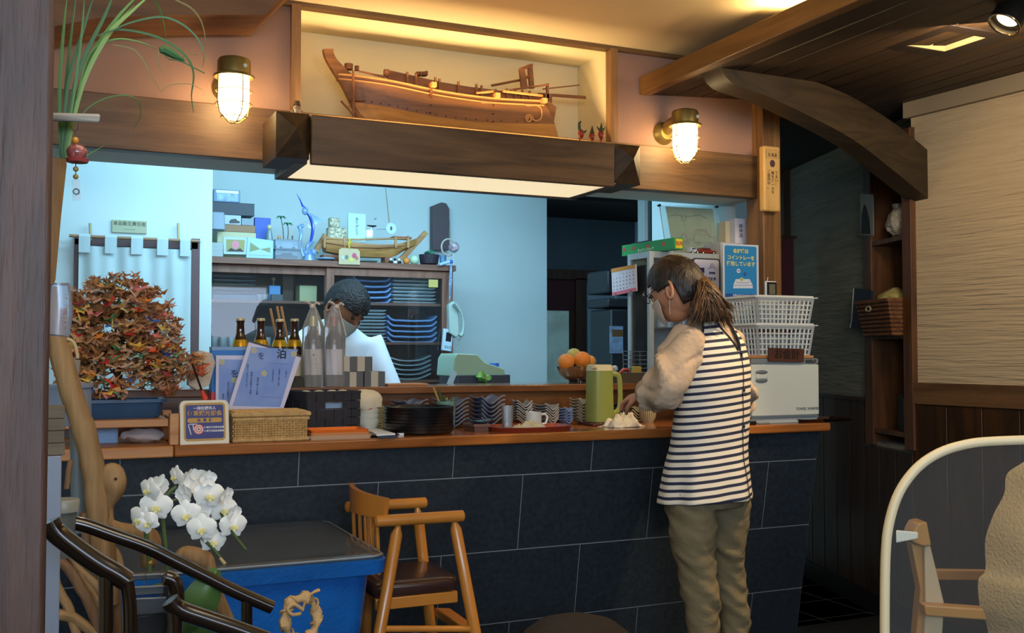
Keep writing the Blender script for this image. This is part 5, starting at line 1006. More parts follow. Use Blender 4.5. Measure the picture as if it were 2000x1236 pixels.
def crate(z0, h, label):
    X0_, X1_, Y0_, Y1_ = 2.615, 2.865, 3.372, 3.575; fl = .018; t = thing('lattice_crate', label, 'crate', ((X0_+X1_)/2, (Y0_+Y1_)/2, z0), 'white lattice crates')
    def corner(s): return [(X0_-fl*s, Y0_-fl*s*.6), (X1_+fl*s, Y0_-fl*s*.6), (X1_+fl*s, Y1_+fl*s*.6), (X0_-fl*s, Y1_+fl*s*.6)]
    obj('base', MB().box(X0_, X1_, Y0_, Y1_, z0, z0+.003), CRT, t)
    c1 = corner(1.25); c0 = corner(1.0)
    m = MB()
    for i in range(4):
        a, b_ = Vector((*corner(1.0)[i], z0+h-.004)), Vector((*corner(1.0)[(i+1) % 4], z0+h-.004)); m.tube([a, b_], [(.004, .010)]*2, 4)
    m.add([(*p, z0+h-.004) for p in corner(1.9)]+[(*p, z0+h-.004) for p in corner(.8)]+[(*p, z0+h) for p in corner(1.9)]+[(*p, z0+h) for p in corner(.8)], [(i, (i+1) % 4, 4+(i+1) % 4, 4+i) for i in range(4)]+[(8+i, 12+i, 12+(i+1) % 4, 8+(i+1) % 4) for i in range(4)]+[(i, 8+i, 8+(i+1) % 4, (i+1) % 4) for i in range(4)])
    obj('rim', m, CRT, t)
    m = MB()
    for i in range(4):
        n = 13 if i % 2 == 0 else 10
        for k in range(n+1):
            u = k/n; lo_, hi_ = Vector((*corner(0)[i], z0)).lerp(Vector((*corner(0)[(i+1) % 4], z0)), u), Vector((*corner(1)[i], z0+h)).lerp(Vector((*corner(1)[(i+1) % 4], z0+h)), u); m.tube([lo_, hi_], [.0042 if 0 < k < n else .007]*2, 4, cap=False)
        for k in range(6):
            s = k/5*.86+.0; m.tube([Vector((*corner(s)[i], z0+h*s+.002)), Vector((*corner(s)[(i+1) % 4], z0+h*s+.002))], .0034, 4, cap=False)
        m.tube([Vector((*corner(.93)[i], z0+h*.93)), Vector((*corner(.93)[(i+1) % 4], z0+h*.93))], .008, 4, cap=False)
    setp(obj('lattice', m, CRT, t), kind='stuff')
zA = zc; hA = P(1540, 634, Y=3.36).z-zA; zB = zA+hA+.001; hB = P(1540, 580, Y=3.36).z-zB
crate(zA, hA, 'white lattice crate of glasses, lower of two on the towel warmer'); crate(zB, hB, 'white lattice crate of glasses, upper of two on the towel warmer')
tg = proto('water_glass'); obj('body', MB().lathe([(.020, 0), (.022, .003), (.026, .075), (.0245, .075), (.020, .006), (0, .005)], (0, 0, 0), 18), GW, tg, smooth=True)
kk = 0
for ci, z in enumerate((zA+.004, zB+.004)):
    for r_ in range(2):
        for i in range(4):
            o = tg if kk == 0 else dup(tg); kk += 1
            put(o, (2.648+i*.058, 3.41+r_*.09, z), 0, 'clear water glass in the %s crate, %s row, %s' % (('lower', 'upper')[ci], ('front', 'back')[r_], ('leftmost', 'second from the left', 'third from the left', 'rightmost')[i]), 'glass', 'water glasses in the crates')
a, b_ = P(1502, 680, Y=3.335), P(1570, 706, Y=3.335); t = thing('cashier_plaque', 'brown wooden cashier plaque with carved characters leaning on the towel warmer', 'sign', ((a.x+b_.x)/2, 3.338, b_.z))
BP = Matrix.Translation(((a.x+b_.x)/2, 3.338, (a.z+b_.z)/2))@Matrix.Rotation(R(1.5), 4, 'Y'); w_, h_ = (b_.x-a.x)/2, (a.z-b_.z)/2
obj('board', MB().box(-w_, w_, -.005, .005, -h_, h_, M=BP), wood('plaque_wood', '5e3424', '42231a', 'x', .5, 8), t, bevel=.001)
o = text('お会計', 'lettering', .043, mat('carved_black', '120d0c', .6), None, Matrix(), bold=.0005); o.parent = t; o.matrix_local = Matrix.Translation(-wl(t))@BP@Matrix.Translation((0, -.0056, 0))@Matrix.Rotation(math.pi/2, 4, 'X')
# small things by the warmer
q = P(1555, 830, Y=3.40); one('dark_tray', rings(MB(), [(rr(2.80, 3.06, 3.335, 3.46, .02), ZT), (rr(2.79, 3.07, 3.325, 3.47, .024), ZT+.014), (rr(2.795, 3.065, 3.33, 3.465, .02), ZT+.014), (rr(2.805, 3.055, 3.34, 3.455, .018), ZT+.004)]), mat('dark_lacquer_red', '1c0f0d', .25, coat=.5), 'dark lacquer bill tray jutting past the right end of the counter', 'tray', smooth=True, ang=30)
q = P(1465, 828, Y=3.34); one('black_stapler', MB().box(q.x-.035, q.x+.015, 3.315, 3.335, ZT, ZT+.016), BLACKPL, 'small black stapler beside the towel warmer', 'stapler', bevel=.005)
q = P(1481, 828, Y=3.33); one('pen', MB().tube([(q.x-.01, 3.32, ZT+.005), (q.x+.05, 3.325, ZT+.005)], .004, 8), mat('pen_silver', '9aa0a4', .3, .5), 'silver pen lying at the foot of the towel warmer', 'pen', smooth=True)
q0, q1 = P(1452, 764, Y=3.38), P(1467, 826, Y=3.38); t = thing('card_holder', 'clear acrylic holder with cards left of the towel warmer', 'holder', ((q0.x+q1.x)/2, 3.38, ZT))
obj('holder', MB().box(q0.x-.02, q1.x, 3.36, 3.42, ZT, q0.z), glassm('acrylic_blue', (.75, .85, .95), .75), t); obj('card', MB().box(q0.x-.012, q1.x-.004, 3.385, 3.40, ZT+.002, q0.z-.02), mat('card_pale', 'a8b8cc', .5), t)
# ================================================================== kitchen behind the ledge
one('kitchen_counter', MB().box(-.6, 2.75, 4.09, 4.33, .02, 1.06), mat('kitchen_steel', '8d979c', .3, .8), 'steel kitchen counter hidden behind the serving ledge', 'counter', bevel=.003)
YC = 5.40; Yd = YC+.40; XL, XR = .50, P(885, 560, Y=YC).x; ZTOP = P(700, 512, Y=YC).z; ZBOT = .75
t = thing('crockery_cabinet', 'brown wooden crockery cabinet with sliding glass doors along the kitchen wall', 'cabinet', (1.3, 5.6, 0)); zk = ZTOP
obj('top_board', MB().box(XL, XR+.01, YC-.02, Yd, zk-.032, zk), CABW, t, bevel=.002)
obj('side_board', MB().box(XR-.022, XR, YC, Yd, 0, zk-.032), CABWZ, t, bevel=.002); obj('side_board', MB().box(XL, XL+.02, YC, Yd, 0, zk-.032), CABWZ, t)
obj('back_board', MB().box(XL+.02, XR-.022, Yd-.012, Yd, 0, zk-.032), mat('cabinet_back', '4a3c36', .8), t)
obj('lower_body', MB().box(XL+.02, XR-.022, YC+.02, Yd-.012, 0, ZBOT), CABW, t)
xm = P(645, 560, Y=YC).x
def shelf(x0, x1, py, px_): z = P(px_, py, Y=YC+.06).z; obj('shelf', MB().box(x0, x1, YC+.05, Yd-.014, z-.014, z), CABW, t); return z
zs1 = shelf(XL+.02, xm, 588, 580); zs1b = shelf(XL+.02, xm, 690, 500)
zr1 = shelf(xm+.001, XR-.022, 592, 780); zr2 = shelf(xm+.001, XR-.022, 668, 800); zr3 = shelf(xm+.001, XR-.022, 742, 800)
CG = glassm('cabinet_glass', (.96, .99, 1), .992, .02)
def sdoor(x0, x1, y, fw, lab):
    d = obj('sliding_door', MB().box(x0, x0+fw, y, y+.018, ZBOT, zk-.034).box(x1-fw, x1, y, y+.018, ZBOT, zk-.034).box(x0+fw, x1-fw, y, y+.018, zk-.075, zk-.034).box(x0+fw, x1-fw, y, y+.018, ZBOT, ZBOT+.05), CABWZ, t, bevel=.0015)
    obj('glass_pane', MB().box(x0+fw, x1-fw, y+.007, y+.010, ZBOT+.05, zk-.075), CG, d)
sdoor(XL+.02, xm+.02, YC+.022, .042, ''); sdoor(xm-.02, XR-.022, YC, .042, '')
q = P(854, 548, Y=YC-.002); obj('yellow_note', MB().box(P(837, 550, Y=YC).x, P(855, 550, Y=YC).x, YC-.003, YC-.001, P(845, 561, Y=YC).z, P(845, 546, Y=YC).z), mat('yellow_note', 'c8b868', .7), t)
# plates inside: real stacks
PW = mat('pale_blue_plate', 'd2e4e8', .3); PB = mat('blue_dish', '78a8e0', .3, var=.1, vs=12); PD = mat('dark_plate', '3c5866', .35); PT = mat('teal_boat_dish', '9ab8c0', .3, var=.1, vs=12)
def slabp(name, w, d, h, m_, curl=0):
    t_ = proto(name)
    if curl:
        def fn(u, v): e = abs(2*u-1); return ((u-.5)*w, (v-.5)*d, .004+curl*max(0, (e-.72)/.28)**2+.0012*math.sin(u*9))
        obj('body', MB().grid(lambda u, v: fn(u, v), 20, 3, h), m_, t_, smooth=True, ang=60)
    else: obj('body', rings(MB(), [(rr(-w/2+.012, w/2-.012, -d/2+.01, d/2-.01, .006), 0), (rr(-w/2, w/2, -d/2, d/2, .008), h*.75), (rr(-w/2, w/2, -d/2, d/2, .008), h), (rr(-w/2+.006, w/2-.006, -d/2+.006, d/2-.006, .006), h-.002)]), m_, t_, smooth=True, ang=35)
    return t_
def pstack(name, a, b_, zb, n, pitch, h, m_, lab, where, curl=0, cat='plate', y=YC+.19, d=.20):
    x0, x1 = P(a, 600, Y=YC+.09).x, P(b_, 600, Y=YC+.09).x; base = slabp(name, x1-x0, d, h, m_, curl)
    for k in range(n): o = base if k == 0 else dup(base); put(o, ((x0+x1)/2+.002*math.sin(k*2.3), y, zb+.0005+k*pitch), 0, '%s, %s of the %s' % (lab, lvl(k, n), where), cat, where)
pstack('square_plate', 767, 852, zr1, 9, .0200, .010, PW, 'pale plate', 'upper right stack in the cabinet')
pstack('curled_dish', 690, 762, zr1, 6, .0300, .009, PB, 'blue curled dish', 'upper shelf blue stack behind the cook', .022)
pstack('square_plate', 690, 755, zr2, 10, .0185, .009, PW, 'pale plate', 'middle shelf stack beside the cook')
pstack('curled_dish', 758, 852, zr2, 5, .0300, .009, PB, 'blue curled dish', 'middle right shelf stack', .026)
def boat(name, w, m_):
    t_ = proto(name)
    def fn(u, v): e = 2*u-1; return ((u-.5)*w, (v-.5)*.16*(1-.35*e*e), .006+.020*e*e+.010*(1 if abs(e) > .45 else 0)*max(0, abs(e)-.45)/.55)
    obj('body', MB().grid(fn, 22, 5, .007), m_, t_, smooth=True, ang=60); return t_
for a, b_, lab, where, n in ((756, 846, 'teal boat shaped dish', 'lower right cabinet stack', 5), (722, 758, 'teal narrow curved dish', 'narrow stack beside the boat dishes', 5)):
    x0, x1 = P(a, 720, Y=YC+.09).x, P(b_, 720, Y=YC+.09).x; base = boat('boat_dish' if n == 5 and a == 756 else 'curved_dish', x1-x0, PT)
    for k in range(n): o = base if k == 0 else dup(base); put(o, ((x0+x1)/2, YC+.18, zr3+.001+k*.0255), 0, '%s, %s of the %s' % (lab, lvl(k, n), where), 'dish', where)
pstack('dark_plate', 416, 500, zs1+.03, 7, .0215, .010, PD, 'dark plate', 'dark stack at the left of the cabinet')
one('dark_block', MB().box(P(416, 580, Y=YC+.1).x, P(500, 580, Y=YC+.1).x, YC+.1, YC+.28, zs1+.0005, zs1+.029), PD, 'dark flat box under the dark plates in the cabinet', 'box', bevel=.002)
def inbox(name, a, b_, y0, y1, c, lab, dy=.12, th=.1, cat='box', **k):
    p0, p1 = P(a, y1, Y=YC+dy), P(b_, y0, Y=YC+dy); return one(name, MB().box(p0.x, p1.x, YC+dy, YC+dy+th, zs1+.0005 if k.get('fl', 1) else p0.z, p1.z), mat('c_'+c, c, .5), lab, cat, bevel=.002)
inbox('blue_box', 526, 548, 558, 580, '5b9fd8', 'small bright blue box inside the left half of the cabinet'); inbox('grey_box', 530, 553, 575, 588, '5a6468', 'low grey box under the bright blue one', dy=.08, th=.03)
inbox('tan_box', 552, 574, 533, 588, '6e5a48', 'tan box at the back of the left cabinet shelf', dy=.25); t2 = inbox('ribboned_box', 585, 619, 558, 588, 'bcc08e', 'pale yellow box with a dark ribbon in the cabinet')
for k, a in enumerate((505, 512, 519)): one('sake_cup', MB().lathe([(.010, 0), (.018, .01), (.022, .035), (.020, .035), (.016, .012), (0, .006)], (P(a, 580, Y=YC+.15).x, YC+.15+.02*(k % 2), zs1+.001), 14), mat('pale_cup', '7b8f96', .3), 'small pale cup in the cabinet between dark plates and blue box, %s' % ('leftmost', 'middle', 'rightmost')[k], 'cup', 'cups in the cabinet', smooth=True)
one('round_ornament', MB().sph((P(534, 545, Y=YC+.2).x, YC+.2, P(534, 545, Y=YC+.2).z), .012, 12, 8).cyl((P(534, 545, Y=YC+.2).x, YC+.2, zs1+.001), (P(534, 545, Y=YC+.2).x, YC+.2, P(534, 550, Y=YC+.2).z), .004, .004, 8), mat('pale_wood_ball', 'b09a7c', .5), 'pale ball topped ornament behind the bright blue box', 'ornament', smooth=True)
for k, (a, yy) in enumerate(((420, .2), (436, .16), (452, .2), (520, .18), (600, .2))): one('glass_mug', MB().lathe([(.020, 0), (.023, .004), (.025, .085), (.023, .085), (.02, .008), (0, .006)], (P(a, 680, Y=YC+yy).x, YC+yy, zs1b+.001), 18), GW, 'clear mug on the low left cabinet shelf, %s' % ('leftmost', 'second from the left', 'third from the left', 'fourth from the left', 'rightmost')[k], 'mug', 'glass mugs low in the cabinet', smooth=True)
# ------------------------------------------------------------------ on top of the cabinet
ZK = zk+.0005; YK = YC+.10
def bx(name, a, b_, y0, y1, c, lab, Y=YK, th=.12, rough=.5, base=None, cat='box', bev=.002, m_=None):
    p0, p1 = P(a, y1, Y=Y), P(b_, y0, Y=Y); z0 = ZK if base is None else base
    return one(name, MB().box(p0.x, p1.x, Y, Y+th, z0, p1.z), m_ or mat('c_'+c, c, rough), lab, cat, bevel=bev), p1.z+.0005
o, z1 = bx('cream_box', 424, 500, 455, 502, 'c6c8a0', 'long cream box in the pile at the left of the cabinet top', th=.2)
o, z2 = bx('brown_case', 437, 499, 441, 454, '9a7650', 'flat brown case with dark ends on the cream box', th=.16, base=z1)
o, z3 = bx('white_car_box', 436, 471, 421, 441, 'b8ccd8', 'small white box with a car printed on it in the pile', th=.1, base=z2)
cp = o; m = MB().prism([P(x, y, Y=YK-.001) for x, y in ((448, 436), (448, 431), (452, 428), (460, 427), (464, 431), (468, 432), (468, 436))], (0, -.001, 0)); p_ = obj('car_print', m, BLACKPL, cp)
o, z4 = bx('grey_tissue', 472, 493, 427, 441, '8fa0ac', 'crumpled pale packet beside the car box', th=.1, base=z2)
o, z5 = bx('dark_box', 413, 497, 398, 421, '38424e', 'large dark grey box high in the pile', th=.18, base=z3)
t = thing('display_case', 'clear display case with a white strip on top of the pile', 'display case', (P(444, 397, Y=YK).x, YK+.04, z5)); p0, p1 = P(417, 397, Y=YK), P(469, 372, Y=YK)
obj('case', MB().box(p0.x, p1.x, YK, YK+.08, z5, p1.z), mat('case_blue', '5f7fa8', .3), t, bevel=.002); obj('white_strip', MB().box(p0.x+.012, p1.x-.008, YK-.003, YK, p1.z-.020, p1.z-.004), mat('strip_white', 'f4fbff', .4), t, bevel=.002); obj('front_window', MB().box(p0.x+.015, p1.x-.01, YK-.002, YK, z5+.006, p1.z-.022), mat('pale_scene', '8fb4d8', .4, var=.3, vs=40), t)
one('white_pouch', rings(MB(), [(rr(P(413, 455, Y=YK-.07).x, P(440, 455, Y=YK-.07).x, YK-.08, YK-.02, .01), z1), (rr(P(413, 455, Y=YK-.07).x, P(438, 455, Y=YK-.07).x, YK-.075, YK-.03, .01), P(425, 414, Y=YK-.07).z)]), mat('frosted_white', '93a4b4', .5), 'greyish white pouch standing left of the car box', 'pouch', bevel=.004)
for k in range(3): bx('white_block', 413, 436, 474+k*8, 481+k*8, 'a8b4b4', 'small white block in the pile at the cabinet corner, %s of three' % ('topmost', 'middle', 'bottom')[k], Y=YC-.015, th=.05, base=P(420, 482+k*8, Y=YC-.015).z if k < 2 else ZK)
def pic(name, quad, lab, Y, fc, ic, extra=None):
    q = [P(a, b_, Y=Y) for a, b_ in quad]; zlow = min(q[2].z, q[3].z); t = thing(name, lab, 'picture', ((q[2]+q[3])/2)); 
    obj('frame', MB().prism([q[0], q[3], q[2], q[1]], (0, .012, 0)), mat('c_'+fc, fc, .5), t); g = lambda u, v: q[3].lerp(q[2], u).lerp(q[0].lerp(q[1], u), v)+Vector((0, -.001, 0))
    obj('print', MB().prism([g(.12, .85), g(.12, .15), g(.88, .15), g(.88, .85)], (0, -.001, 0)), mat('c_'+ic, ic, .5), t); return t, g
t, g = pic('flower_photo', [(436, 462), (484, 464), (482, 497), (437, 496)], 'white bordered photo of a pink flower leaning on the pile', YC-.005, 'b4cbd8', '9a9a5c')
obj('pink_flower', MB().prism([g(.5+.17*math.cos(a), .55+.25*math.sin(a)) for a in [2*math.pi*i/14 for i in range(14)]], (0, -.002, 0)), mat('c_pinkfl', 'd48a94', .5), t); obj('dark_hills', MB().prism([g(.15, .17), g(.85, .17), g(.7, .36), g(.5, .24), g(.3, .36)], (0, -.0022, 0)), BLACKPL, t)
t, g = pic('landscape_print', [(484, 463), (534, 470), (533, 505), (481, 503)], 'pale framed print of two green hills meeting', YC-.012, 'a2cdea', 'a8cfea')
HG = mat('c_hill', '8a9468', .6); obj('hill_print', MB().prism([g(.12, .75), g(.12, .30), g(.5, .47)], (0, -.002, 0)), HG, t); obj('hill_print', MB().prism([g(.88, .60), g(.5, .47), g(.88, .32)], (0, -.002, 0)), HG, t)
bx('blue_album', 497, 529, 426, 478, '3c62c0', 'bright blue upright album behind the landscape print', Y=YK+.03, th=.03)
bx('blue_album_spacer', 500, 528, 478, 500, '5a6f8c', 'dull blue box below the bright blue album', Y=YK+.02, th=.06, base=ZK) if 0 else None
q = P(526, 470, Y=YK-.03); t = thing('corked_bottle', 'small glass bottle with a pale ball stopper by the palm trees', 'bottle', (q.x, YK-.03, ZK)); c_ = Vector((q.x, YK-.03, ZK)); zz = P(526, 448, Y=YK-.03).z-ZK
obj('glass', MB().lathe([(.02, 0), (.022, .005), (.020, zz*.7), (.010, zz)], c_, 14), mat('murky_glass', '7d9494', .2), t, smooth=True); obj('stopper', MB().sph(c_+Vector((0, 0, zz+.012)), .013, 12, 8), mat('pale_stopper', 'd0cfa8', .4), t, smooth=True)
# display cases with cars, palm trees on top
for k, (y0, y1, c, lab) in enumerate(((490, 508, '7a8ea4', 'lower clear case with a dark car model'), (469, 489, 'a8c4d4', 'upper clear case with a silver car model'))):
    p0, p1 = P(538, y1, Y=YK-.06), P(588, y0, Y=YK-.06); z0 = ZK if k == 0 else zc1; t = thing('model_case', lab, 'display case', ((p0.x+p1.x)/2, YK-.03, z0), 'model car cases'); zc1 = p1.z+.0005
    obj('base', MB().box(p0.x, p1.x, YK-.06, YK+.03, z0, z0+.006), mat('c_caseb', '4a5a6c', .4), t); obj('cover', MB().box(p0.x, p1.x, YK-.06, YK+.03, z0+.006, p1.z), glassm('case_film', (.8, .9, 1), .75), t)
    zq = z0+.007; x0, x1 = p0.x+.012, p1.x-.012; L_ = x1-x0; cc = ('1f2838', 'b4c4d4')[k]; obj('car_body', MB().prism([(x0+u*L_, YK-.035, zq+v*.034) for u, v in ((0, .2), (0, .6), (.2, .65), (.32, 1), (.68, 1), (.8, .62), (1, .55), (1, .2))], (0, .035, 0)), mat('c_'+cc, cc, .25), t)
    for u in (.2, .8): obj('car_wheel', MB().cyl((x0+u*L_, YK-.039, zq+.008), (x0+u*L_, YK-.033, zq+.008), .008, .008, 12), BLACKPL, t)
t = thing('palm_figurine', 'two small green palm trees on a sandy base atop the model case', 'ornament', (P(556, 468, Y=YK-.02).x, YK-.02, zc1)); GP_ = mat('palm_green', '1f8a5c', .5); TR_ = mat('palm_trunk', '6a5a4a', .6)
obj('base', MB().box(P(541, 468, Y=YK-.02).x, P(574, 468, Y=YK-.02).x, YK-.045, YK+.01, zc1, zc1+.004), mat('c_sand', '8c8478', .6), t)
for a, b_, c_, d_ in ((549, 425, 554, 466), (562, 438, 562, 466)):
    top, bot = P(a, b_, Y=YK-.02), P(c_, d_, Y=YK-.02); bot.z = zc1+.003; obj('trunk', MB().tube([bot, bot.lerp(top, .5)+Vector((.003, 0, 0)), top], [.0032, .0025, .002], 6), TR_, t)
    for k in range(8): a_ = k*.785; dx = Vector((math.cos(a_), math.sin(a_)*.6, 0)); obj('frond', MB().tube([top, top+dx*.016+Vector((0, 0, .008)), top+dx*.032+Vector((0, 0, -.006))], [.002, .006, .001], 5, flat=.25), GP_, t)
q = P(571, 466, Y=YK-.025); obj('tiny_figure', MB().tube([(q.x, q.y, zc1+.003), (q.x, q.y, zc1+.018), (q.x, q.y, zc1+.026)], [.003, .005, .003], 6), mat('c_fig', '5a5a58', .5), t); obj('sand_shell', MB().sph((P(545, 462, Y=YK-.03).x, YK-.035, zc1+.012), (.011, .008, .010), 10, 6), mat('c_shell', 'c49a6a', .5), t, smooth=True)
# blue glass marlin
BG = mat('cobalt_glass', '2b50c8', .12, coat=.5); CGL = mat('clear_blue_glass', '9cc8f4', .08, trans=.5, coat=.3)
t = thing('marlin_sculpture', 'tall blue glass leaping marlin sculpture left of the wooden boat', 'sculpture', (P(600, 505, Y=YK-.04).x, YK-.04, ZK)); yv = YK-.04
mp = lambda l: [P(x, y, Y=yv) for x, y in l]
obj('body', MB().tube(smooth_poly(mp([(600, 488), (607, 470), (611, 445), (606, 425), (598, 412), (593, 402)]), 4), [.004+.011*math.sin(math.pi*min(1, i/20*.9+.1)) for i in range(21)], 10, flat=.6), BG, t, smooth=True)
obj('head', MB().sph(P(596, 412, Y=yv), (.017, .012, .022), 14, 8), CGL, t, smooth=True); obj('bill', MB().tube(mp([(592, 404), (586, 390), (579, 378)]), [.006, .003, .0008], 8), BG, t, smooth=True)
obj('dorsal_fin', MB().prism(mp([(606, 416), (632, 430), (612, 440)]), (0, .003, 0)), CGL, t); obj('side_fin', MB().prism(mp([(609, 444), (596, 431), (603, 446)]), (0, .003, 0)), BG, t)
obj('splash', MB().tube(smooth_poly(mp([(592, 500), (586, 478), (588, 455), (584, 440)]), 3), [.016, .012, .010, .009, .009, .009, .008, .010, .012, .008], 10).sph(P(590, 441, Y=yv), .012, 10, 6).sph(P(583, 443, Y=yv), .008, 8, 6), CGL, t, smooth=True)
obj('splash', MB().tube(smooth_poly(mp([(606, 500), (600, 484), (610, 470)]), 3), .012, 8), CGL, t, smooth=True)
obj('base_ball', MB().sph(P(612, 492, Y=yv), .019, 14, 8).sph(P(597, 493, Y=yv), .017, 14, 8), CGL, t, smooth=True); obj('base', MB().cyl((P(603, 500, Y=yv).x, yv, ZK), (P(603, 500, Y=yv).x, yv, P(603, 498, Y=yv).z), .034, .026, 20), CGL, t, smooth=True)
# wooden serving boat
BW_ = wood('pale_boat_wood', 'b98a50', '8f642f', 'x', .45, 8); yb = YK-.01
t = thing('serving_boat', 'pale wooden sushi boat with upswept prow to the right on the cabinet', 'model ship', (P(720, 510, Y=yb).x, yb, ZK))
gu = smooth_poly(mp := [P(x, y, Y=yb) for x, y in ((632, 463), (680, 474), (730, 479), (775, 477), (812, 466))], 4); ke = smooth_poly([P(x, y, Y=yb) for x, y in ((634, 492), (680, 500), (730, 503), (765, 502), (784, 492))], 4)
n = len(gu); m = MB(); vs = []
for i in range(n):
    tt = i/(n-1); a = .055*(1-.75*tt**3); zg, zk2 = gu[i], ke[i]; vs += [Vector((zg.x, yb-a, zg.z)), Vector((zg.x, yb-a*1.02, (zg.z*.55+zk2.z*.45))), Vector((zk2.x, yb-a*.6, zk2.z)), Vector((zk2.x, yb+a*.6, zk2.z)), Vector((zg.x, yb+a, (zg.z+zk2.z)/2)), Vector((zg.x, yb+a, zg.z)), Vector((zg.x, yb+a-.006, zg.z)), Vector((zk2.x, yb+a*.5, zk2.z+.008)), Vector((zk2.x, yb-a*.5, zk2.z+.008)), Vector((zg.x, yb-a+.006, zg.z))]
m.add(vs, [(i*10+j, i*10+(j+1) % 10, (i+1)*10+(j+1) % 10, (i+1)*10+j) for i in range(n-1) for j in range(10)]+[tuple(range(10)), tuple(reversed(range((n-1)*10, n*10)))])
obj('hull', m, BW_, t, smooth=True, ang=35)
obj('prow', MB().prism([P(x, y, Y=yb-.012) for x, y in ((776, 508), (792, 506), (837, 456), (830, 450))], (0, .024, 0)), BW_, t, bevel=.002)
obj('stern_board', MB().prism([P(x, y, Y=yb-.02) for x, y in ((614, 487), (622, 494), (640, 462), (634, 455))], (0, .04, 0)), BW_, t, bevel=.002)
obj('top_rail', MB().tube([P(x, y, Y=yb-.056) for x, y in ((634, 466), (700, 468), (760, 466), (800, 466))], .005, 6), BW_, t); obj('lower_rail', MB().tube([P(x, y, Y=yb-.058) for x, y in ((636, 474), (690, 483), (740, 484), (790, 480))], .003, 6), SHD, t)
for x in (634, 673, 773, 797): obj('rail_post', MB().box(P(x, 470, Y=yb-.056).x-.006, P(x, 470, Y=yb-.056).x+.006, yb-.060, yb-.050, P(x, 486, Y=yb).z, P(x, 463, Y=yb).z), BW_, t)
obj('stand', MB().box(P(628, 505, Y=yb).x, P(665, 505, Y=yb).x, yb-.04, yb+.04, ZK, P(650, 499, Y=yb).z), SHD, t); obj('stand', MB().box(P(748, 505, Y=yb).x, P(760, 505, Y=yb).x, yb-.04, yb+.04, ZK, P(750, 503, Y=yb).z), SHD, t)
obj('bow_deck', MB().box(P(765, 470, Y=yb).x, P(800, 470, Y=yb).x, yb-.035, yb+.035, P(780, 467, Y=yb).z, P(780, 463, Y=yb).z), mat('c_rust', '9a4c34', .6), t)
m = MB().box(P(640, 466, Y=yb+.02).x, P(676, 466, Y=yb+.02).x, yb+.01, yb+.05, P(650, 468, Y=yb).z, P(650, 444, Y=yb).z).box(P(645, 440, Y=yb).x, P(664, 440, Y=yb).x, yb+.01, yb+.05, P(650, 444, Y=yb).z, P(650, 424, Y=yb).z); m.jit(.006, 60)
one('silvery_castle', m, mat('silvery_foil', 'b9b89c', .35, .4, var=.5, vs=60, bump=.8, bs=90), 'silvery green rocky castle ornament standing in the sushi boat stern', 'ornament', bevel=.004)
t = thing('message_card', 'tall white card with a column of brush writing standing in the boat', 'card', (P(697, 466, Y=yb+.01).x, yb+.02, P(697, 466, Y=yb).z)); p0, p1 = P(680, 467, Y=yb+.01), P(714, 418, Y=yb+.01)
obj('card', MB().box(p0.x, p1.x, yb+.01, yb+.02, p0.z-.01, p1.z), mat('card_white_blue', 'bfe6f2', .6), t); text('ありがとう', 'lettering', .020, INK, t, frame(((p0.x+p1.x)/2, yb+.009, (p0.z+p1.z)/2), (1, 0, 0), (0, -1, 0))).data.body = 'あ\nり\nが\nと\nう'
t = thing('dragonfly_ornament', 'dark dragonfly ornament hovering on a clear block right of the card', 'ornament', (P(725, 466, Y=yb).x, yb+.02, P(725, 466, Y=yb).z))
obj('body', MB().tube([P(717, 440, Y=yb+.02), P(728, 442, Y=yb+.02), P(735, 441, Y=yb+.02)], [.003, .006, .003], 8).tube([P(731, 429, Y=yb+.02), P(735, 426, Y=yb+.02)], .002, 6), BLACKPL, t, smooth=True); obj('stem', MB().tube([P(726, 441, Y=yb+.02), P(722, 466, Y=yb+.02)], .0015, 5), STEEL, t); obj('clear_block', MB().box(P(716, 466, Y=yb+.01).x, P(728, 466, Y=yb+.01).x, yb+.01, yb+.03, P(720, 467, Y=yb).z, P(720, 448, Y=yb).z), GW, t)
t = thing('round_fan', 'small white round fan with a painted bird hanging above the boat', 'fan', P(764, 458, Y=yb+.03)); c_ = P(764, 446, Y=yb+.03)
obj('disc', MB().prism([c_+Vector((.030*math.cos(a), 0, .030*math.sin(a))) for a in [2*math.pi*i/24 for i in range(24)]], (0, .004, 0)), mat('fan_white', 'b8dcec', .5), t); obj('painted_bird', MB().prism([c_+Vector((.006*math.cos(a), -.001, .012*math.sin(a))) for a in [2*math.pi*i/12 for i in range(12)]], (0, -.001, 0)), mat('fan_bird', '5a4a50', .6), t)
obj('cane', MB().tube([P(760, 433, Y=yb+.03), P(753, 367, Y=yb+.15)], [.003, .002], 6), mat('cane', '9a8e70', .5), t); obj('cord', MB().tube([P(735, 448, Y=yb+.03), P(754, 448, Y=yb+.03)], .001, 4), STEEL, t)
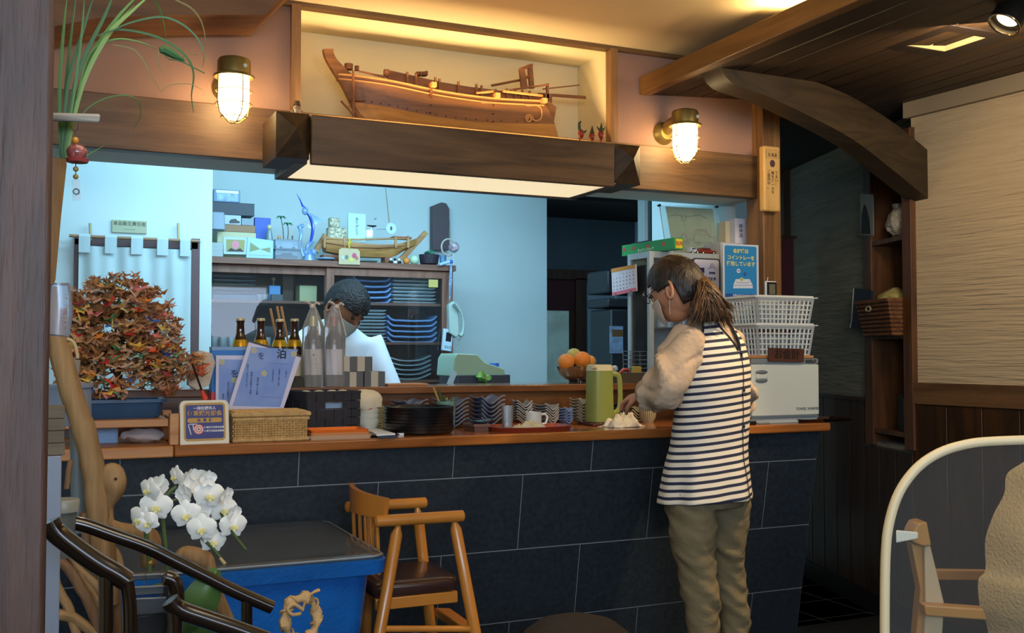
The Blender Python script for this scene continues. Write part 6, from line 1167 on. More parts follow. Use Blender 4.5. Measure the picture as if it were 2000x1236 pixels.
# votive plaque in front
t = thing('votive_plaque', 'pale wooden votive plaque with colourful figures and a yellow bow', 'plaque', P(682, 515, Y=YC-.03)); yq = YC-.03
hx = [P(x, y, Y=yq) for x, y in ((662, 516), (662, 488), (668, 484), (698, 486), (703, 491), (703, 517))]; obj('board', MB().prism(hx, (0, .008, 0)), mat('plaque_pale', 'c4b48c', .6), t)
for x, y, r, c in ((670, 503, .009, 'b8c8d0'), (677, 502, .010, '6a7a68'), (686, 507, .009, 'd8d84a'), (692, 499, .012, 'c04a70'), (697, 504, .008, 'b06a5a')): q = P(x, y, Y=yq-.001); obj('painted_figure', MB().prism([q+Vector((r*math.cos(a), 0, r*1.2*math.sin(a))) for a in [2*math.pi*i/10 for i in range(10)]], (0, -.001, 0)), mat('c_'+c, c, .5), t)
obj('yellow_bow', MB().tube([P(683, 486, Y=yq), P(681, 476, Y=yq), P(684, 466, Y=yq)], [.004, .008, .005], 8).tube([P(683, 476, Y=yq), P(687, 470, Y=yq)], [.006, .004], 6), mat('bow_yellow', 'c8b03a', .5), t, smooth=True)
one('pale_saucer', MB().lathe([(.02, 0), (.045, .006), (.05, .010), (.047, .010), (0, .003)], (P(720, 512, Y=YC+.03).x, YC+.03, ZK), 22), mat('c_saucer', '8fb0b4', .3), 'pale shallow saucer before the sushi boat', 'saucer', smooth=True)
one('pale_oval_dish', MB().lathe([(.02, 0), (.05, .012), (.048, .018), (0, .012)], (P(636, 508, Y=YC+.03).x, YC+.03, ZK), 22), mat('c_oval', '7fa8cc', .3), 'pale blue dish between the marlin and the votive plaque', 'dish', smooth=True)
def ball(nm, px_, r, c, lab, cat='ball', Y=YC+.03): return one(nm, MB().sph((P(px_, 510, Y=Y).x, Y, ZK+r), r, 16, 10), mat('c_'+c, c, .4), lab, cat, smooth=True)
ball('orange_ball', 793.5, .019, 'e08a3a', 'small orange ball beside the prow of the sushi boat'); ball('pale_green_ball', 809, .0265, 'b4d4b4', 'pale green ball right of the orange ball')
for k, a in enumerate((764, 772, 780)):
    q = Vector((P(a, 510, Y=YC+.02).x, YC+.02, ZK)); t = thing('tiny_animal_figure', 'tiny black and white animal figure under the prow, %s of three' % ('leftmost', 'middle', 'rightmost')[k], 'figurine', q, 'tiny animal figures'); obj('body', MB().sph(q+Vector((0, 0, .009)), (.012, .009, .009), 10, 6), (BLACKPL, PAPER)[k % 2], t, smooth=True); obj('head', MB().sph(q+Vector((-.003, -.003, .023)), .008, 10, 6), (PAPER, BLACKPL)[k % 2], t, smooth=True)
q = Vector((P(838, 516, Y=YC+.05).x, YC+.05, ZK)); t = thing('dark_basket', 'small dark wicker basket with green leaves at the cabinet corner', 'basket', q)
obj('bowl', MB().lathe([(.035, 0), (.05, .01), (.057, .06), (.052, .06), (0, .01)], q, 20), mat('c_dkw', '2c2430', .6, bump=.6, bs=90), t, smooth=True); obj('leaves', MB().sph(q+Vector((0, 0, .066)), (.03, .03, .016), 12, 6).jit(.015, 60), mat('c_leaf', '2f6f54', .6), t, smooth=True)
q = Vector((P(865, 516, Y=YC+.05).x-.0, YC+.05, ZK)); one('blue_cup', MB().lathe([(.016, 0), (.02, .05), (.021, .062), (.019, .062), (.015, .01), (0, .01)], q, 18), mat('c_bcup', '6b9ac4', .3), 'pale blue cup at the right corner of the cabinet top', 'cup', smooth=True)
bb_ = [P(x, y, Y=5.80) for x, y in ((845, 488), (845, 402), (862, 395), (872, 397), (878, 408), (878, 488))]
one('brown_board', MB().prism(bb_, (0, .05, 0)), mat('c_brd', '54484c', .6), 'tall dark brown board with a rounded corner standing against the kitchen wall', 'board', bevel=.003)
q = P(880, 483, Y=YC-.02); t = thing('wreath_charm', 'small round glass wind charm hanging at the cabinet corner', 'ornament', q+Vector((0, 0, -.05))); obj('ring', MB().tube([q+Vector((.042*math.cos(a)-.012, 0, .046*math.sin(a))) for a in [2*math.pi*i/24 for i in range(24)]], .005, 8, closed=True), mat('c_ring', 'a8a89c', .5), t, smooth=True)
obj('glass_ball', MB().sph(q+Vector((.012, -.02, 0)), .030, 16, 10), mat('c_gball', 'a89aa4', .15, var=.5, vs=50), t, smooth=True); obj('cord', MB().tube([q+Vector((0, 0, .045)), q+Vector((-.008, 0, .16))], .0012, 4), STEEL, t); obj('paper_tag', MB().box(q.x+.003, q.x+.015, q.y-.02, q.y-.018, q.z-.10, q.z-.03), mat('c_tag', '9ab0b0', .6), t)
# blue brush hung on the side, telephone, remote panel
yy = YC-.04; q = P(872, 514, Y=yy); t = thing('blue_brush', 'blue and white handled brush hanging off the cabinet corner', 'brush', q); obj('handle', MB().tube([P(858, 517, Y=yy), P(878, 511, Y=yy)], [.008, .009], 8), mat('c_brw', 'a0c4dc', .4), t, smooth=True); obj('end_cap', MB().sph(P(881, 511, Y=yy), .011, 10, 6), mat('c_brb', '2b62c8', .4), t, smooth=True); obj('bristles', MB().tube([P(881, 516, Y=yy), P(880, 552, Y=yy), P(878, 588, Y=yy)], [.006, .010, .004], 6), mat('c_brs', '7fa4c4', .5, var=.5, vs=80), t)
yy = YC-.05; PH = mat('phone_white', 'a8c0b8', .4); t = thing('wall_telephone', 'pale wall telephone with its handset and coiled cord beside the cabinet', 'telephone', P(890, 690, Y=yy))
obj('base', MB().prism([P(x, y, Y=yy) for x, y in ((878, 650), (877, 596), (884, 588), (895, 590), (898, 652), (892, 660))], (0, .05, 0)), PH, t, bevel=.006); 
obj('handset', MB().tube(smooth_poly([P(x, y, Y=yy-.02) for x, y in ((888, 592), (901, 612), (905, 632), (903, 650), (898, 656))], 3), [.018, .016, .013, .011, .010, .010, .010, .011, .012, .014, .016, .017, .016], 10, flat=.7), PH, t, smooth=True)
obj('handset', MB().box(0, .001, 0, .001, 0, .001), PH, t) if 0 else None
co = MB().tube([P(897, 660+i*.45, Y=yy)+Vector((.010*math.sin(i*.9)-i*.0002, .004*math.cos(i*.9), 0)) for i in range(70)], .002, 5); obj('coiled_cord', co, PH, t, smooth=True)
obj('wall_bracket', MB().box(P(884, 640, Y=yy).x, P(893, 640, Y=yy).x, yy+.05, 5.86, P(884, 640, Y=yy).z, P(884, 610, Y=yy).z), PH, t)
yy = YC-.03; t = thing('heater_remote', 'white wall remote with a dark screen tilted beside the telephone', 'remote control', P(874, 687, Y=yy)); qd = [P(x, y, Y=yy) for x, y in ((867, 641), (886, 645), (882, 687), (863, 684))]; obj('case', MB().prism([qd[0], qd[3], qd[2], qd[1]], (0, .02, 0)), mat('c_rem', 'b4d0e0', .4), t, bevel=.004); g = lambda u, v: qd[3].lerp(qd[2], u).lerp(qd[0].lerp(qd[1], u), v)+Vector((0, -.001, 0)); obj('screen', MB().prism([g(.28, .85), g(.28, .45), g(.82, .45), g(.82, .85)], (0, -.001, 0)), BLACKPL, t)
for u in (.25, .5, .75): obj('button', MB().prism([g(u, .25), g(u, .15), g(u+.12, .15), g(u+.12, .25)], (0, -.003, 0)), mat('c_btn', '7f98a8', .5), t)
# cash register and small things
yr = 4.13; zR = 1.0605; t = thing('cash_register', 'mint green sloping cash register on a dark base behind the ledge', 'cash register', (P(935, 750, Y=yr).x, yr+.1, zR)); MI = mat('mint_plastic', '8fb4a0', .45)
obj('body', MB().prism([P(x, y, Y=yr) for x, y in ((884, 735), (887, 700), (893, 690), (932, 692), (948, 708), (985, 720), (988, 735))], (0, .2, 0)), MI, t, bevel=.004); x0, x1 = P(893, 740, Y=yr).x, P(995, 740, Y=yr).x; obj('base', MB().box(x0, x1, yr-.01, yr+.22, zR, P(940, 732, Y=yr).z), mat('c_navybase', '2f3c4c', .5), t, bevel=.003)
obj('receipt', MB().prism([P(x, y, Y=yr-.03) for x, y in ((868, 760), (884, 722), (893, 728), (880, 762))], (0, .002, 0)), mat('c_rcpt', 'a4cce4', .6), t); 
q = P(965, 712, Y=yr+.05); one('blue_tape_roll', MB().cyl((q.x, yr+.05, P(965, 719, Y=yr+.05).z), (q.x, yr+.05, P(965, 709, Y=yr+.05).z), .022, .022, 22), mat('c_tape', '2b6ad0', .4), 'blue round cap standing on the cash register', 'cap', smooth=True)
m = MB().sph(P(944, 737, Y=yr-.03), (.034, .014, .022), 12, 8).jit(.014, 50); one('green_packet', m, mat('c_gpk', '5f9a4a', .35, var=.7, vs=40), 'shiny green snack packet before the cash register', 'packet', smooth=True)
# noren on the left kitchen wall
yn = 4.955; CU = mat('noren_white', 'b4cacb', .85, var=.04, vs=6); DKP = mat('noren_pole', '5c4648', .5); t = thing('door_curtain', 'white tabbed door curtain hung on a brown pole on the kitchen wall', 'curtain', P(265, 660, Y=yn))
for a, b_ in ((145, 153), (374, 387)): p0, p1 = P(a, 466, Y=yn+.03), P(b_, 760, Y=yn+.03); obj('door_jamb', MB().box(p0.x, p1.x, yn+.02, yn+.044, p1.z, p0.z), DKP, t)
p0, p1 = P(146, 478, Y=yn+.03), P(386, 480, Y=yn+.03); obj('door_header', MB().box(p0.x, p1.x, yn+.02, yn+.044, P(265, 482, Y=yn+.03).z, P(265, 466, Y=yn+.03).z), DKP, t)
obj('pole', MB().tube([P(135, 460, Y=yn-.02), P(388, 471, Y=yn-.02)], .007, 10), mat('pole_wood', '9a7a5c', .5), t, smooth=True)
zl = lambda x: P(x, 460+(x-135)*.0435, Y=yn-.02).z
xa, xb = P(154, 500, Y=yn-.02).x, P(374, 500, Y=yn-.02).x; ztop = P(265, 484, Y=yn-.02).z; zbt = P(265, 775, Y=yn-.02).z
obj('cloth', MB().grid(lambda u, v: (xa+(xb-xa)*u, yn-.015+.006*math.sin(u*19+v*2)+.004*math.sin(u*43), zbt+(ztop-zbt)*v), 60, 16, .002), CU, t, smooth=True, ang=80)
for a, b_ in ((152, 178), (203, 230), (254, 281), (305, 330), (350, 373)): x0, x1 = P(a, 470, Y=yn-.02).x, P(b_, 470, Y=yn-.02).x; z = zl((a+b_)/2); obj('tab', MB().tube([((x0+x1)/2, yn-.028, ztop-.03), ((x0+x1)/2, yn-.030, z), ((x0+x1)/2, yn-.02, z+.010), ((x0+x1)/2, yn-.010, z), ((x0+x1)/2, yn-.010, ztop-.02)], [((x1-x0)/2, .0015)]*5, 6, up=(0, 1, 0)), CU, t)
for a in (176, 348): q = P(a, 440, Y=yn+.02); obj('peg', MB().tube([P(a, 436, Y=yn+.02), P(a+1, 470, Y=yn)], .006, 6), mat('peg_wood', 'b0a078', .5), t)
obj('hanging_wire', MB().tube([P(388, 470, Y=yn-.02), P(414, 477, Y=5.2)], .0015, 4), STEEL, t)
p0, p1 = P(219, 453, Y=4.99), P(287, 432, Y=4.99); t = thing('name_plate', 'small yellowish lettered plate above the white door curtain', 'sign', ((p0.x+p1.x)/2, 4.99, p0.z)); obj('plate', MB().box(p0.x, p1.x, 4.99, 4.999, p0.z, p1.z), mat('c_plate', 'a8b090', .5), t)
text('食品衛生責任者', 'lettering', .020, mat('c_ptx', '5a644c', .6), t, frame(((p0.x+p1.x)/2, 4.989, p1.z-.016), (1, 0, 0), (0, -1, 0))); text('ーーーーー', 'lettering', .010, mat('c_ptx', '5a644c'), t, frame(((p0.x+p1.x)/2, 4.989, p0.z+.014), (1, 0, 0), (0, -1, 0)))
# ------------------------------------------------------------------ far passage
yw = 7.59; DW = wood('door_frame_wood', '4a2c1a', '2e1a0e', 'z', .5, 5); d = thing('far_door', 'dark framed far door with a pale window and red cloth above', 'door', P(1100, 745, Y=yw)); 
def fb(nm, a, b_, y0, y1, m_, dy=.05, par=None): p0, p1 = P(a, y1, Y=yw-dy), P(b_, y0, Y=yw-dy); return obj(nm, MB().box(p0.x, p1.x, yw-dy, yw, max(p0.z, .0), p1.z), m_, par or d)
fb('lintel', 1040, 1208, 530, 543, DW, .06); fb('jamb', 1126, 1145, 544, 1010, DW, .06); fb('door_stile', 1113, 1125, 606, 1010, DW, .03)
fb('window_pane', 1040, 1112, 607, 760, mat('far_window', '9fc4c0', .4, var=.5, vs=3, emit=.10), .02); fb('red_cloth', 1040, 1125, 545, 605, mat('c_redcloth', '3c1418', .8), .035)
struct('wall_far_pale', MB().box(P(1146, 600, Y=7.58).x, P(1250, 600, Y=7.58).x, 7.57, 7.60, 0, P(1170, 544, Y=7.58).z), mat('c_farpale', '8aa0ac', .8))
yc_ = 5.2; DKC = mat('c_dkcab', '23292e', .5); x0 = P(1187, 600, Y=yc_).x
t = thing('dark_locker', 'dark grey locker stack at the back passage behind the glass showcase', 'cabinet', (x0+.12, 5.3, 0))
for y0, y1, a in ((603, 1100, 1193), (582, 600, 1187), (527, 572, 1187)): obj('unit', MB().box(P(a, 600, Y=yc_).x, x0+.35, yc_, yc_+.25, max(0, P(1190, y1, Y=yc_).z), P(1190, y0, Y=yc_).z), DKC, t, bevel=.01)
p0, p1 = P(1191, 690, Y=yc_-.004), P(1217, 637, Y=yc_-.004); t = thing('pinned_leaflet', 'pale printed leaflet pinned on the dark locker', 'leaflet', ((p0.x+p1.x)/2, yc_-.004, p0.z)); obj('sheet', MB().box(p0.x, p1.x, yc_-.004, yc_-.001, p0.z, p1.z), mat('c_leaf2', '7f98b4', .6, var=.3, vs=20), t); obj('photo', MB().box(p0.x+.015, p1.x, yc_-.005, yc_-.004, p1.z-.06, p1.z-.02), mat('c_leafph', '6a4c30', .6), t)
t = thing('black_wall_shelf', 'black shelf with dark jars at the far end of the kitchen side wall', 'shelf', (2.95, 4.73, 1.75)); obj('case', MB().box(2.90, 3.10, 4.63, 4.66, 1.1, 2.3).box(3.08, 3.10, 4.66, 4.86, 1.1, 2.3), BLACKPL, t)
for k, (y, z) in enumerate(((4.72, 1.9), (4.78, 1.9))): obj('jar', MB().cyl((3.02, y, z), (3.02, y, z+.09), .03, .028, 12), mat('c_jard', '3a3f44', .3), t)
for z in (1.885, 1.685): obj('shelf_board', MB().box(2.92, 3.08, 4.66, 4.86, z, z+.015), BLACKPL, t)
t = thing('red_curtain', 'dark red curtain hanging in the passage behind the wooden post', 'curtain', (P(1530, 585, Y=4.7).x, 4.7, .4)); x0, x1 = P(1512, 500, Y=4.7).x, P(1552, 500, Y=4.7).x; zt = P(1530, 466, Y=4.7).z
obj('cloth', MB().grid(lambda u, v: (x0+(x1-x0)*u, 4.7+.012*math.sin(u*20), .4+(zt-.4)*v), 24, 6, .002), mat('c_rcur', '3e1420', .9), t, smooth=True, ang=80); obj('rod', MB().tube([(x0-.05, 4.7, zt+.01), (x1+.01, 4.7, zt+.012)], .008, 8), DW, t)
# ================================================================== left foreground
YV = 1.088
t = thing('hanging_vase', 'tapering brown bark vase hanging on the near wooden post', 'vase', P(95, 560, Y=YV)); BK = wood('bark_vase', '9a7448', '6c4a2a', 'z', .6, 12)
pv = [P(94, y, Y=YV) for y in (556, 545, 420, 320, 312)]; mv = MB().tube(pv, [.005, .0065, .0115, .0165, .0162], 20); obj('body', mv, BK, t, smooth=True); obj('dark_mouth', MB().tube([pv[-1]+Vector((0, 0, .0002)), pv[-1]+Vector((0, 0, .001))], .013, 16), mat('vase_inside', '1c120a', .9), t)
GR = [mat('grass_a', '4f7a34', .5), mat('grass_b', '36602a', .5), mat('grass_c', '7d9a4c', .5), mat('grass_dry', '7a6a34', .6)]
t = thing('long_grass', 'spray of long arching green grass leaves rising from the bark vase', 'plant', P(118, 318, Y=YV))
bl = [([(120, 330), (116, 180), (124, 60), (132, -20)], 7, 0), ([(124, 330), (128, 180), (140, 60), (150, -20)], 6, 1), ([(118, 330), (132, 170), (165, 50), (190, -30)], 7, 1), ([(120, 325), (150, 150), (205, 30), (225, -20)], 8, 1), ([(124, 325), (165, 140), (225, 40), (282, -20)], 9, 0), ([(127, 320), (160, 170), (210, 70), (260, 20), (300, -15)], 9, 2), ([(122, 320), (142, 200), (160, 60), (165, -20)], 5, 0),
      ([(150, 190), (175, 105), (223, 77), (272, 82), (312, 98)], 4, 0), ([(190, 70), (231, 58), (286, 66), (327, 82), (363, 110), (378, 143), (374, 187), (378, 220)], 5, 1), ([(215, 62), (256, 44), (314, 33), (355, 47), (385, 74), (398, 104), (396, 132)], 4, 1), ([(290, -30), (344, 0), (377, 19), (396, 50), (403, 96)], 3.5, 3), ([(296, -20), (303, 0), (316, 30), (325, 77)], 3, 0), ([(220, 88), (245, 92), (267, 102), (292, 140), (314, 179)], 3.5, 3), ([(314, 179), (333, 166), (369, 164), (396, 176)], 1.6, 3), ([(150, 240), (171, 212), (204, 193), (245, 186), (270, 198), (274, 228), (259, 253)], 2.6, 1), ([(140, 320), (171, 303), (204, 283)], 1.5, 0), ([(310, 96), (309, 125), (322, 144)], 1.5, 3), ([(124, 335), (140, 230), (170, 130), (215, 60), (262, 10)], 6, 2)]
for k, (pts, w_, c) in enumerate(bl):
    dy = .02*math.sin(k*1.9)+.02; q = smooth_poly([P(x, y, Y=YV+dy*(i/max(1, len(pts)-1))) for i, (x, y) in enumerate(pts)], 5); n = len(q)
    rad = [(w_*.00026*(math.sin(math.pi*min(1, (i+.8)/(n-1)*.85+.12)))+.0002, w_*.00007+.0001) for i in range(n)]
    obj('leaf', MB().tube(q, rad, 6, up=(0, 1, .1)), GR[c], t, smooth=True)
t = thing('leaf_grasshopper', 'small green grasshopper folded from a leaf perched on the arching grass', 'ornament', P(335, 118, Y=YV+.03)); yg = YV+.02
obj('body', MB().tube([P(312, 98, Y=yg), P(322, 97, Y=yg), P(340, 107, Y=yg), P(360, 118, Y=yg)], [.003, .0052, .0045, .001], 8), GR[1], t, smooth=True)
obj('leg', MB().tube([P(318, 104, Y=yg), P(330, 116, Y=yg), P(362, 120, Y=yg)], .0006, 5), GR[1], t); obj('leg', MB().tube([P(330, 110, Y=yg), P(365, 125, Y=yg), P(400, 143, Y=yg)], .0007, 5), GR[1], t); obj('antenna', MB().tube([P(355, 112, Y=yg), P(372, 105, Y=yg), P(388, 107, Y=yg)], .0005, 5), GR[3], t)
YG = 1.055; DRF = wood('driftwood_grey', 'a39a8c', '7a7064', 'x', .8, 16, bump=.5); DRB = wood('driftwood_tan', '9f7d52', '735433', 'z', .75, 7, bump=.4)
m = MB().hexa([P(93, 220, Y=YG), P(196, 224, Y=YG), P(194, 240, Y=YG), P(95, 236, Y=YG)][::-1], [P(95, 220, Y=YG+.02), P(196, 222, Y=YG+.02), P(194, 240, Y=YG+.02), P(95, 236, Y=YG+.02)][::-1]); one('driftwood_bar', m, DRF, 'short grey driftwood bar reaching out from the near post', 'wood piece', bevel=.002)
t = thing('glass_charm', 'hanging charm with red glass float, beads and a clear tag below the driftwood bar', 'ornament', P(149, 392, Y=YG)); f_ = lambda x, y: P(x, y, Y=YG)
obj('cord', MB().tube([f_(139, 240), f_(140, 252), f_(147, 257), f_(153, 252), f_(154, 240)], .0008, 5).tube([f_(147, 257), f_(148, 350)], .0005, 5), mat('charm_cord', '5a4030', .6), t)
obj('orange_bead', MB().sph(f_(147, 274), .0033, 10, 6), mat('bead_orange', 'd89030', .3), t, smooth=True); obj('glass_float', MB().sph(f_(150, 298), (.0092, .0092, .0088), 18, 12), mat('float_red_glass', 'b0645c', .1, var=.6, vs=160, trans=.35), t, smooth=True)
obj('red_ring', MB().lathe([(.004, -.001), (.0095, -.002), (.0105, .001), (.004, .003)], f_(151, 313), 18), mat('ring_red', 'a84440', .25), t, smooth=True)
for y in (330, 345): obj('bead', MB().sph(f_(148, y), .0026, 10, 6), mat('bead_wood', 'a88a4c', .4), t, smooth=True)
c = [f_(140, 351), f_(156, 350), f_(158, 391), f_(142, 392)]; obj('clear_tag', MB().prism([c[0], c[3], c[2], c[1]], (0, .0005, 0)), mat('tag_film', 'b8dce4', .3, alpha=.7), t); obj('tag_mark', MB().tube([f_(149, 374)+Vector((.0026*math.cos(a), -.0005, .0026*math.sin(a))) for a in [i*.785 for i in range(8)]], .0007, 5, closed=True), mat('tag_grey', '6a7a80', .5), t)
# long driftwood stick and the things gathered by the post
YD = 2.25
one('driftwood_stick', MB().tube(smooth_poly([P(x, y, Y=YD) for x, y in ((99, 560), (104, 620), (118, 690), (140, 770), (167, 850), (182, 920), (192, 1000), (206, 1095), (212, 1180))], 4), [.012+.010*min(1, i/10)+.001*math.sin(i*1.7) for i in range(33)], 14).jit(.002, 30), DRB, 'long smooth driftwood branch leaning beside the near post', 'branch', smooth=True)
one('grey_pipe', MB().tube([P(150, 770, Y=YD+.08), P(151, 850, Y=YD+.08)], .0155, 16).tube([P(151, 850, Y=YD+.08), P(154, 1040, Y=YD+.08)], .0145, 16), mat('pipe_grey', '6a7478', .4), 'upright grey plastic pipe behind the driftwood branch', 'pipe', smooth=True)
t = thing('gourd_driftwood', 'knobbly driftwood root with a gourd shaped head behind the lacquered chair', 'branch', P(220, 1040, Y=YD)); 
obj('head', MB().tube(smooth_poly([P(x, y, Y=YD) for x, y in ((221, 906), (219, 925), (222, 955), (213, 985), (212, 1015), (218, 1040))], 4), [.004, .012, .017, .020, .0215, .023, .024, .024, .023, .020, .017, .015, .013, .0125, .0125, .0125, .013, .014, .015, .017, .018], 12).jit(.008, 22), DRB, t, smooth=True)
obj('root', MB().tube(smooth_poly([P(x, y, Y=YD) for x, y in ((214, 1030), (240, 1035), (275, 1042), (292, 1055), (294, 1085), (290, 1110))], 4), [.018, .017, .016, .015, .015, .015, .015, .016, .017, .019, .020, .021, .021, .021, .020, .020, .019, .018, .016, .014, .010], 12).jit(.003, 25), DRB, t, smooth=True)
obj('root', MB().tube(smooth_poly([P(x, y, Y=YD) for x, y in ((345, 1090), (365, 1082), (400, 1095), (410, 1120), (428, 1170), (455, 1240))], 4), [.010, .012, .014, .016, .018, .019, .019, .019, .018, .017, .016, .016, .015, .015, .015, .014, .014, .014, .014, .014, .014], 12).jit(.003, 25), DRB, t, smooth=True)
obj('knot_hole', MB().sph(P(226, 935, Y=YD-.022), .003, 8, 6), mat('knot', '3a2415', .9), t)
for k, (pts, r) in enumerate(((((112, 1090), (140, 1120), (175, 1180), (195, 1240)), .011), (((135, 1080), (170, 1140), (210, 1210)), .009), (((165, 1000), (170, 1060), (178, 1110)), .011), (((100, 1200), (140, 1205), (190, 1240)), .012), (((142, 1060), (150, 1100), (160, 1150)), .007), (((205, 1060), (228, 1090), (235, 1130)), .012), (((130, 955), (134, 920), (139, 898)), .006), (((150, 1110), (200, 1160), (215, 1240)), .009), (((215, 1080), (222, 1150), (230, 1240)), .013), (((105, 1075), (110, 1140), (135, 1190), (150, 1240)), .010))):
    one('driftwood_twig', MB().tube(smooth_poly([P(x, y, Y=YD-.05+.03*(k % 3)) for x, y in pts], 4), r*.9, 9).jit(.002, 40), DRB if k % 2 else wood('driftwood_brown', '7a5a3e', '543a26', 'z', .8, 9, bump=.4), 'brown driftwood twig, %s' % ('forking left under the long branch', 'thin, crossing down beside the thick branch', 'upright just left of the thick branch', 'lying low at the bottom left corner', 'short, right of the forked one', 'stubby, right of the thick branch', 'pale, by the round tub lid', 'slanting down behind the arm rail leg', 'thick, under the gourd shaped root', 'dark, bending from the post foot')[k], 'branch', 'driftwood twigs in the tangle', smooth=True)
YP_ = 1.10
one('clear_film_roll', MB().tube([P(112, 655, Y=YP_), P(114, 605, Y=YP_), P(112, 555, Y=YP_)], [.012, .013, .011], 14).jit(.003, 60), glassm('roll_film', (.85, .9, 1), .82, .15), 'crumpled clear plastic film beside the near post', 'film', smooth=True)
t = thing('handled_bag', 'small greyish cloth bag with pale loop handles beside the driftwood branch', 'bag', P(146, 745, Y=YD+.15)); yb_ = YD+.15
obj('body', MB().hexa([P(x, y, Y=yb_) for x, y in ((126, 700), (158, 702), (152, 750), (140, 750))][::-1], [P(x, y, Y=yb_+.05) for x, y in ((126, 700), (158, 702), (152, 750), (140, 750))][::-1]), mat('bag_grey', '8a7f74', .8), t, bevel=.005); 
obj('loop_handle', MB().tube(smooth_poly([P(x, y, Y=yb_) for x, y in ((122, 668), (132, 662), (146, 672), (152, 700))], 4), .0035, 8), mat('loop_cream', 'c9b48c', .5), t, smooth=True)
one('pale_canister', MB().tube([P(128, 830, Y=YD+.1), P(128, 755, Y=YD+.1)], .050, 24).tube([P(128, 757, Y=YD+.1), P(128, 750, Y=YD+.1)], .054, 24), mat('canister', '7f8a9c', .35), 'bluish grey canister with a rim between near post and blue pot', 'canister', smooth=True)
q = P(112, 885, Y=1.8); t = thing('timber_offcuts', 'stack of greyish timber offcuts against the near post', 'wood stack', P(105, 890, Y=1.8))
for k in range(4): z0, z1 = P(105, 890-k*24, Y=1.8).z, P(105, 890-(k+1)*24, Y=1.8).z; obj('offcut', MB().box(P(80, 800, Y=1.8).x, P(128, 800, Y=1.8).x-.001*(k % 2), 1.8, 1.86, z0+.0006, z1), wood('offcut_wood', '6e6252', '4e4438', 'x', .8, 9), t, bevel=.001)
one('pale_blue_panel', MB().box(P(80, 800, Y=1.8).x, P(122, 800, Y=1.8).x, 1.80, 1.86, 0, P(105, 890, Y=1.8).z), mat('panel_blue_grey', '7b8494', .4), 'pale blue grey panel standing under the timber offcuts', 'panel', bevel=.002)
t = thing('lidded_tub', 'round clear lidded tub behind the lacquered arm rails', 'tub', P(122, 1000, Y=1.95)); q = P(122, 985, Y=1.95); obj('lid', MB().lathe([(.024, -.012), (.027, -.012), (.028, .006), (.026, .009), (0, .009)], q, 26), mat('tub_lid', '8f8e84', .35), t, smooth=True); obj('tub', MB().lathe([(.018, -.09), (.023, -.012)], q, 26), mat('tub_wall', '5f625c', .4), t, smooth=True)
# ------------------------------------------------------------------ lacquered chair arms
YR = 1.72; LQ = mat('brown_black_lacquer', '1e130c', .18, coat=.9); t = thing('lacquered_chair', 'black lacquered bentwood chair frame in the left foreground', 'chair', P(250, 1236, Y=YR))
def rail(nm, pts, r, Y=YR, n_=4): q = smooth_poly([P(x, y, Y=Y) for x, y in pts], n_); obj(nm, MB().tube(q, r, 12), LQ, t, smooth=True)
rail('arm_rail', [(96, 1018), (110, 1040), (150, 1072), (190, 1100), (225, 1120), (247, 1135)], .0155, YR-.05)
rail('arm_rail', [(116, 1018), (160, 1024), (220, 1045), (285, 1068), (340, 1095), (400, 1125), (460, 1155), (531, 1186)], .0125, YR+.25)
rail('arm_rail', [(332, 1172), (350, 1190), (400, 1208), (450, 1225), (520, 1250)], .0135, YR-.12)
for pts, Y in (([(206, 1115), (207, 1180), (206, 1260)], YR-.05), ([(247, 1135), (253, 1180), (254, 1260)], YR-.05), ([(482, 1170), (482, 1210), (482, 1260)], YR+.25), ([(340, 1185), (342, 1220), (342, 1260)], YR-.12)): rail('leg', pts, .0105, Y)
rail('back_hoop', [(322, 1128), (338, 1135), (345, 1160), (342, 1200), (336, 1260)], .012, YR-.02)
t = thing('menu_rack', 'upright rack of grey metal edged menu folders inside the lacquered chair', 'rack', P(290, 1236, Y=YR+.05)); ys = YR+.03; GM = mat('folder_grey', '4a4d52', .35, .3); GE = mat('folder_edge', 'a8acb0', .25, .6)
for k, (x0, x1, y0, y1, xs) in enumerate(((252, 314, 1121, 1135, 3), (257, 321, 1144, 1164, 2), (260, 325, 1167, 1201, 2))):
    qd = [P(x0+xs, y0+3, Y=ys-.02*k), P(x1, y0, Y=ys-.02*k), P(x1-1, y1-4, Y=ys-.02*k), P(x0, y1, Y=ys-.02*k)]
    obj('folder', MB().prism([qd[0], qd[3], qd[2], qd[1]], (0, .012, 0)), GM, t, bevel=.0015); obj('folder_edge', MB().tube([qd[0]+Vector((0, -.001, 0)), qd[1]+Vector((0, -.001, 0))], .0012, 5), GE, t)
obj('rack_body', MB().box(P(250, 1200, Y=ys).x, P(322, 1200, Y=ys).x, ys-.03, ys+.05, P(290, 1290, Y=ys).z, P(290, 1200, Y=ys-.03).z), BLACKPL, t, bevel=.002)
obj('back_panel', MB().prism([P(x, y, Y=ys+.06) for x, y in ((316, 1130), (324, 1122), (338, 1130), (348, 1150), (348, 1280), (316, 1280))][::-1], (0, .012, 0)), BLACKPL, t); obj('wire_tie', MB().tube([P(272, 1120, Y=ys-.025), P(284, 1121, Y=ys-.026), P(285, 1132, Y=ys-.026), P(281, 1143, Y=ys-.026)], .0007, 5), STEEL, t)
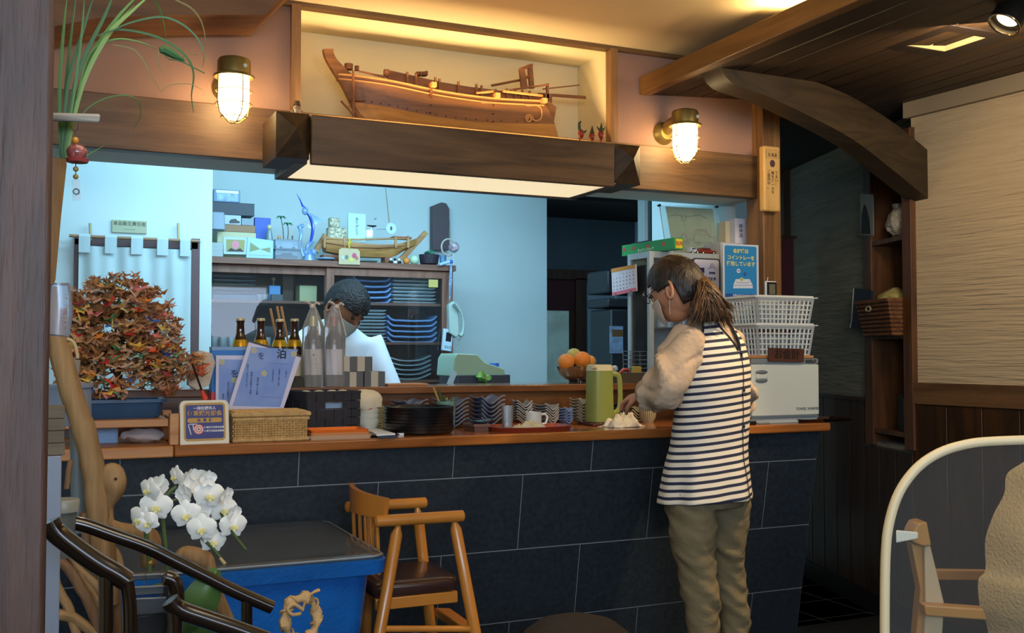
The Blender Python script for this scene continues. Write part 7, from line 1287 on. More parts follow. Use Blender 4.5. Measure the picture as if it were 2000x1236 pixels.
# ------------------------------------------------------------------ orchid
YO = 2.02; OP = mat('orchid_petal', 'f0eee6', .5, sheen=.3); OC = mat('orchid_throat', 'd8cf86', .5); OS = mat('orchid_stem', '4a5c2c', .5); OL = mat('orchid_leaf', '4c6a34', .4)
t = thing('white_orchid', 'white orchid with three arching flower sprays above the menu rack', 'plant', P(300, 1200, Y=YO))
def petal(m, c, d, n_, L_, W, cup=.12):
    d = d.normalized(); s_ = d.cross(n_).normalized()
    def fn(u, v):
        w_ = math.sin(math.pi*(u*.90+.06))**.75*W; e = (2*v-1); return c+d*(u*L_)+s_*(e*w_)+n_*(-cup*L_*(u*u)-cup*W*1.3*e*e+.002)
    return m.grid(fn, 6, 5)
def orchid(x, y, r_, tilt, yaw, back=False):
    c = P(x, y, Y=YO+.02*math.sin(x)); n_ = Vector((math.sin(yaw), -math.cos(yaw), -.15)).normalized(); 
    if back: n_ = -n_
    up = Vector((0, 0, 1)); sx = up.cross(n_).normalized(); uz = n_.cross(sx)
    R_ = lambda a: sx*math.sin(a+tilt)+uz*math.cos(a+tilt)
    L_ = r_*YO/FPX; m = MB()
    for a in (1.35, -1.35): petal(m, c+n_*.002, R_(a), n_, L_, L_*.62)
    for a in (0, 2.45, -2.45): petal(m, c, R_(a), n_, L_*.98, L_*.38)
    f = obj('flower', m, OP, t, smooth=True, ang=180)
    h = MB().sph(c+n_*.006+R_(math.pi)*L_*.12, (L_*.16, L_*.16, L_*.14), 10, 6); 
    for a in (2.2, -2.2): petal(h, c+n_*.006, R_(a)+n_*.6, n_, L_*.36, L_*.16)
    petal(h, c+n_*.006, R_(math.pi)+n_*.5, n_, L_*.42, L_*.12); obj('lip', h, OC, f, smooth=True, ang=180)
for a in ((293, 956, 24, .2, -.9, False), (309, 950, 25, -.3, .6, True), (305, 988, 30, .1, -.1, False), (276, 1013, 27, .4, -.8, False), (288, 1020, 22, -.6, -.3, False), (346, 930, 22, .1, -1.1, False), (366, 940, 25, -.2, .9, True), (384, 938, 25, .3, .2, True), (408, 966, 30, .1, .15, False), (407, 935, 17, 0, .2, True), (358, 966, 20, .3, -.8, True), (364, 1004, 28, -.1, -.2, False), (393, 1003, 22, .2, .4, True), (436, 994, 28, .1, .2, False), (444, 968, 18, .2, .7, True), (394, 1031, 28, 0, -.2, False), (416, 1056, 25, .15, .1, False), (455, 1025, 28, .1, .2, False), (459, 1003, 18, 0, .6, True), (402, 1044, 16, .5, -.9, True)): orchid(*a)
for pts, r in (([(294, 1130), (290, 1085), (284, 1030), (283, 1015)], .0042), ([(327, 1118), (323, 1060), (318, 1010), (325, 970), (345, 950)], .0040), ([(325, 985), (345, 975), (400, 965), (430, 1000), (450, 1035), (480, 1073)], .0028), ([(322, 995), (350, 1000), (385, 1040), (415, 1070), (440, 1102)], .0030)):
    obj('stem', MB().tube(smooth_poly([P(x, y, Y=YO+.012) for x, y in pts], 4), r, 8), OS, t, smooth=True)
q = P(440, 1102, Y=YO); obj('bare_tip', MB().tube([P(430, 1090, Y=YO+.01), q], [.003, .0035], 8), mat('tip_tan', 'a89468', .6), t)
def bigleaf(c0, c1, w_, Y0, Y1, b_):
    a, e = P(*c0, Y=Y0), P(*c1, Y=Y1); d = e-a; s_ = Vector((-d.z, 0, d.x)).normalized()
    def fn(u, v): x = 2*v-1; return a+d*u+s_*(x*w_*math.sin(math.pi*min(.999, max(.001, u*.88+.1)))**.6)+Vector((0, -b_*math.sin(math.pi*u)+.012*abs(x), 0))
    obj('leaf', MB().grid(fn, 14, 6, .002), OL, t, smooth=True, ang=70)
bigleaf((352, 1235), (425, 1112), .034, YO-.02, YO-.05, .02); bigleaf((345, 1215), (432, 1225), .030, YO, YO, .01); bigleaf((300, 1150), (352, 1155), .012, YO, YO-.03, .01); bigleaf((352, 1240), (345, 1205), .02, YO-.03, YO-.06, .0)
obj('clip', MB().sph(P(294, 1099, Y=YO-.006), .004, 8, 6), mat('clip_gold', 'c8a040', .3, .5), t)
# ------------------------------------------------------------------ blue tub with clear lid
X0, X1, Y0, Y1, ZR = .10, .862, 2.705, 3.36, .748; BT = mat('blue_tub', '1562b4', .32, var=.22, vs=5, bump=.25, bs=90); t = thing('blue_tub', 'large blue plastic tub with a clear lid before the slate counter', 'tub', ((X0+X1)/2, (Y0+Y1)/2, 0))
def tp(s): return rr(X0+s, X1-s, Y0+s, Y1-s*.6, .05, 5)
obj('body', rings(MB(), [(tp(.115), .005), (tp(.10), .02), (tp(.035), ZR-.045)]+[(tp(.034), ZR-.044), (tp(.0), ZR-.040), (tp(-.004), ZR-.004), (tp(.002), ZR), (tp(.02), ZR), (tp(.042), ZR-.05), (tp(.085), .15)]), BT, t, smooth=True, ang=35)
ld = obj('lid', rings(MB(), [(tp(.004), ZR+.0005), (tp(.000), ZR+.006), (tp(.02), ZR+.012), (tp(.045), ZR+.010)]), glassm('lid_clear', (.72, .8, .9), .90, .10), t, smooth=True, ang=35)
obj('lid_edge', MB().tube([(x, y, ZR+.006) for x, y in tp(.006)], .003, 5, closed=True), glassm('lid_edge_clear', (.8, .86, .95), .6, .15), t, smooth=True)
rn = random.Random(4)
for k in range(16): x, y = rn.uniform(X0+.12, X1-.14), rn.uniform(Y0+.1, Y1-.14); obj('stored_item', MB().sph((x, y, .64+rn.uniform(-.03, .03)), (.05+rn.random()*.04, .05+rn.random()*.03, .03), 10, 6).jit(.012, 20), mat('stored_%d' % (k % 4), ('4a3428', '7a6048', '2a2f3c', '8a8478')[k % 4], .7), t, smooth=True)
for k in range(2): q = P(548+k*14, 1070, Z=.70); obj('wooden_rod', MB().box(q.x-.009, q.x+.009, q.y-.01, q.y+.01, .5, .735), PINEW, t)
# ------------------------------------------------------------------ child's high chair
HC = mat('high_chair_wood', 'c07c30', .32, var=.10, vs=6, coat=.5, stretch=(1, 1, .2)); t = thing('high_chair', 'honey coloured wooden child high chair with dark brown seat before the counter', 'chair', (1.05, 3.05, 0)); ya, yb = 2.93, 3.22
def leg(a, b_, Y, Y2, nm='leg'):
    p, q = P(*a, Y=Y), P(*b_, Y=Y2); d = (q-p); e = p+d*((p.z-.01)/(p.z-q.z)) if q.z > .02 else q; L_ = e-p
    obj(nm, MB().tube([p+(p-e).normalized()*.02, p+(p-e).normalized()*.006, p+(p-e).normalized()*-.012, p+L_*.5, e], [.007, .010, .0175, .0185, .0185], 16), HC, t, smooth=True, ang=50)
leg((776, 1036), (741, 1236), ya, ya-.03); leg((889, 1026), (928, 1236), ya, ya-.03); leg((816, 1000), (836, 1180), yb, yb+.02)
leg((722, 1010), (716, 1180), yb, yb+.02)
def armr(a, b_, Y): p, q = P(*a, Y=Y), P(*b_, Y=Y); d = (q-p).normalized(); obj('armrest', MB().tube([p, p+d*.006, q-d*.006, q], [.010, .0175, .0175, .010], 16), HC, t, smooth=True, ang=50)
armr((731, 1018), (907, 1007), ya-.005); armr((674, 990), (834, 981), yb); 
def bbf(u, v):
    a = P(681+ 72*u, 943+30*u**1.2, Y=yb-.02-(yb-ya-.02)*u); b_ = P(683+66*u, 990+22*u, Y=yb-.02-(yb-ya-.02)*u); p = b_.lerp(a, v); c = .035*math.sin(math.pi*u); return (p.x-c, p.y, p.z)
obj('backboard', MB().grid(bbf, 14, 4, .016), HC, t, smooth=True, ang=50)
for k, (a, c_) in enumerate(((690, 694), (702, 706), (713, 717), (724, 728), (736, 740))):
    u = (k+.5)/5; Y = yb-.02-(yb-ya-.02)*u; obj('spindle', MB().tube([P(a, 992+18*u, Y=Y), P(c_, 1095+30*u, Y=Y)], .0062, 8), HC, t, smooth=True)
sx0, sx1 = P(748, 1120, Y=ya).x, P(884, 1120, Y=ya).x; zs_ = P(830, 1120, Y=3.05).z
SD_ = mat('seat_brown_vinyl', '3c2620', .28, coat=.3); obj('seat', rings(MB(), [(rr(sx0-.02, sx1+.02, ya+.01, yb, .03), zs_-.035), (rr(sx0-.03, sx1+.03, ya, yb+.01, .035), zs_-.01), (rr(sx0-.025, sx1+.025, ya+.005, yb, .035), zs_+.004), (rr(sx0+.01, sx1-.01, ya+.03, yb-.03, .03), zs_+.01)]), SD_, t, smooth=True, ang=60)
obj('seat_rail', MB().box(sx0-.02, sx1+.02, ya+.006, ya+.026, zs_-.07, zs_-.036), HC, t, bevel=.003); obj('seat_rail', MB().box(sx0-.02, sx1+.02, yb-.026, yb-.006, zs_-.07, zs_-.036), HC, t, bevel=.003)
f0, f1, f2, f3 = P(848, 1190, Y=yb), P(880, 1188, Y=yb-.03), P(938, 1224, Y=ya-.02), P(915, 1234, Y=ya-.02); f0.z = f1.z = f2.z = f3.z = P(880, 1205, Y=3.08).z; obj('footrest', MB().prism([f0, f3, f2, f1], (0, 0, -.028)), HC, t, bevel=.004)
obj('side_stretcher', MB().tube([P(742, 1228, Y=ya-.028), P(925, 1228, Y=ya-.028)], .010, 10), HC, t, smooth=True)
# ------------------------------------------------------------------ corn husk bow, dark domed thing on the floor
YH = 1.75; HK = mat('corn_husk', 'b08c5c', .8, var=.2, vs=30, bump=.5, bs=80); t = thing('husk_wreath', 'twisted pale husk wreath with a knotted tail at the bottom edge', 'wreath', P(590, 1240, Y=YH))
cx, cz = P(588, 1208, Y=YH).x, P(588, 1208, Y=YH).z
obj('ring', MB().tube([(cx+.027*math.cos(a), YH+.004*math.sin(3*a), cz+.036*math.sin(a)) for a in [2*math.pi*i/30 for i in range(30)]], [.0085+.0035*math.sin(i*1.3) for i in range(30)], 10, closed=True).jit(.003, 60), HK, t, smooth=True)
obj('tail', MB().tube(smooth_poly([P(x, y, Y=YH-.01) for x, y in ((590, 1192), (598, 1172), (610, 1158), (624, 1152))], 3), [.006, .005, .004, .003, .003, .003, .004, .005, .006, .006], 8, flat=.5), HK, t, smooth=True)
obj('loop', MB().tube(smooth_poly([P(x, y, Y=YH-.015) for x, y in ((592, 1192), (575, 1180), (562, 1188), (570, 1200), (588, 1198))], 3), .003, 8), HK, t, smooth=True)
obj('twist', MB().tube([(cx+.027*math.cos(a)+.009*math.cos(a*9)*math.cos(a), YH+.009*math.sin(a*9), cz+.036*math.sin(a)+.009*math.cos(a*9)*math.sin(a)) for a in [2*math.pi*i/90 for i in range(90)]], .0022, 5, closed=True), HK, t, smooth=True)
q = P(1166, 1222, Y=2.5); one('dark_dome_basket', MB().lathe([(.15, 0), (.15, q.z-.05), (.11, q.z-.02), (.04, q.z), (0, q.z)], (q.x, 2.62, 0), 28), mat('dome_dark', '2b211b', .6, bump=.6, bs=120), 'dark domed basket just entering the bottom edge beside the apron wearer', 'basket', smooth=True)
# ================================================================== shelf unit on the angled wall, right
SHW2 = wood('wall_shelf_wood', '6b4220', '42260f', 'z', .45, 6); dF = .02; qF = QB+nB*dF
def pF(x, y, d=0): return PP(x, y, qF-nB*d, nB)
def sB(p): return (Vector((p.x, p.y, 0))-QB).dot(uB)
s0, s1, s2, s3 = sB(pF(1780, 600)), sB(pF(1763, 600)), sB(pF(1702, 600)), sB(pF(1688, 600)); ztp, zbt = 2.36, pF(1772, 878).z
t = thing('wall_shelf', 'tall narrow open wooden shelf unit fixed on the angled wall', 'shelf', QB+uB*((s0+s3)/2)+nB*.09+Vector((0, 0, zbt)))
obj('jamb', slab(MB(), QB, uB, nB, s0, s1, zbt, ztp, -.16, dF), SHW2, t, bevel=.002); obj('jamb', slab(MB(), QB, uB, nB, s2, s3, pF(1694, 866).z, ztp, -.16, dF), SHW2, t, bevel=.002)
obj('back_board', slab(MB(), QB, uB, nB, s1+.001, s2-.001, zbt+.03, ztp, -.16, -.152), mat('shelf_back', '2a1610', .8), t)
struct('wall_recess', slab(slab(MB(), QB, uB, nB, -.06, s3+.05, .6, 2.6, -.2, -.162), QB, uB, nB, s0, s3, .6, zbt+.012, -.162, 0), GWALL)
zsh = [pF(1763, y).z for y in (458, 652, 845)]
for z in zsh: obj('shelf_board', slab(MB(), QB, uB, nB, s1+.001, s2-.001, z-.022, z, -.15, dF-.006), SHW2, t, bevel=.001)
def onS(s, d, z): return QB+uB*s+nB*(d-.15)+Vector((0, 0, z))
sm = (s1+s2)/2
c = onS(s1+(s2-s1)*.62, .09, zsh[0]+.0005); one('white_vase', MB().lathe([(.022, 0), (.024, .01), (.020, .06), (.018, .14), (.024, .175), (.022, .175), (.016, .14), (0, .1)], c, 22), mat('vase_white', 'b8aa94', .3), 'slim pale vase on the top shelf of the wall unit', 'vase', smooth=True)
m = MB().sph(onS(s1+(s2-s1)*.36, .11, zsh[0]+.078), (.068, .075, .078), 22, 14); m.jit(.022, 28); one('bag_of_cups', m, mat('bag_pale', 'a39a88', .3, bump=.7, bs=60, var=.3, vs=30), 'crumpled clear bag of pale cups on the top shelf of the wall unit', 'bag', smooth=True)
ph = [pF(1680, 378, -.03), pF(1705, 380, -.03), pF(1706, 460, -.03), pF(1680, 459, -.03)]; t = thing('tree_photo', 'photo of a dark conifer leaning at the left of the top shelf', 'picture', ph[3]); obj('print', MB().prism([ph[0], ph[3], ph[2], ph[1]], -nB*.003), mat('photo_pale', '8e8a7c', .5), t)
obj('dark_tree_print', MB().prism([pF(x, y, -.032) for x, y in ((1682, 457), (1700, 457), (1698, 430), (1693, 408), (1688, 398), (1683, 420))], -nB*-.001), mat('photo_tree', '1c1e1a', .6), t)
# wicker drawer basket with yellow cloth, navy folder
t = thing('brown_basket', 'brown wicker basket with a handle hole on the middle wall shelf', 'basket', onS(sm, .14, zsh[1])); z0, z1 = zsh[1]+.001, pF(1740, 588).z
BWK = mat('brown_wicker', '7a4a22', .6, var=.4, vs=50, bump=.9, bs=110); a0, a1, b0, b1 = s1+.006, s2-.02, s1+.003, s2+.02
def ring4(z, u, fx=0): return [onS(a0+(b0-a0)*u, .02, z), onS(a0+(b0-a0)*u, .22+.02*u, z), onS(a1+(b1-a1)*u, .22+.02*u, z), onS(a1+(b1-a1)*u, .02 if u < .5 else .175, z)]
m = MB(); n = 8
for k in range(n+1):
    u = k/n; m.tube(ring4(z0+(z1-z0)*u, u), .0075 if k < n else .010, 6, closed=True)
setp(obj('weave', m, BWK, t, smooth=True), kind='stuff'); A, B_ = ring4(z0, 0), ring4(z1, 1); obj('lining', MB().hexa([p for p in A], [p for p in B_]), mat('wicker_dark', '3a2010', .8), t)
q = A[1].lerp(A[2], .5).lerp(B_[1].lerp(B_[2], .6), .78)+nB*.012; obj('handle_hole', MB().tube([q+uB*(.024*math.cos(a))+Vector((0, 0, .012*math.sin(a))) for a in [2*math.pi*i/16 for i in range(16)]], .004, 6, closed=True), mat('cream_band', 'b8ac84', .6), t, smooth=True)
m = MB().sph(onS(sm+.0, .13, z1+.022), (.075, .085, .036), 22, 12); m.jit(.024, 22); one('yellow_cloth', m, mat('yellow_cloth_m', 'b8a862', .9, var=.12, vs=10), 'dull yellow cloth heaped over the brown wicker basket', 'cloth', smooth=True)
fq = [pF(1668, 563, -.03), pF(1702, 567, -.03), pF(1700, 648, -.03), pF(1663, 640, -.03)]; t = thing('navy_folder', 'dark navy folder with a white edge poking out beside the basket', 'folder', fq[3]); obj('cover', MB().prism([fq[0], fq[3], fq[2], fq[1]], -nB*.014), mat('navy_cover', '1a2430', .5), t); obj('white_edge', MB().tube([fq[0]+nB*.002, fq[0].lerp(fq[3], .8)+nB*.002, fq[3]+nB*.002-uB*-.012], .0025, 5), mat('edge_white', 'b0b4b0', .6), t)
for k, (c, w_, h) in enumerate((('1c1a16', .02, .17), ('2a2418', .016, .15), ('7a6a3c', .018, .16), ('2b2620', .02, .18), ('1a1612', .022, .17))):
    s = s1+.012+k*.026; one('book', slab(MB(), QB, uB, nB, s, s+w_, zsh[2]+.001, zsh[2]+h, -.12, -.02), mat('book_'+c, c, .6), '%s book on the lowest wall shelf, %s' % (('black', 'dark brown', 'pale spined', 'brown', 'very dark')[k], ('nearest the right jamb', 'second from the right jamb', 'in the middle', 'second from the left', 'leftmost')[k]), 'book', 'books on the wall shelf', bevel=.001)
# ================================================================== acrylic partition and the chair behind it
hF = Vector((cF.x, cF.y, 0)).normalized(); rF = Vector((hF.y, -hF.x, 0)); pt = P(1718, 1236, D=1.25)
def pA(x, y, d=0): return PP(x, y, pt+hF*d, hF)
t = thing('table_partition', 'clear table partition with rounded cream frame in the right foreground', 'partition', P(1718, 1300, D=1.25)); FRM2 = mat('partition_cream', 'cbb58c', .45)
path = [(1728, 1420), (1728, 1300), (1728, 1180), (1730, 1080), (1737, 1020), (1756, 962), (1790, 915), (1835, 884), (1890, 867), (1950, 861), (2060, 858), (2180, 857), (2230, 880), (2250, 940), (2250, 1420)]
q = smooth_poly([pA(x, y) for x, y in path], 5); obj('frame', MB().tube(q, [.0058]*(len(q)), 10, up=hF), FRM2, t, smooth=True)
pane = [p+hF*.0 for p in q]; obj('clear_pane', MB().prism(pane[::-1], hF*.002), glassm('partition_clear', (.93, .95, .96), .985, .01), t)
WC = mat('chair_honey_wood', 'a8742c', .4, var=.08, vs=6, coat=.2); WCL = mat('chair_pale_wood', 'b49a74', .45); Dn = 2.0
def pC(x, y, d=0): return P(x, y, D=Dn+d)
t = thing('wooden_chair', 'pale wooden chair with a white end cap behind the clear partition', 'chair', pC(1830, 1236))
obj('front_post', MB().prism([pC(x, y) for x, y in ((1806, 1068), (1818, 1066), (1845, 1178), (1838, 1300), (1802, 1300), (1808, 1180))][::-1], hF*.03), WCL, t, bevel=.003)
obj('side_post', MB().prism([pC(x, y, .012) for x, y in ((1780, 1060), (1806, 1068), (1808, 1180), (1802, 1300), (1784, 1300), (1798, 1150))][::-1], hF*.03), WC, t, bevel=.002)
obj('post_head', MB().prism([pC(x, y, -.01) for x, y in ((1794, 1022), (1811, 1019), (1820, 1066), (1804, 1067), (1790, 1062), (1780, 1056), (1786, 1036))][::-1], hF*.05), WC, t, bevel=.003)
obj('white_end_cap', MB().hexa([pC(x, y, -.015) for x, y in ((1750, 1035), (1793, 1039), (1793, 1052), (1750, 1060))][::-1], [pC(x, y, .02) for x, y in ((1750, 1035), (1793, 1039), (1793, 1052), (1750, 1060))][::-1]), mat('cap_white', 'd8d4c0', .4), t, bevel=.002)
obj('crossbar', MB().prism([pC(x, y, .25) for x, y in ((1828, 1113), (1990, 1116), (1990, 1134), (1832, 1133))][::-1], hF*.02), WC, t, bevel=.002); obj('seat_rail', MB().prism([pC(x, y, -.03) for x, y in ((1806, 1181), (2080, 1200), (2080, 1222), (1808, 1203))][::-1], hF*.03), WC, t, bevel=.003)
cp = [(2005, 886), (1975, 905), (1958, 925), (1950, 960), (1930, 1000), (1916, 1045), (1913, 1105), (1900, 1128), (1903, 1180), (1920, 1225), (1930, 1300)]
L_ = smooth_poly([pC(x, y, .0) for x, y in cp], 4)
def cf(u, v):
    i = v*(len(L_)-1); k = min(len(L_)-2, int(i)); e = L_[k].lerp(L_[k+1], i-k); f = mnoise.noise(Vector((u*5, v*7, 2)))
    return e+rF*(u*.34)+hF*(-.16*math.sin(math.pi*min(1, u*1.2+.02))**.7+.015*f)
m = MB().grid(lambda u, v: cf(u, 1-v), 26, 40, .012); one('draped_coat', m, mat('coat_beige', 'b09262', .9, bump=.5, bs=160, var=.06, vs=8), 'beige fleece coat bulging over the chair behind the clear partition', 'coat', smooth=True, ang=80)
# ================================================================== people
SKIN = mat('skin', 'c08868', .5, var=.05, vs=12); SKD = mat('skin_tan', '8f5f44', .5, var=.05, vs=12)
def remesh(o, vx, sm=4):
    r = o.modifiers.new('remesh', 'REMESH'); r.mode = 'VOXEL'; r.voxel_size = vx; r.use_smooth_shade = True
    if sm: q = o.modifiers.new('smooth', 'SMOOTH'); q.iterations = sm; q.factor = .5
    return o
def ell(m, c, A, r, n=20, k=12):  # ellipsoid with axes matrix A
    M = Matrix((A[0], A[1], A[2])).transposed(); return m.sph(c, r, n, k, M=M)
def striped(name):
    m = mat(name, 'e6dcc8', .85, bump=.2, bs=200); nt = m.node_tree; N, L = nt.nodes, nt.links
    tc = N.new('ShaderNodeTexCoord'); d = N.new('ShaderNodeVectorMath'); d.operation = 'DOT_PRODUCT'; d.inputs[1].default_value = (-.10*.911/.0243, .10*.413/.0243, 1/.0243)
    f = N.new('ShaderNodeMath'); f.operation = 'FRACT'; r = N.new('ShaderNodeValToRGB'); r.color_ramp.interpolation = 'LINEAR'
    e = r.color_ramp.elements; e[0].color = lin('232a44'); e[0].position = 0; e[1].color = lin('232a44'); e[1].position = .38
    for p_, c_ in ((.42, 'e6dcc8'), (.96, 'e6dcc8'), (1, '232a44')): q = e.new(p_); q.color = lin(c_)
    L.new(tc.outputs['Object'], d.inputs[0]); L.new(d.outputs['Value'], f.inputs[0]); L.new(f.outputs[0], r.inputs[0]); L.new(r.outputs[0], N['Principled BSDF'].inputs['Base Color']); return m
def axes(yaw, pitch, roll=0):
    f = Vector((math.sin(yaw)*math.cos(pitch), math.cos(yaw)*math.cos(pitch), math.sin(pitch))); s = Vector((math.cos(yaw), -math.sin(yaw), 0)); u = s.cross(f)
    if roll: Q = Matrix.Rotation(roll, 3, f); s, u = Q@s, Q@u
    return f, s, u
def head(m, c, A, k=1.0):
    f, s, u = A; ell(m, c, A, (.094*k, .074*k, .104*k)); ell(m, c+f*.030*k-u*.058*k, A, (.056*k, .050*k, .058*k)); ell(m, c+f*.060*k-u*.002*k, A, (.030*k, .050*k, .040*k))
    m.tube([c+f*.082*k+u*.012*k, c+f*.106*k-u*.026*k, c+f*.088*k-u*.034*k], [.007*k, .012*k, .008*k], 8)
def ear(c, A, side, par, m_, k=1.0):
    f, s, u = A; e = c+s*side*.077*k-f*.008*k-u*.012*k; g = MB()
    g.tube([e+f*(.012*math.cos(a)-.006*math.sin(a))*k+u*.029*k*math.sin(a)+s*side*(.006+.006*math.cos(a+2))*k for a in [2*math.pi*i/18 for i in range(18)]], .0055*k, 8, closed=True); ell(g, e, A, (.011*k, .005*k, .024*k), 12, 8)
    obj('ear', g, m_, par, smooth=True, ang=180)
def mask(c, A, par, m_, k=1.0):
    f, s, u = A
    def fn(a, b_):
        t = (a-.5)*1.9; z = -.090+b_*.074; t *= .72+.28*min(1, b_*1.6); r = .098-.25*max(0, -z-.055)
        return c+f*(r*math.cos(t)*k+.012*k*math.exp(-(t*2)**2))+s*(.074*math.sin(t)*k)+u*z*k
    o = obj('face_mask', MB().grid(fn, 22, 8, .002), m_, par, smooth=True, ang=80)
    g = MB()
    for sd in (1, -1):
        for z in (-.012, -.085): g.tube([c+s*sd*.070*k+f*.036*k+u*z*k, c+s*sd*.082*k+f*.006*k+u*(z*.4-.004)*k, c+s*sd*.083*k-f*.012*k+u*(.014 if z > -.05 else -.034)*k], .0016*k, 5)
    obj('mask_loop', g, m_, par, smooth=True)
def haircap(c, A, keep, par, m_, k=1.0, rr_=(.106, .086, .117), amp=.004):
    f, s, u = A; m = MB(); n, q = 48, 30; idx = {}
    for j in range(q+1):
        for i in range(n):
            t, a = math.pi*j/q, 2*math.pi*i/n; v = (math.sin(t)*math.cos(a), math.sin(t)*math.sin(a), math.cos(t)); w_ = 1+amp*10*mnoise.noise(Vector((v[0]*3, v[1]*9, v[2]*3)))
            idx[i, j] = (v, c+(f*v[0]*rr_[0]+s*v[1]*rr_[1]+u*v[2]*rr_[2])*k*w_)
    for j in range(q):
        for i in range(n):
            ks = [(i, j), ((i+1) % n, j), ((i+1) % n, j+1), (i, j+1)]
            if all(keep(*idx[x][0]) for x in ks): m.add([idx[x][1] for x in ks]+[c+(idx[x][1]-c)*.93 for x in ks], [(3, 2, 1, 0), (4, 5, 6, 7), (0, 1, 5, 4), (1, 2, 6, 5), (2, 3, 7, 6), (3, 0, 4, 7)])
    o = obj('hair', m, m_, par, smooth=True, ang=180); remesh(o, .004, 3); return o
def hand(m, w_, d, n_, k=1.0, curl=.6):
    """palm and five curled fingers; w_ wrist, d pointing direction, n_ back of the hand"""
    d = d.normalized(); s = d.cross(n_).normalized(); n_ = s.cross(d)
    for o_, r in ((0, .020), (.03, .022), (.06, .021)): pass
    m.tube([w_, w_+d*.03*k, w_+d*.07*k], [(.024*k, .016*k), (.032*k, .014*k), (.034*k, .012*k)], 12, up=n_)
    for i, L_ in enumerate((.060, .070, .066, .050)):
        b = w_+d*.066*k+s*(-.026+.0175*i)*k; a = 0; p = [b-d*.012*k, b]
        for q in (.45, .32, .23): a += curl; e = d*math.cos(a)-n_*math.sin(a); p.append(p[-1]+e*L_*q*k)
        m.tube(p, [.0085*k, .0088*k, .0082*k, .0074*k, .006*k], 8)
    b = w_+d*.022*k-s*.026*k; m.tube([b, b+(d*.6-s*.6-n_*.4)*.030*k, b+(d*1.25-s*.55-n_*.95)*.034*k, b+(d*1.6-s*.1-n_*1.35)*.040*k], [.011*k, .0105*k, .009*k, .007*k], 8)
# ---- woman in the striped apron
cw = P(1383, 850, Y=2.98); wo = thing('person', 'person in a black and white striped apron and beige sweatshirt standing at the counter', 'person', (cw.x, 2.98, 0))
FT_, RT = Vector((-.454, .891, 0)), Vector((.891, .454, 0))
Z = lambda y: 1.30-(y-690)*.001765
def cen(z):  # torso centre line, leaning a little forward at the top
    pts = [(Z(985), 1379), (Z(900), 1380), (Z(800), 1389), (Z(720), 1392), (Z(660), 1386), (Z(620), 1376), (Z(590), 1366)]
    z = min(max(z, pts[0][0]), pts[-1][0])
    for (a, x0), (b_, x1) in zip(pts, pts[1:]):
        if a <= z <= b_: x = x0+(x1-x0)*(z-a)/(b_-a); break
    d = 3.58; yv = 3.0+.03*max(0, (z-1.2)/.2); q = P(x, 690, Y=yv); return Vector((q.x, yv, z))
def ab(z):
    pts = [(.72, .200, .150), (.80, .190, .140), (.98, .158, .112), (1.12, .160, .106), (1.25, .168, .105), (1.33, .160, .098), (1.385, .125, .080), (1.42, .085, .068), (1.45, .060, .060), (1.50, .050, .055)]
    z = min(max(z, .72), 1.4999)
    for p, q in zip(pts, pts[1:]):
        if p[0] <= z <= q[0]: t = (z-p[0])/(q[0]-p[0]); return p[1]+(q[1]-p[1])*t, p[2]+(q[2]-p[2])*t
HC_ = P(1321, 561, Y=3.05); AH = axes(R(-30), R(-26), R(-4)); f_, s_, u_ = AH
Lsh, Rsh = cen(1.355)-RT*.135, cen(1.35)+RT*.135; Lel, Rel = P(1306, 752, Y=2.94), P(1449, 762, Y=3.14); Lwr, Rwr = P(1258, 771, Y=3.16), P(1440, 795, Y=3.32)
bd = MB(); 
zs_ = [.80, .95, 1.1, 1.25, 1.34, 1.39, 1.43]; bd.tube([cen(z) for z in zs_], [(ab(z)[0]-.022, ab(z)[1]-.022) for z in zs_], 22, up=FT_)
bd.tube([cen(1.40), cen(1.45)+FT_*.01, HC_-u_*.05-f_*.035, HC_-f_*.02], [.05, .044, .046, .05], 14); head(bd, HC_, AH)
for sh, el, wr in ((Lsh, Lel, Lwr), (Rsh, Rel, Rwr)): bd.tube([sh+Vector((0, 0, .01)), sh.lerp(el, .5), el, el.lerp(wr, .5), wr], [.043, .040, .034, .030, .022], 12)
hand(bd, Lwr, (P(1222, 778, Y=3.235)-Lwr), Vector((-.1, -.4, .9)), .94, .42); hand(bd, Rwr, Vector((-.9, .3, -.1)), Vector((0, 0, 1)), .94, .4)
lg_c = [[P(x, y, Y=yy) for x, y, yy in ((1347, 955, 2.97), (1353, 1040, 2.97), (1359, 1105, 2.97), (1369, 1175, 2.96), (1376, 1240, 2.95), (1382, 1385, 2.95))], [P(x, y, Y=yy) for x, y, yy in ((1420, 950, 3.03), (1421, 1040, 3.04), (1421, 1105, 3.05), (1430, 1175, 3.05), (1436, 1240, 3.05), (1441, 1370, 3.05))]]
lr = [[.095, .082, .066, .062, .056, .048], [.085, .074, .058, .057, .053, .047]]
for L_, r in zip(lg_c, lr): bd.tube([cen(.82)+(L_[0]-cen(.82))*.6]+L_, [.07]+[x*.8 for x in r], 14); ft = L_[-1]; bd.tube([Vector((ft.x, ft.y-.02, .05)), Vector((ft.x-.03, ft.y+.08, .035)), Vector((ft.x-.06, ft.y+.16, .03))], [.036, .034, .022], 10)
body = remesh(obj('body', bd, SKIN, wo, smooth=True), .0042, 2)
for sd in (-1, 1): ear(HC_, AH, sd, wo, SKIN)
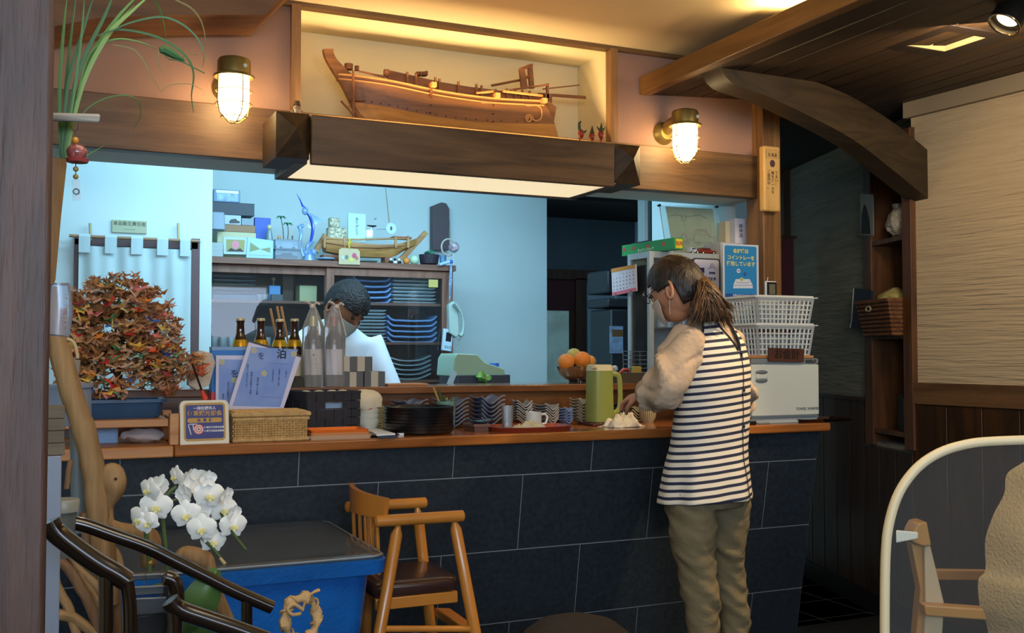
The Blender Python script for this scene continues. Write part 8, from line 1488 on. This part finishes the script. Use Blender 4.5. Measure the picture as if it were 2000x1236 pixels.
# trousers
TR = mat('khaki_cotton', '7c6f52', .85, var=.12, vs=7, bump=.25, bs=120); m = MB()
def folds(L_, r, seed):
    q = smooth_poly(L_, 16); n = len(q); rad = [r[min(len(r)-2, i//16)]+(r[min(len(r)-1, i//16+1)]-r[min(len(r)-2, i//16)])*((i % 16)/16) for i in range(n)]
    k0 = len(m.v); m.tube(q, rad, 30)
    for i in range(k0, len(m.v)):
        p = m.v[i]; c_ = q[min(n-1, (i-k0)//30)]; d = p-c_; w_ = mnoise.noise(Vector((p.x*5+seed, p.y*5, p.z*22+d.x*22)))*.011+mnoise.noise(Vector((p.x*12+seed, p.y*12, p.z*42-d.y*40)))*.006
        ph = 2*math.pi*((i-k0) % 30)/30; w_ += .007*(1-abs(math.sin(p.z*30+1.3*math.sin(ph+seed))))**2*(.4+mnoise.noise(Vector((ph, p.z*4, seed)))) - .002
        if d.length > 1e-5: m.v[i] = p+d.normalized()*w_
for k, (L_, r) in enumerate(zip(lg_c, lr)): folds(L_, r, k*7)
m.tube([cen(.72+.1*i) for i in range(3)], [(.150, .115)]*3, 24, up=FT_); tr = remesh(obj('trousers', m, TR, wo, smooth=True), .006, 1)
for L_ in lg_c: ft = L_[-1]; obj('shoe', MB().tube([Vector((ft.x+.005, ft.y-.035, .05)), Vector((ft.x-.02, ft.y+.05, .045)), Vector((ft.x-.06, ft.y+.15, .035)), Vector((ft.x-.07, ft.y+.185, .03))], [(.040, .045), (.046, .042), (.045, .032), (.02, .018)], 14, up=(0, 0, 1)), mat('shoe_black', '17171a', .5), wo, smooth=True)
# sweatshirt
SW = mat('beige_fleece', 'bda68e', .95, bump=.3, bs=60); m = MB(); zz = [.86, .98, 1.12, 1.24, 1.32, 1.37, 1.41, 1.44]
m.tube([cen(z) for z in zz], [(ab(z)[0]-.008, ab(z)[1]-.008) for z in zz], 28, up=FT_)
def sleeve(sh, el, wr, rs, seed, sag=.01):
    q = smooth_poly([sh+Vector((0, 0, .012)), sh.lerp(el, .45)+(sh-cen(sh.z)).normalized()*.012, el+Vector((0, 0, -.004)), el.lerp(wr, .55)+Vector((0, 0, -sag)), wr], 12); n = len(q); k0 = len(m.v)
    rad = []
    for i in range(n): t = i/(n-1)*(len(rs)-1); a = min(len(rs)-2, int(t)); rad.append(rs[a]+(rs[a+1]-rs[a])*(t-a))
    m.tube(q, rad, 30)
    for i in range(k0, len(m.v)):
        c_ = q[min(n-1, (i-k0)//30)]; p = m.v[i]; d = p-c_; t = (i-k0)//30/(n-1); amp = .009+.016*math.exp(-((t-.55)/.22)**2)
        ph = 2*math.pi*((i-k0) % 30)/30; rg = lambda x: (1-abs(math.sin(x)))**1.6
        w_ = .030*rg(ph*1+5.5*t+seed)**1.6*math.exp(-((t-.36)/.26)**2)+.026*rg(12*t+1.1*math.sin(ph+seed)+.5)**1.3*math.exp(-((t-.68)/.20)**2)-.012*rg(ph*1.5-7*t+1)**3+.006*mnoise.noise(Vector((p.x*9+seed, p.y*9, p.z*16)))
        if d.length > 1e-5: m.v[i] = p+d.normalized()*(w_-.006)
sleeve(Lsh, Lel, Lwr.lerp(Lel, .12), [.064, .068, .068, .066, .066, .068, .062, .048], 1, .006); sleeve(Rsh, Rel, Rwr.lerp(Rel, .12), [.054, .054, .052, .050, .050, .048, .045, .042], 5)
sw = remesh(obj('sweatshirt', m, SW, wo, smooth=True), .005, 2)
wd = (Lwr-Lel).normalized(); cu = Lwr.lerp(Lel, .14); obj('cuff', MB().tube([cu-wd*.012, cu+wd*.004, cu+wd*.018], [.042, .044, .040], 22), SW, wo, smooth=True)
# apron
AP = striped('striped_cotton'); NV = mat('apron_binding', '1a1f30', .8); m = MB(); zh, zt_ = .795, 1.445; nu, nv = 150, 90
def S(th, z, o_=.0):
    a, b_ = ab(z); a += .010+o_; b_ += .010+o_; fl = max(0, (1.0-z)/.25); w_ = .010*fl*math.sin(th*6+1.2)+.005*fl*math.sin(th*11)+.004*math.sin(th*3+z*9)
    p = cen(z)-RT*math.sin(th)*(a+w_)-FT_*math.cos(th)*(b_+w_*.8); return p
def lo_(th): return zh+.012*math.cos(th-.3)+.035*max(0, -math.sin(th))*0+(.030*(1-math.cos(th*.5)) if False else 0)
def okp(th, z):
    if z > 1.245:
        q = (z-1.245)/(zt_-1.245); lim = 1.66-.62*min(1, q*1.5)**.7
        if abs(th) > lim: return abs(th) > 2.65 and z < 1.33
    v0 = Z(684)
    if z > v0: q = (z-v0)/(zt_-v0); return not (-.03-.22*q < th < .06+.48*min(1, q*1.4))
    return True
for j in range(nv):
    for i in range(nu):
        ks = []; good = True
        for (a, b_) in ((i, j), (i+1, j), (i+1, j+1), (i, j+1)):
            th = -math.pi+2*math.pi*a/nu; z0_ = lo_(th); z = z0_+(zt_-z0_)*b_/nv; ks.append((th, z)); good = good and okp(th, z)
        if good: m.add([S(*q) for q in ks], [(0, 1, 2, 3)])
ap = obj('apron', m, AP, wo, smooth=True, ang=180)
ap.modifiers.new('weld', 'WELD').merge_threshold = .0004; so_ = ap.modifiers.new('thick', 'SOLIDIFY'); so_.thickness = .003; so_.offset = 1
g = MB(); v0 = Z(684)
for sd in (0, 1): 
    L_ = []
    for i in range(22): q = i/21; z = v0+(zt_-v0)*q; L_.append(S((-.03-.22*q) if sd == 0 else (.06+.48*min(1, q*1.4)), z, .002))
    g.tube(L_, .0035, 6)
for sd in (1, -1): g.tube([S(sd*(1.66-.62*min(1, q*1.5)**.7), 1.245+(zt_-1.245)*q, .002) for q in [i/24 for i in range(25)]], .0035, 6)
g.tube([S(-.02+.012*math.sin(i), lo_(0)+(v0-lo_(0))*i/30, .0035) for i in range(31)], .0016, 5)
obj('apron_binding', g, NV, wo, smooth=True)
for z in (Z(690), Z(760), Z(830)): p = S(-.02, z, .006); obj('apron_tie', MB().sph(p, .005, 8, 6).tube([p, p+Vector((.008, 0, -.022))], .0015, 5).tube([p, p+Vector((-.006, 0, -.018))], .0015, 5), NV, wo, smooth=True)
# hair, ponytail, glasses, mask
HR = wood('brown_hair', '2a1a12', '080403', 'z', .45, 26, bump=.6)
keep = lambda f, s, u: (f < .80 and u > .30) or (u > -.02 and f < .50) or (f < -.16 and u > -.72)
haircap(HC_, AH, keep, wo, HR); tie = P(1356, 549, Y=3.01)
g = MB(); rn = random.Random(5); mid = P(1385, 590, Y=2.95)
core = smooth_poly([P(1346, 546, Y=3.02), P(1368, 556, Y=2.98), P(1386, 590, Y=2.94), P(1394, 622, Y=2.935)], 4); g.tube(core, [.014+.036*math.sin(min(1, i/9)*1.57) for i in range(13)], 14)
for k in range(560):
    a, r = rn.uniform(0, 6.28), rn.random()**.5; e = P(1344+rn.random()*92, 602+rn.random()*44-16*abs(rn.random()-.5), Y=2.93+.05*math.sin(a)); h = tie+Vector((0, 0, .012*math.cos(a)))+u_*.012*math.sin(a)
    c1 = P(1368+rn.uniform(-6, 14), 562+rn.uniform(-14, 16), Y=2.955+.035*math.sin(a)); c2 = c1.lerp(e, .55)+Vector((math.cos(a)*.014*r, math.sin(a)*.012-.006, .008*r))
    w_ = rn.uniform(.0012, .0026); g.tube(smooth_poly([h, c1, c2, e+Vector((rn.uniform(-.006, .006), 0, 0))], 3), [w_]*8+[w_*.6, w_*.2], 4, cap=False)
setp(obj('ponytail', g, wood('frizzy_hair', '664628', '1a0f08', 'z', .5, 40, bump=.3), wo, smooth=True, ang=180), kind='stuff'); obj('hair_tie', MB().tube([tie+(u_*math.cos(a)+s_*math.sin(a))*.014 for a in [2*math.pi*i/16 for i in range(16)]], .005, 8, closed=True), mat('hair_tie_gold', '7a6440', .5), wo, smooth=True)
MK = mat('mask_cloth', 'cdbfae', .8); mask(HC_, AH, wo, MK); g = MB()
for sd in (-1, 1): c_ = HC_+f_*.108+s_*sd*.032+u_*.012; g.tube([c_+s_*(.024*math.cos(a))+u_*(.019*math.sin(a)) for a in [2*math.pi*i/20 for i in range(20)]], .0018, 6, closed=True); g.tube([c_+s_*sd*.024, HC_+f_*.06+s_*sd*.078+u_*.012, HC_-f_*.0+s_*sd*.083+u_*.012], .0015, 5)
obj('glasses', g, mat('glasses_dark', '20222a', .3), wo, smooth=True)
for sd in (-1, 1): obj('eye', MB().sph(HC_+f_*.088+s_*sd*.030+u_*.010, .008, 10, 6), mat('eye_dark', '2a1c16', .3), wo, smooth=True)
# ---- the cook behind the ledge
cc = P(642, 705, Y=4.74); ck = thing('person', 'dark haired cook in a white shirt and mask bending over behind the ledge', 'person', (cc.x, 4.74, 0)); fk, rk = Vector((.25, -.968, 0)), Vector((-.968, -.25, 0))
hc = P(677, 596, Y=4.57); A2 = axes(R(150), R(-48), R(0)); f2, s2_, u2 = A2; zt2 = P(640, 640, Y=4.7).z
m = MB(); cz_ = lambda z, k=0: Vector((cc.x, 4.76, z))+fk*k
m.tube([cz_(.9), cz_(1.1), cz_(1.28, .03), cz_(1.38, .07), cz_(zt2+.0, .10)], [(.15, .10), (.15, .10), (.17, .11), (.16, .10), (.06, .06)], 18, up=fk); m.tube([cz_(zt2-.03, .09), hc-u2*.08-f2*.02, hc], [.055, .055, .05], 12); head(m, hc, A2, 1.04)
els = []
for sd in (-1, 1): sh = cz_(zt2-.05, .06)+rk*sd*.175; el = cz_(1.12, .12)+rk*sd*.26; wr = cz_(1.10, .32)+rk*sd*.10; els.append((sh, el, wr)); m.tube([sh, el, wr], [.045, .038, .026], 12); hand(m, wr, fk-rk*sd*.3, Vector((0, 0, 1)), 1, .4)
for sd in (-1, 1): m.tube([cz_(.92)+rk*sd*.08, cz_(.5)+rk*sd*.09, cz_(.06)+rk*sd*.09], [.085, .06, .045], 12); m.tube([cz_(.045, -.04)+rk*sd*.09, cz_(.035, .14)+rk*sd*.09], [.04, .03], 8)
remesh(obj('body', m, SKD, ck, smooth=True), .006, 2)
for sd in (-1, 1): ear(hc, A2, sd, ck, SKD, 1.04)
m = MB().tube([cz_(.86), cz_(1.1), cz_(1.28, .03), cz_(1.38, .06), cz_(zt2+.015, .085)], [(.17, .12), (.17, .12), (.19, .13), (.185, .12), (.085, .075)], 24, up=fk)
for sh, el, wr in els: m.tube([sh+Vector((0, 0, -.005)), sh.lerp(el, .5), el.lerp(wr, -.02)], [.075, .072, .066], 18)
m.jit(.008, 14); remesh(obj('shirt', m, mat('white_shirt', 'd8e4ee', .85), ck, smooth=True), .010, 14)
obj('trousers', MB().tube([cz_(.90), cz_(.8)], [(.165, .12)]*2, 18, up=fk).tube([cz_(.84)+rk*.08, cz_(.07)+rk*.09], [.095, .065], 14).tube([cz_(.84)-rk*.08, cz_(.07)-rk*.09], [.095, .065], 14), BLACKPL, ck, smooth=True)
kp = lambda f, s, u: (u > .22 and f < .93) or (f < .10 and u > -.45)
haircap(hc, A2, kp, ck, mat('black_hair', '15110f', .45, bump=1.0, bs=120, var=.5, vs=40), 1.06, amp=.004); mask(hc, A2, ck, mat('cook_mask', 'a8b0a8', .8), 1.04)
for sd in (-1, 1): obj('eye', MB().sph(hc+f2*.090+s2_*sd*.030+u2*.010, .009, 10, 6), mat('eye_dark', '2a1c16'), ck, smooth=True); obj('eyebrow', MB().tube([hc+f2*.095+s2_*sd*.015+u2*.032, hc+f2*.088+s2_*sd*.045+u2*.034], .004, 6), mat('black_hair', '15110f'), ck)
# ================================================================== lettering becomes plain mesh
bpy.context.view_layer.update(); dg = bpy.context.evaluated_depsgraph_get()
fonts = [o for o in sc.objects if o.type == 'FONT']; meshes = {}
for o in fonts: meshes[o] = bpy.data.meshes.new_from_object(o.evaluated_get(dg))
for o in fonts:
    me = meshes[o]; nm = 'lettering'; par, ml, mw = o.parent, o.matrix_local.copy(), o.matrix_world.copy(); lab = o.get('label'); kind = o.get('kind')
    bpy.data.objects.remove(o)
    q = bpy.data.objects.new(nm, me); C.objects.link(q)
    if par is not None: q.parent = par; q.matrix_local = ml
    else: q.matrix_world = mw
    q['kind'] = 'stuff'
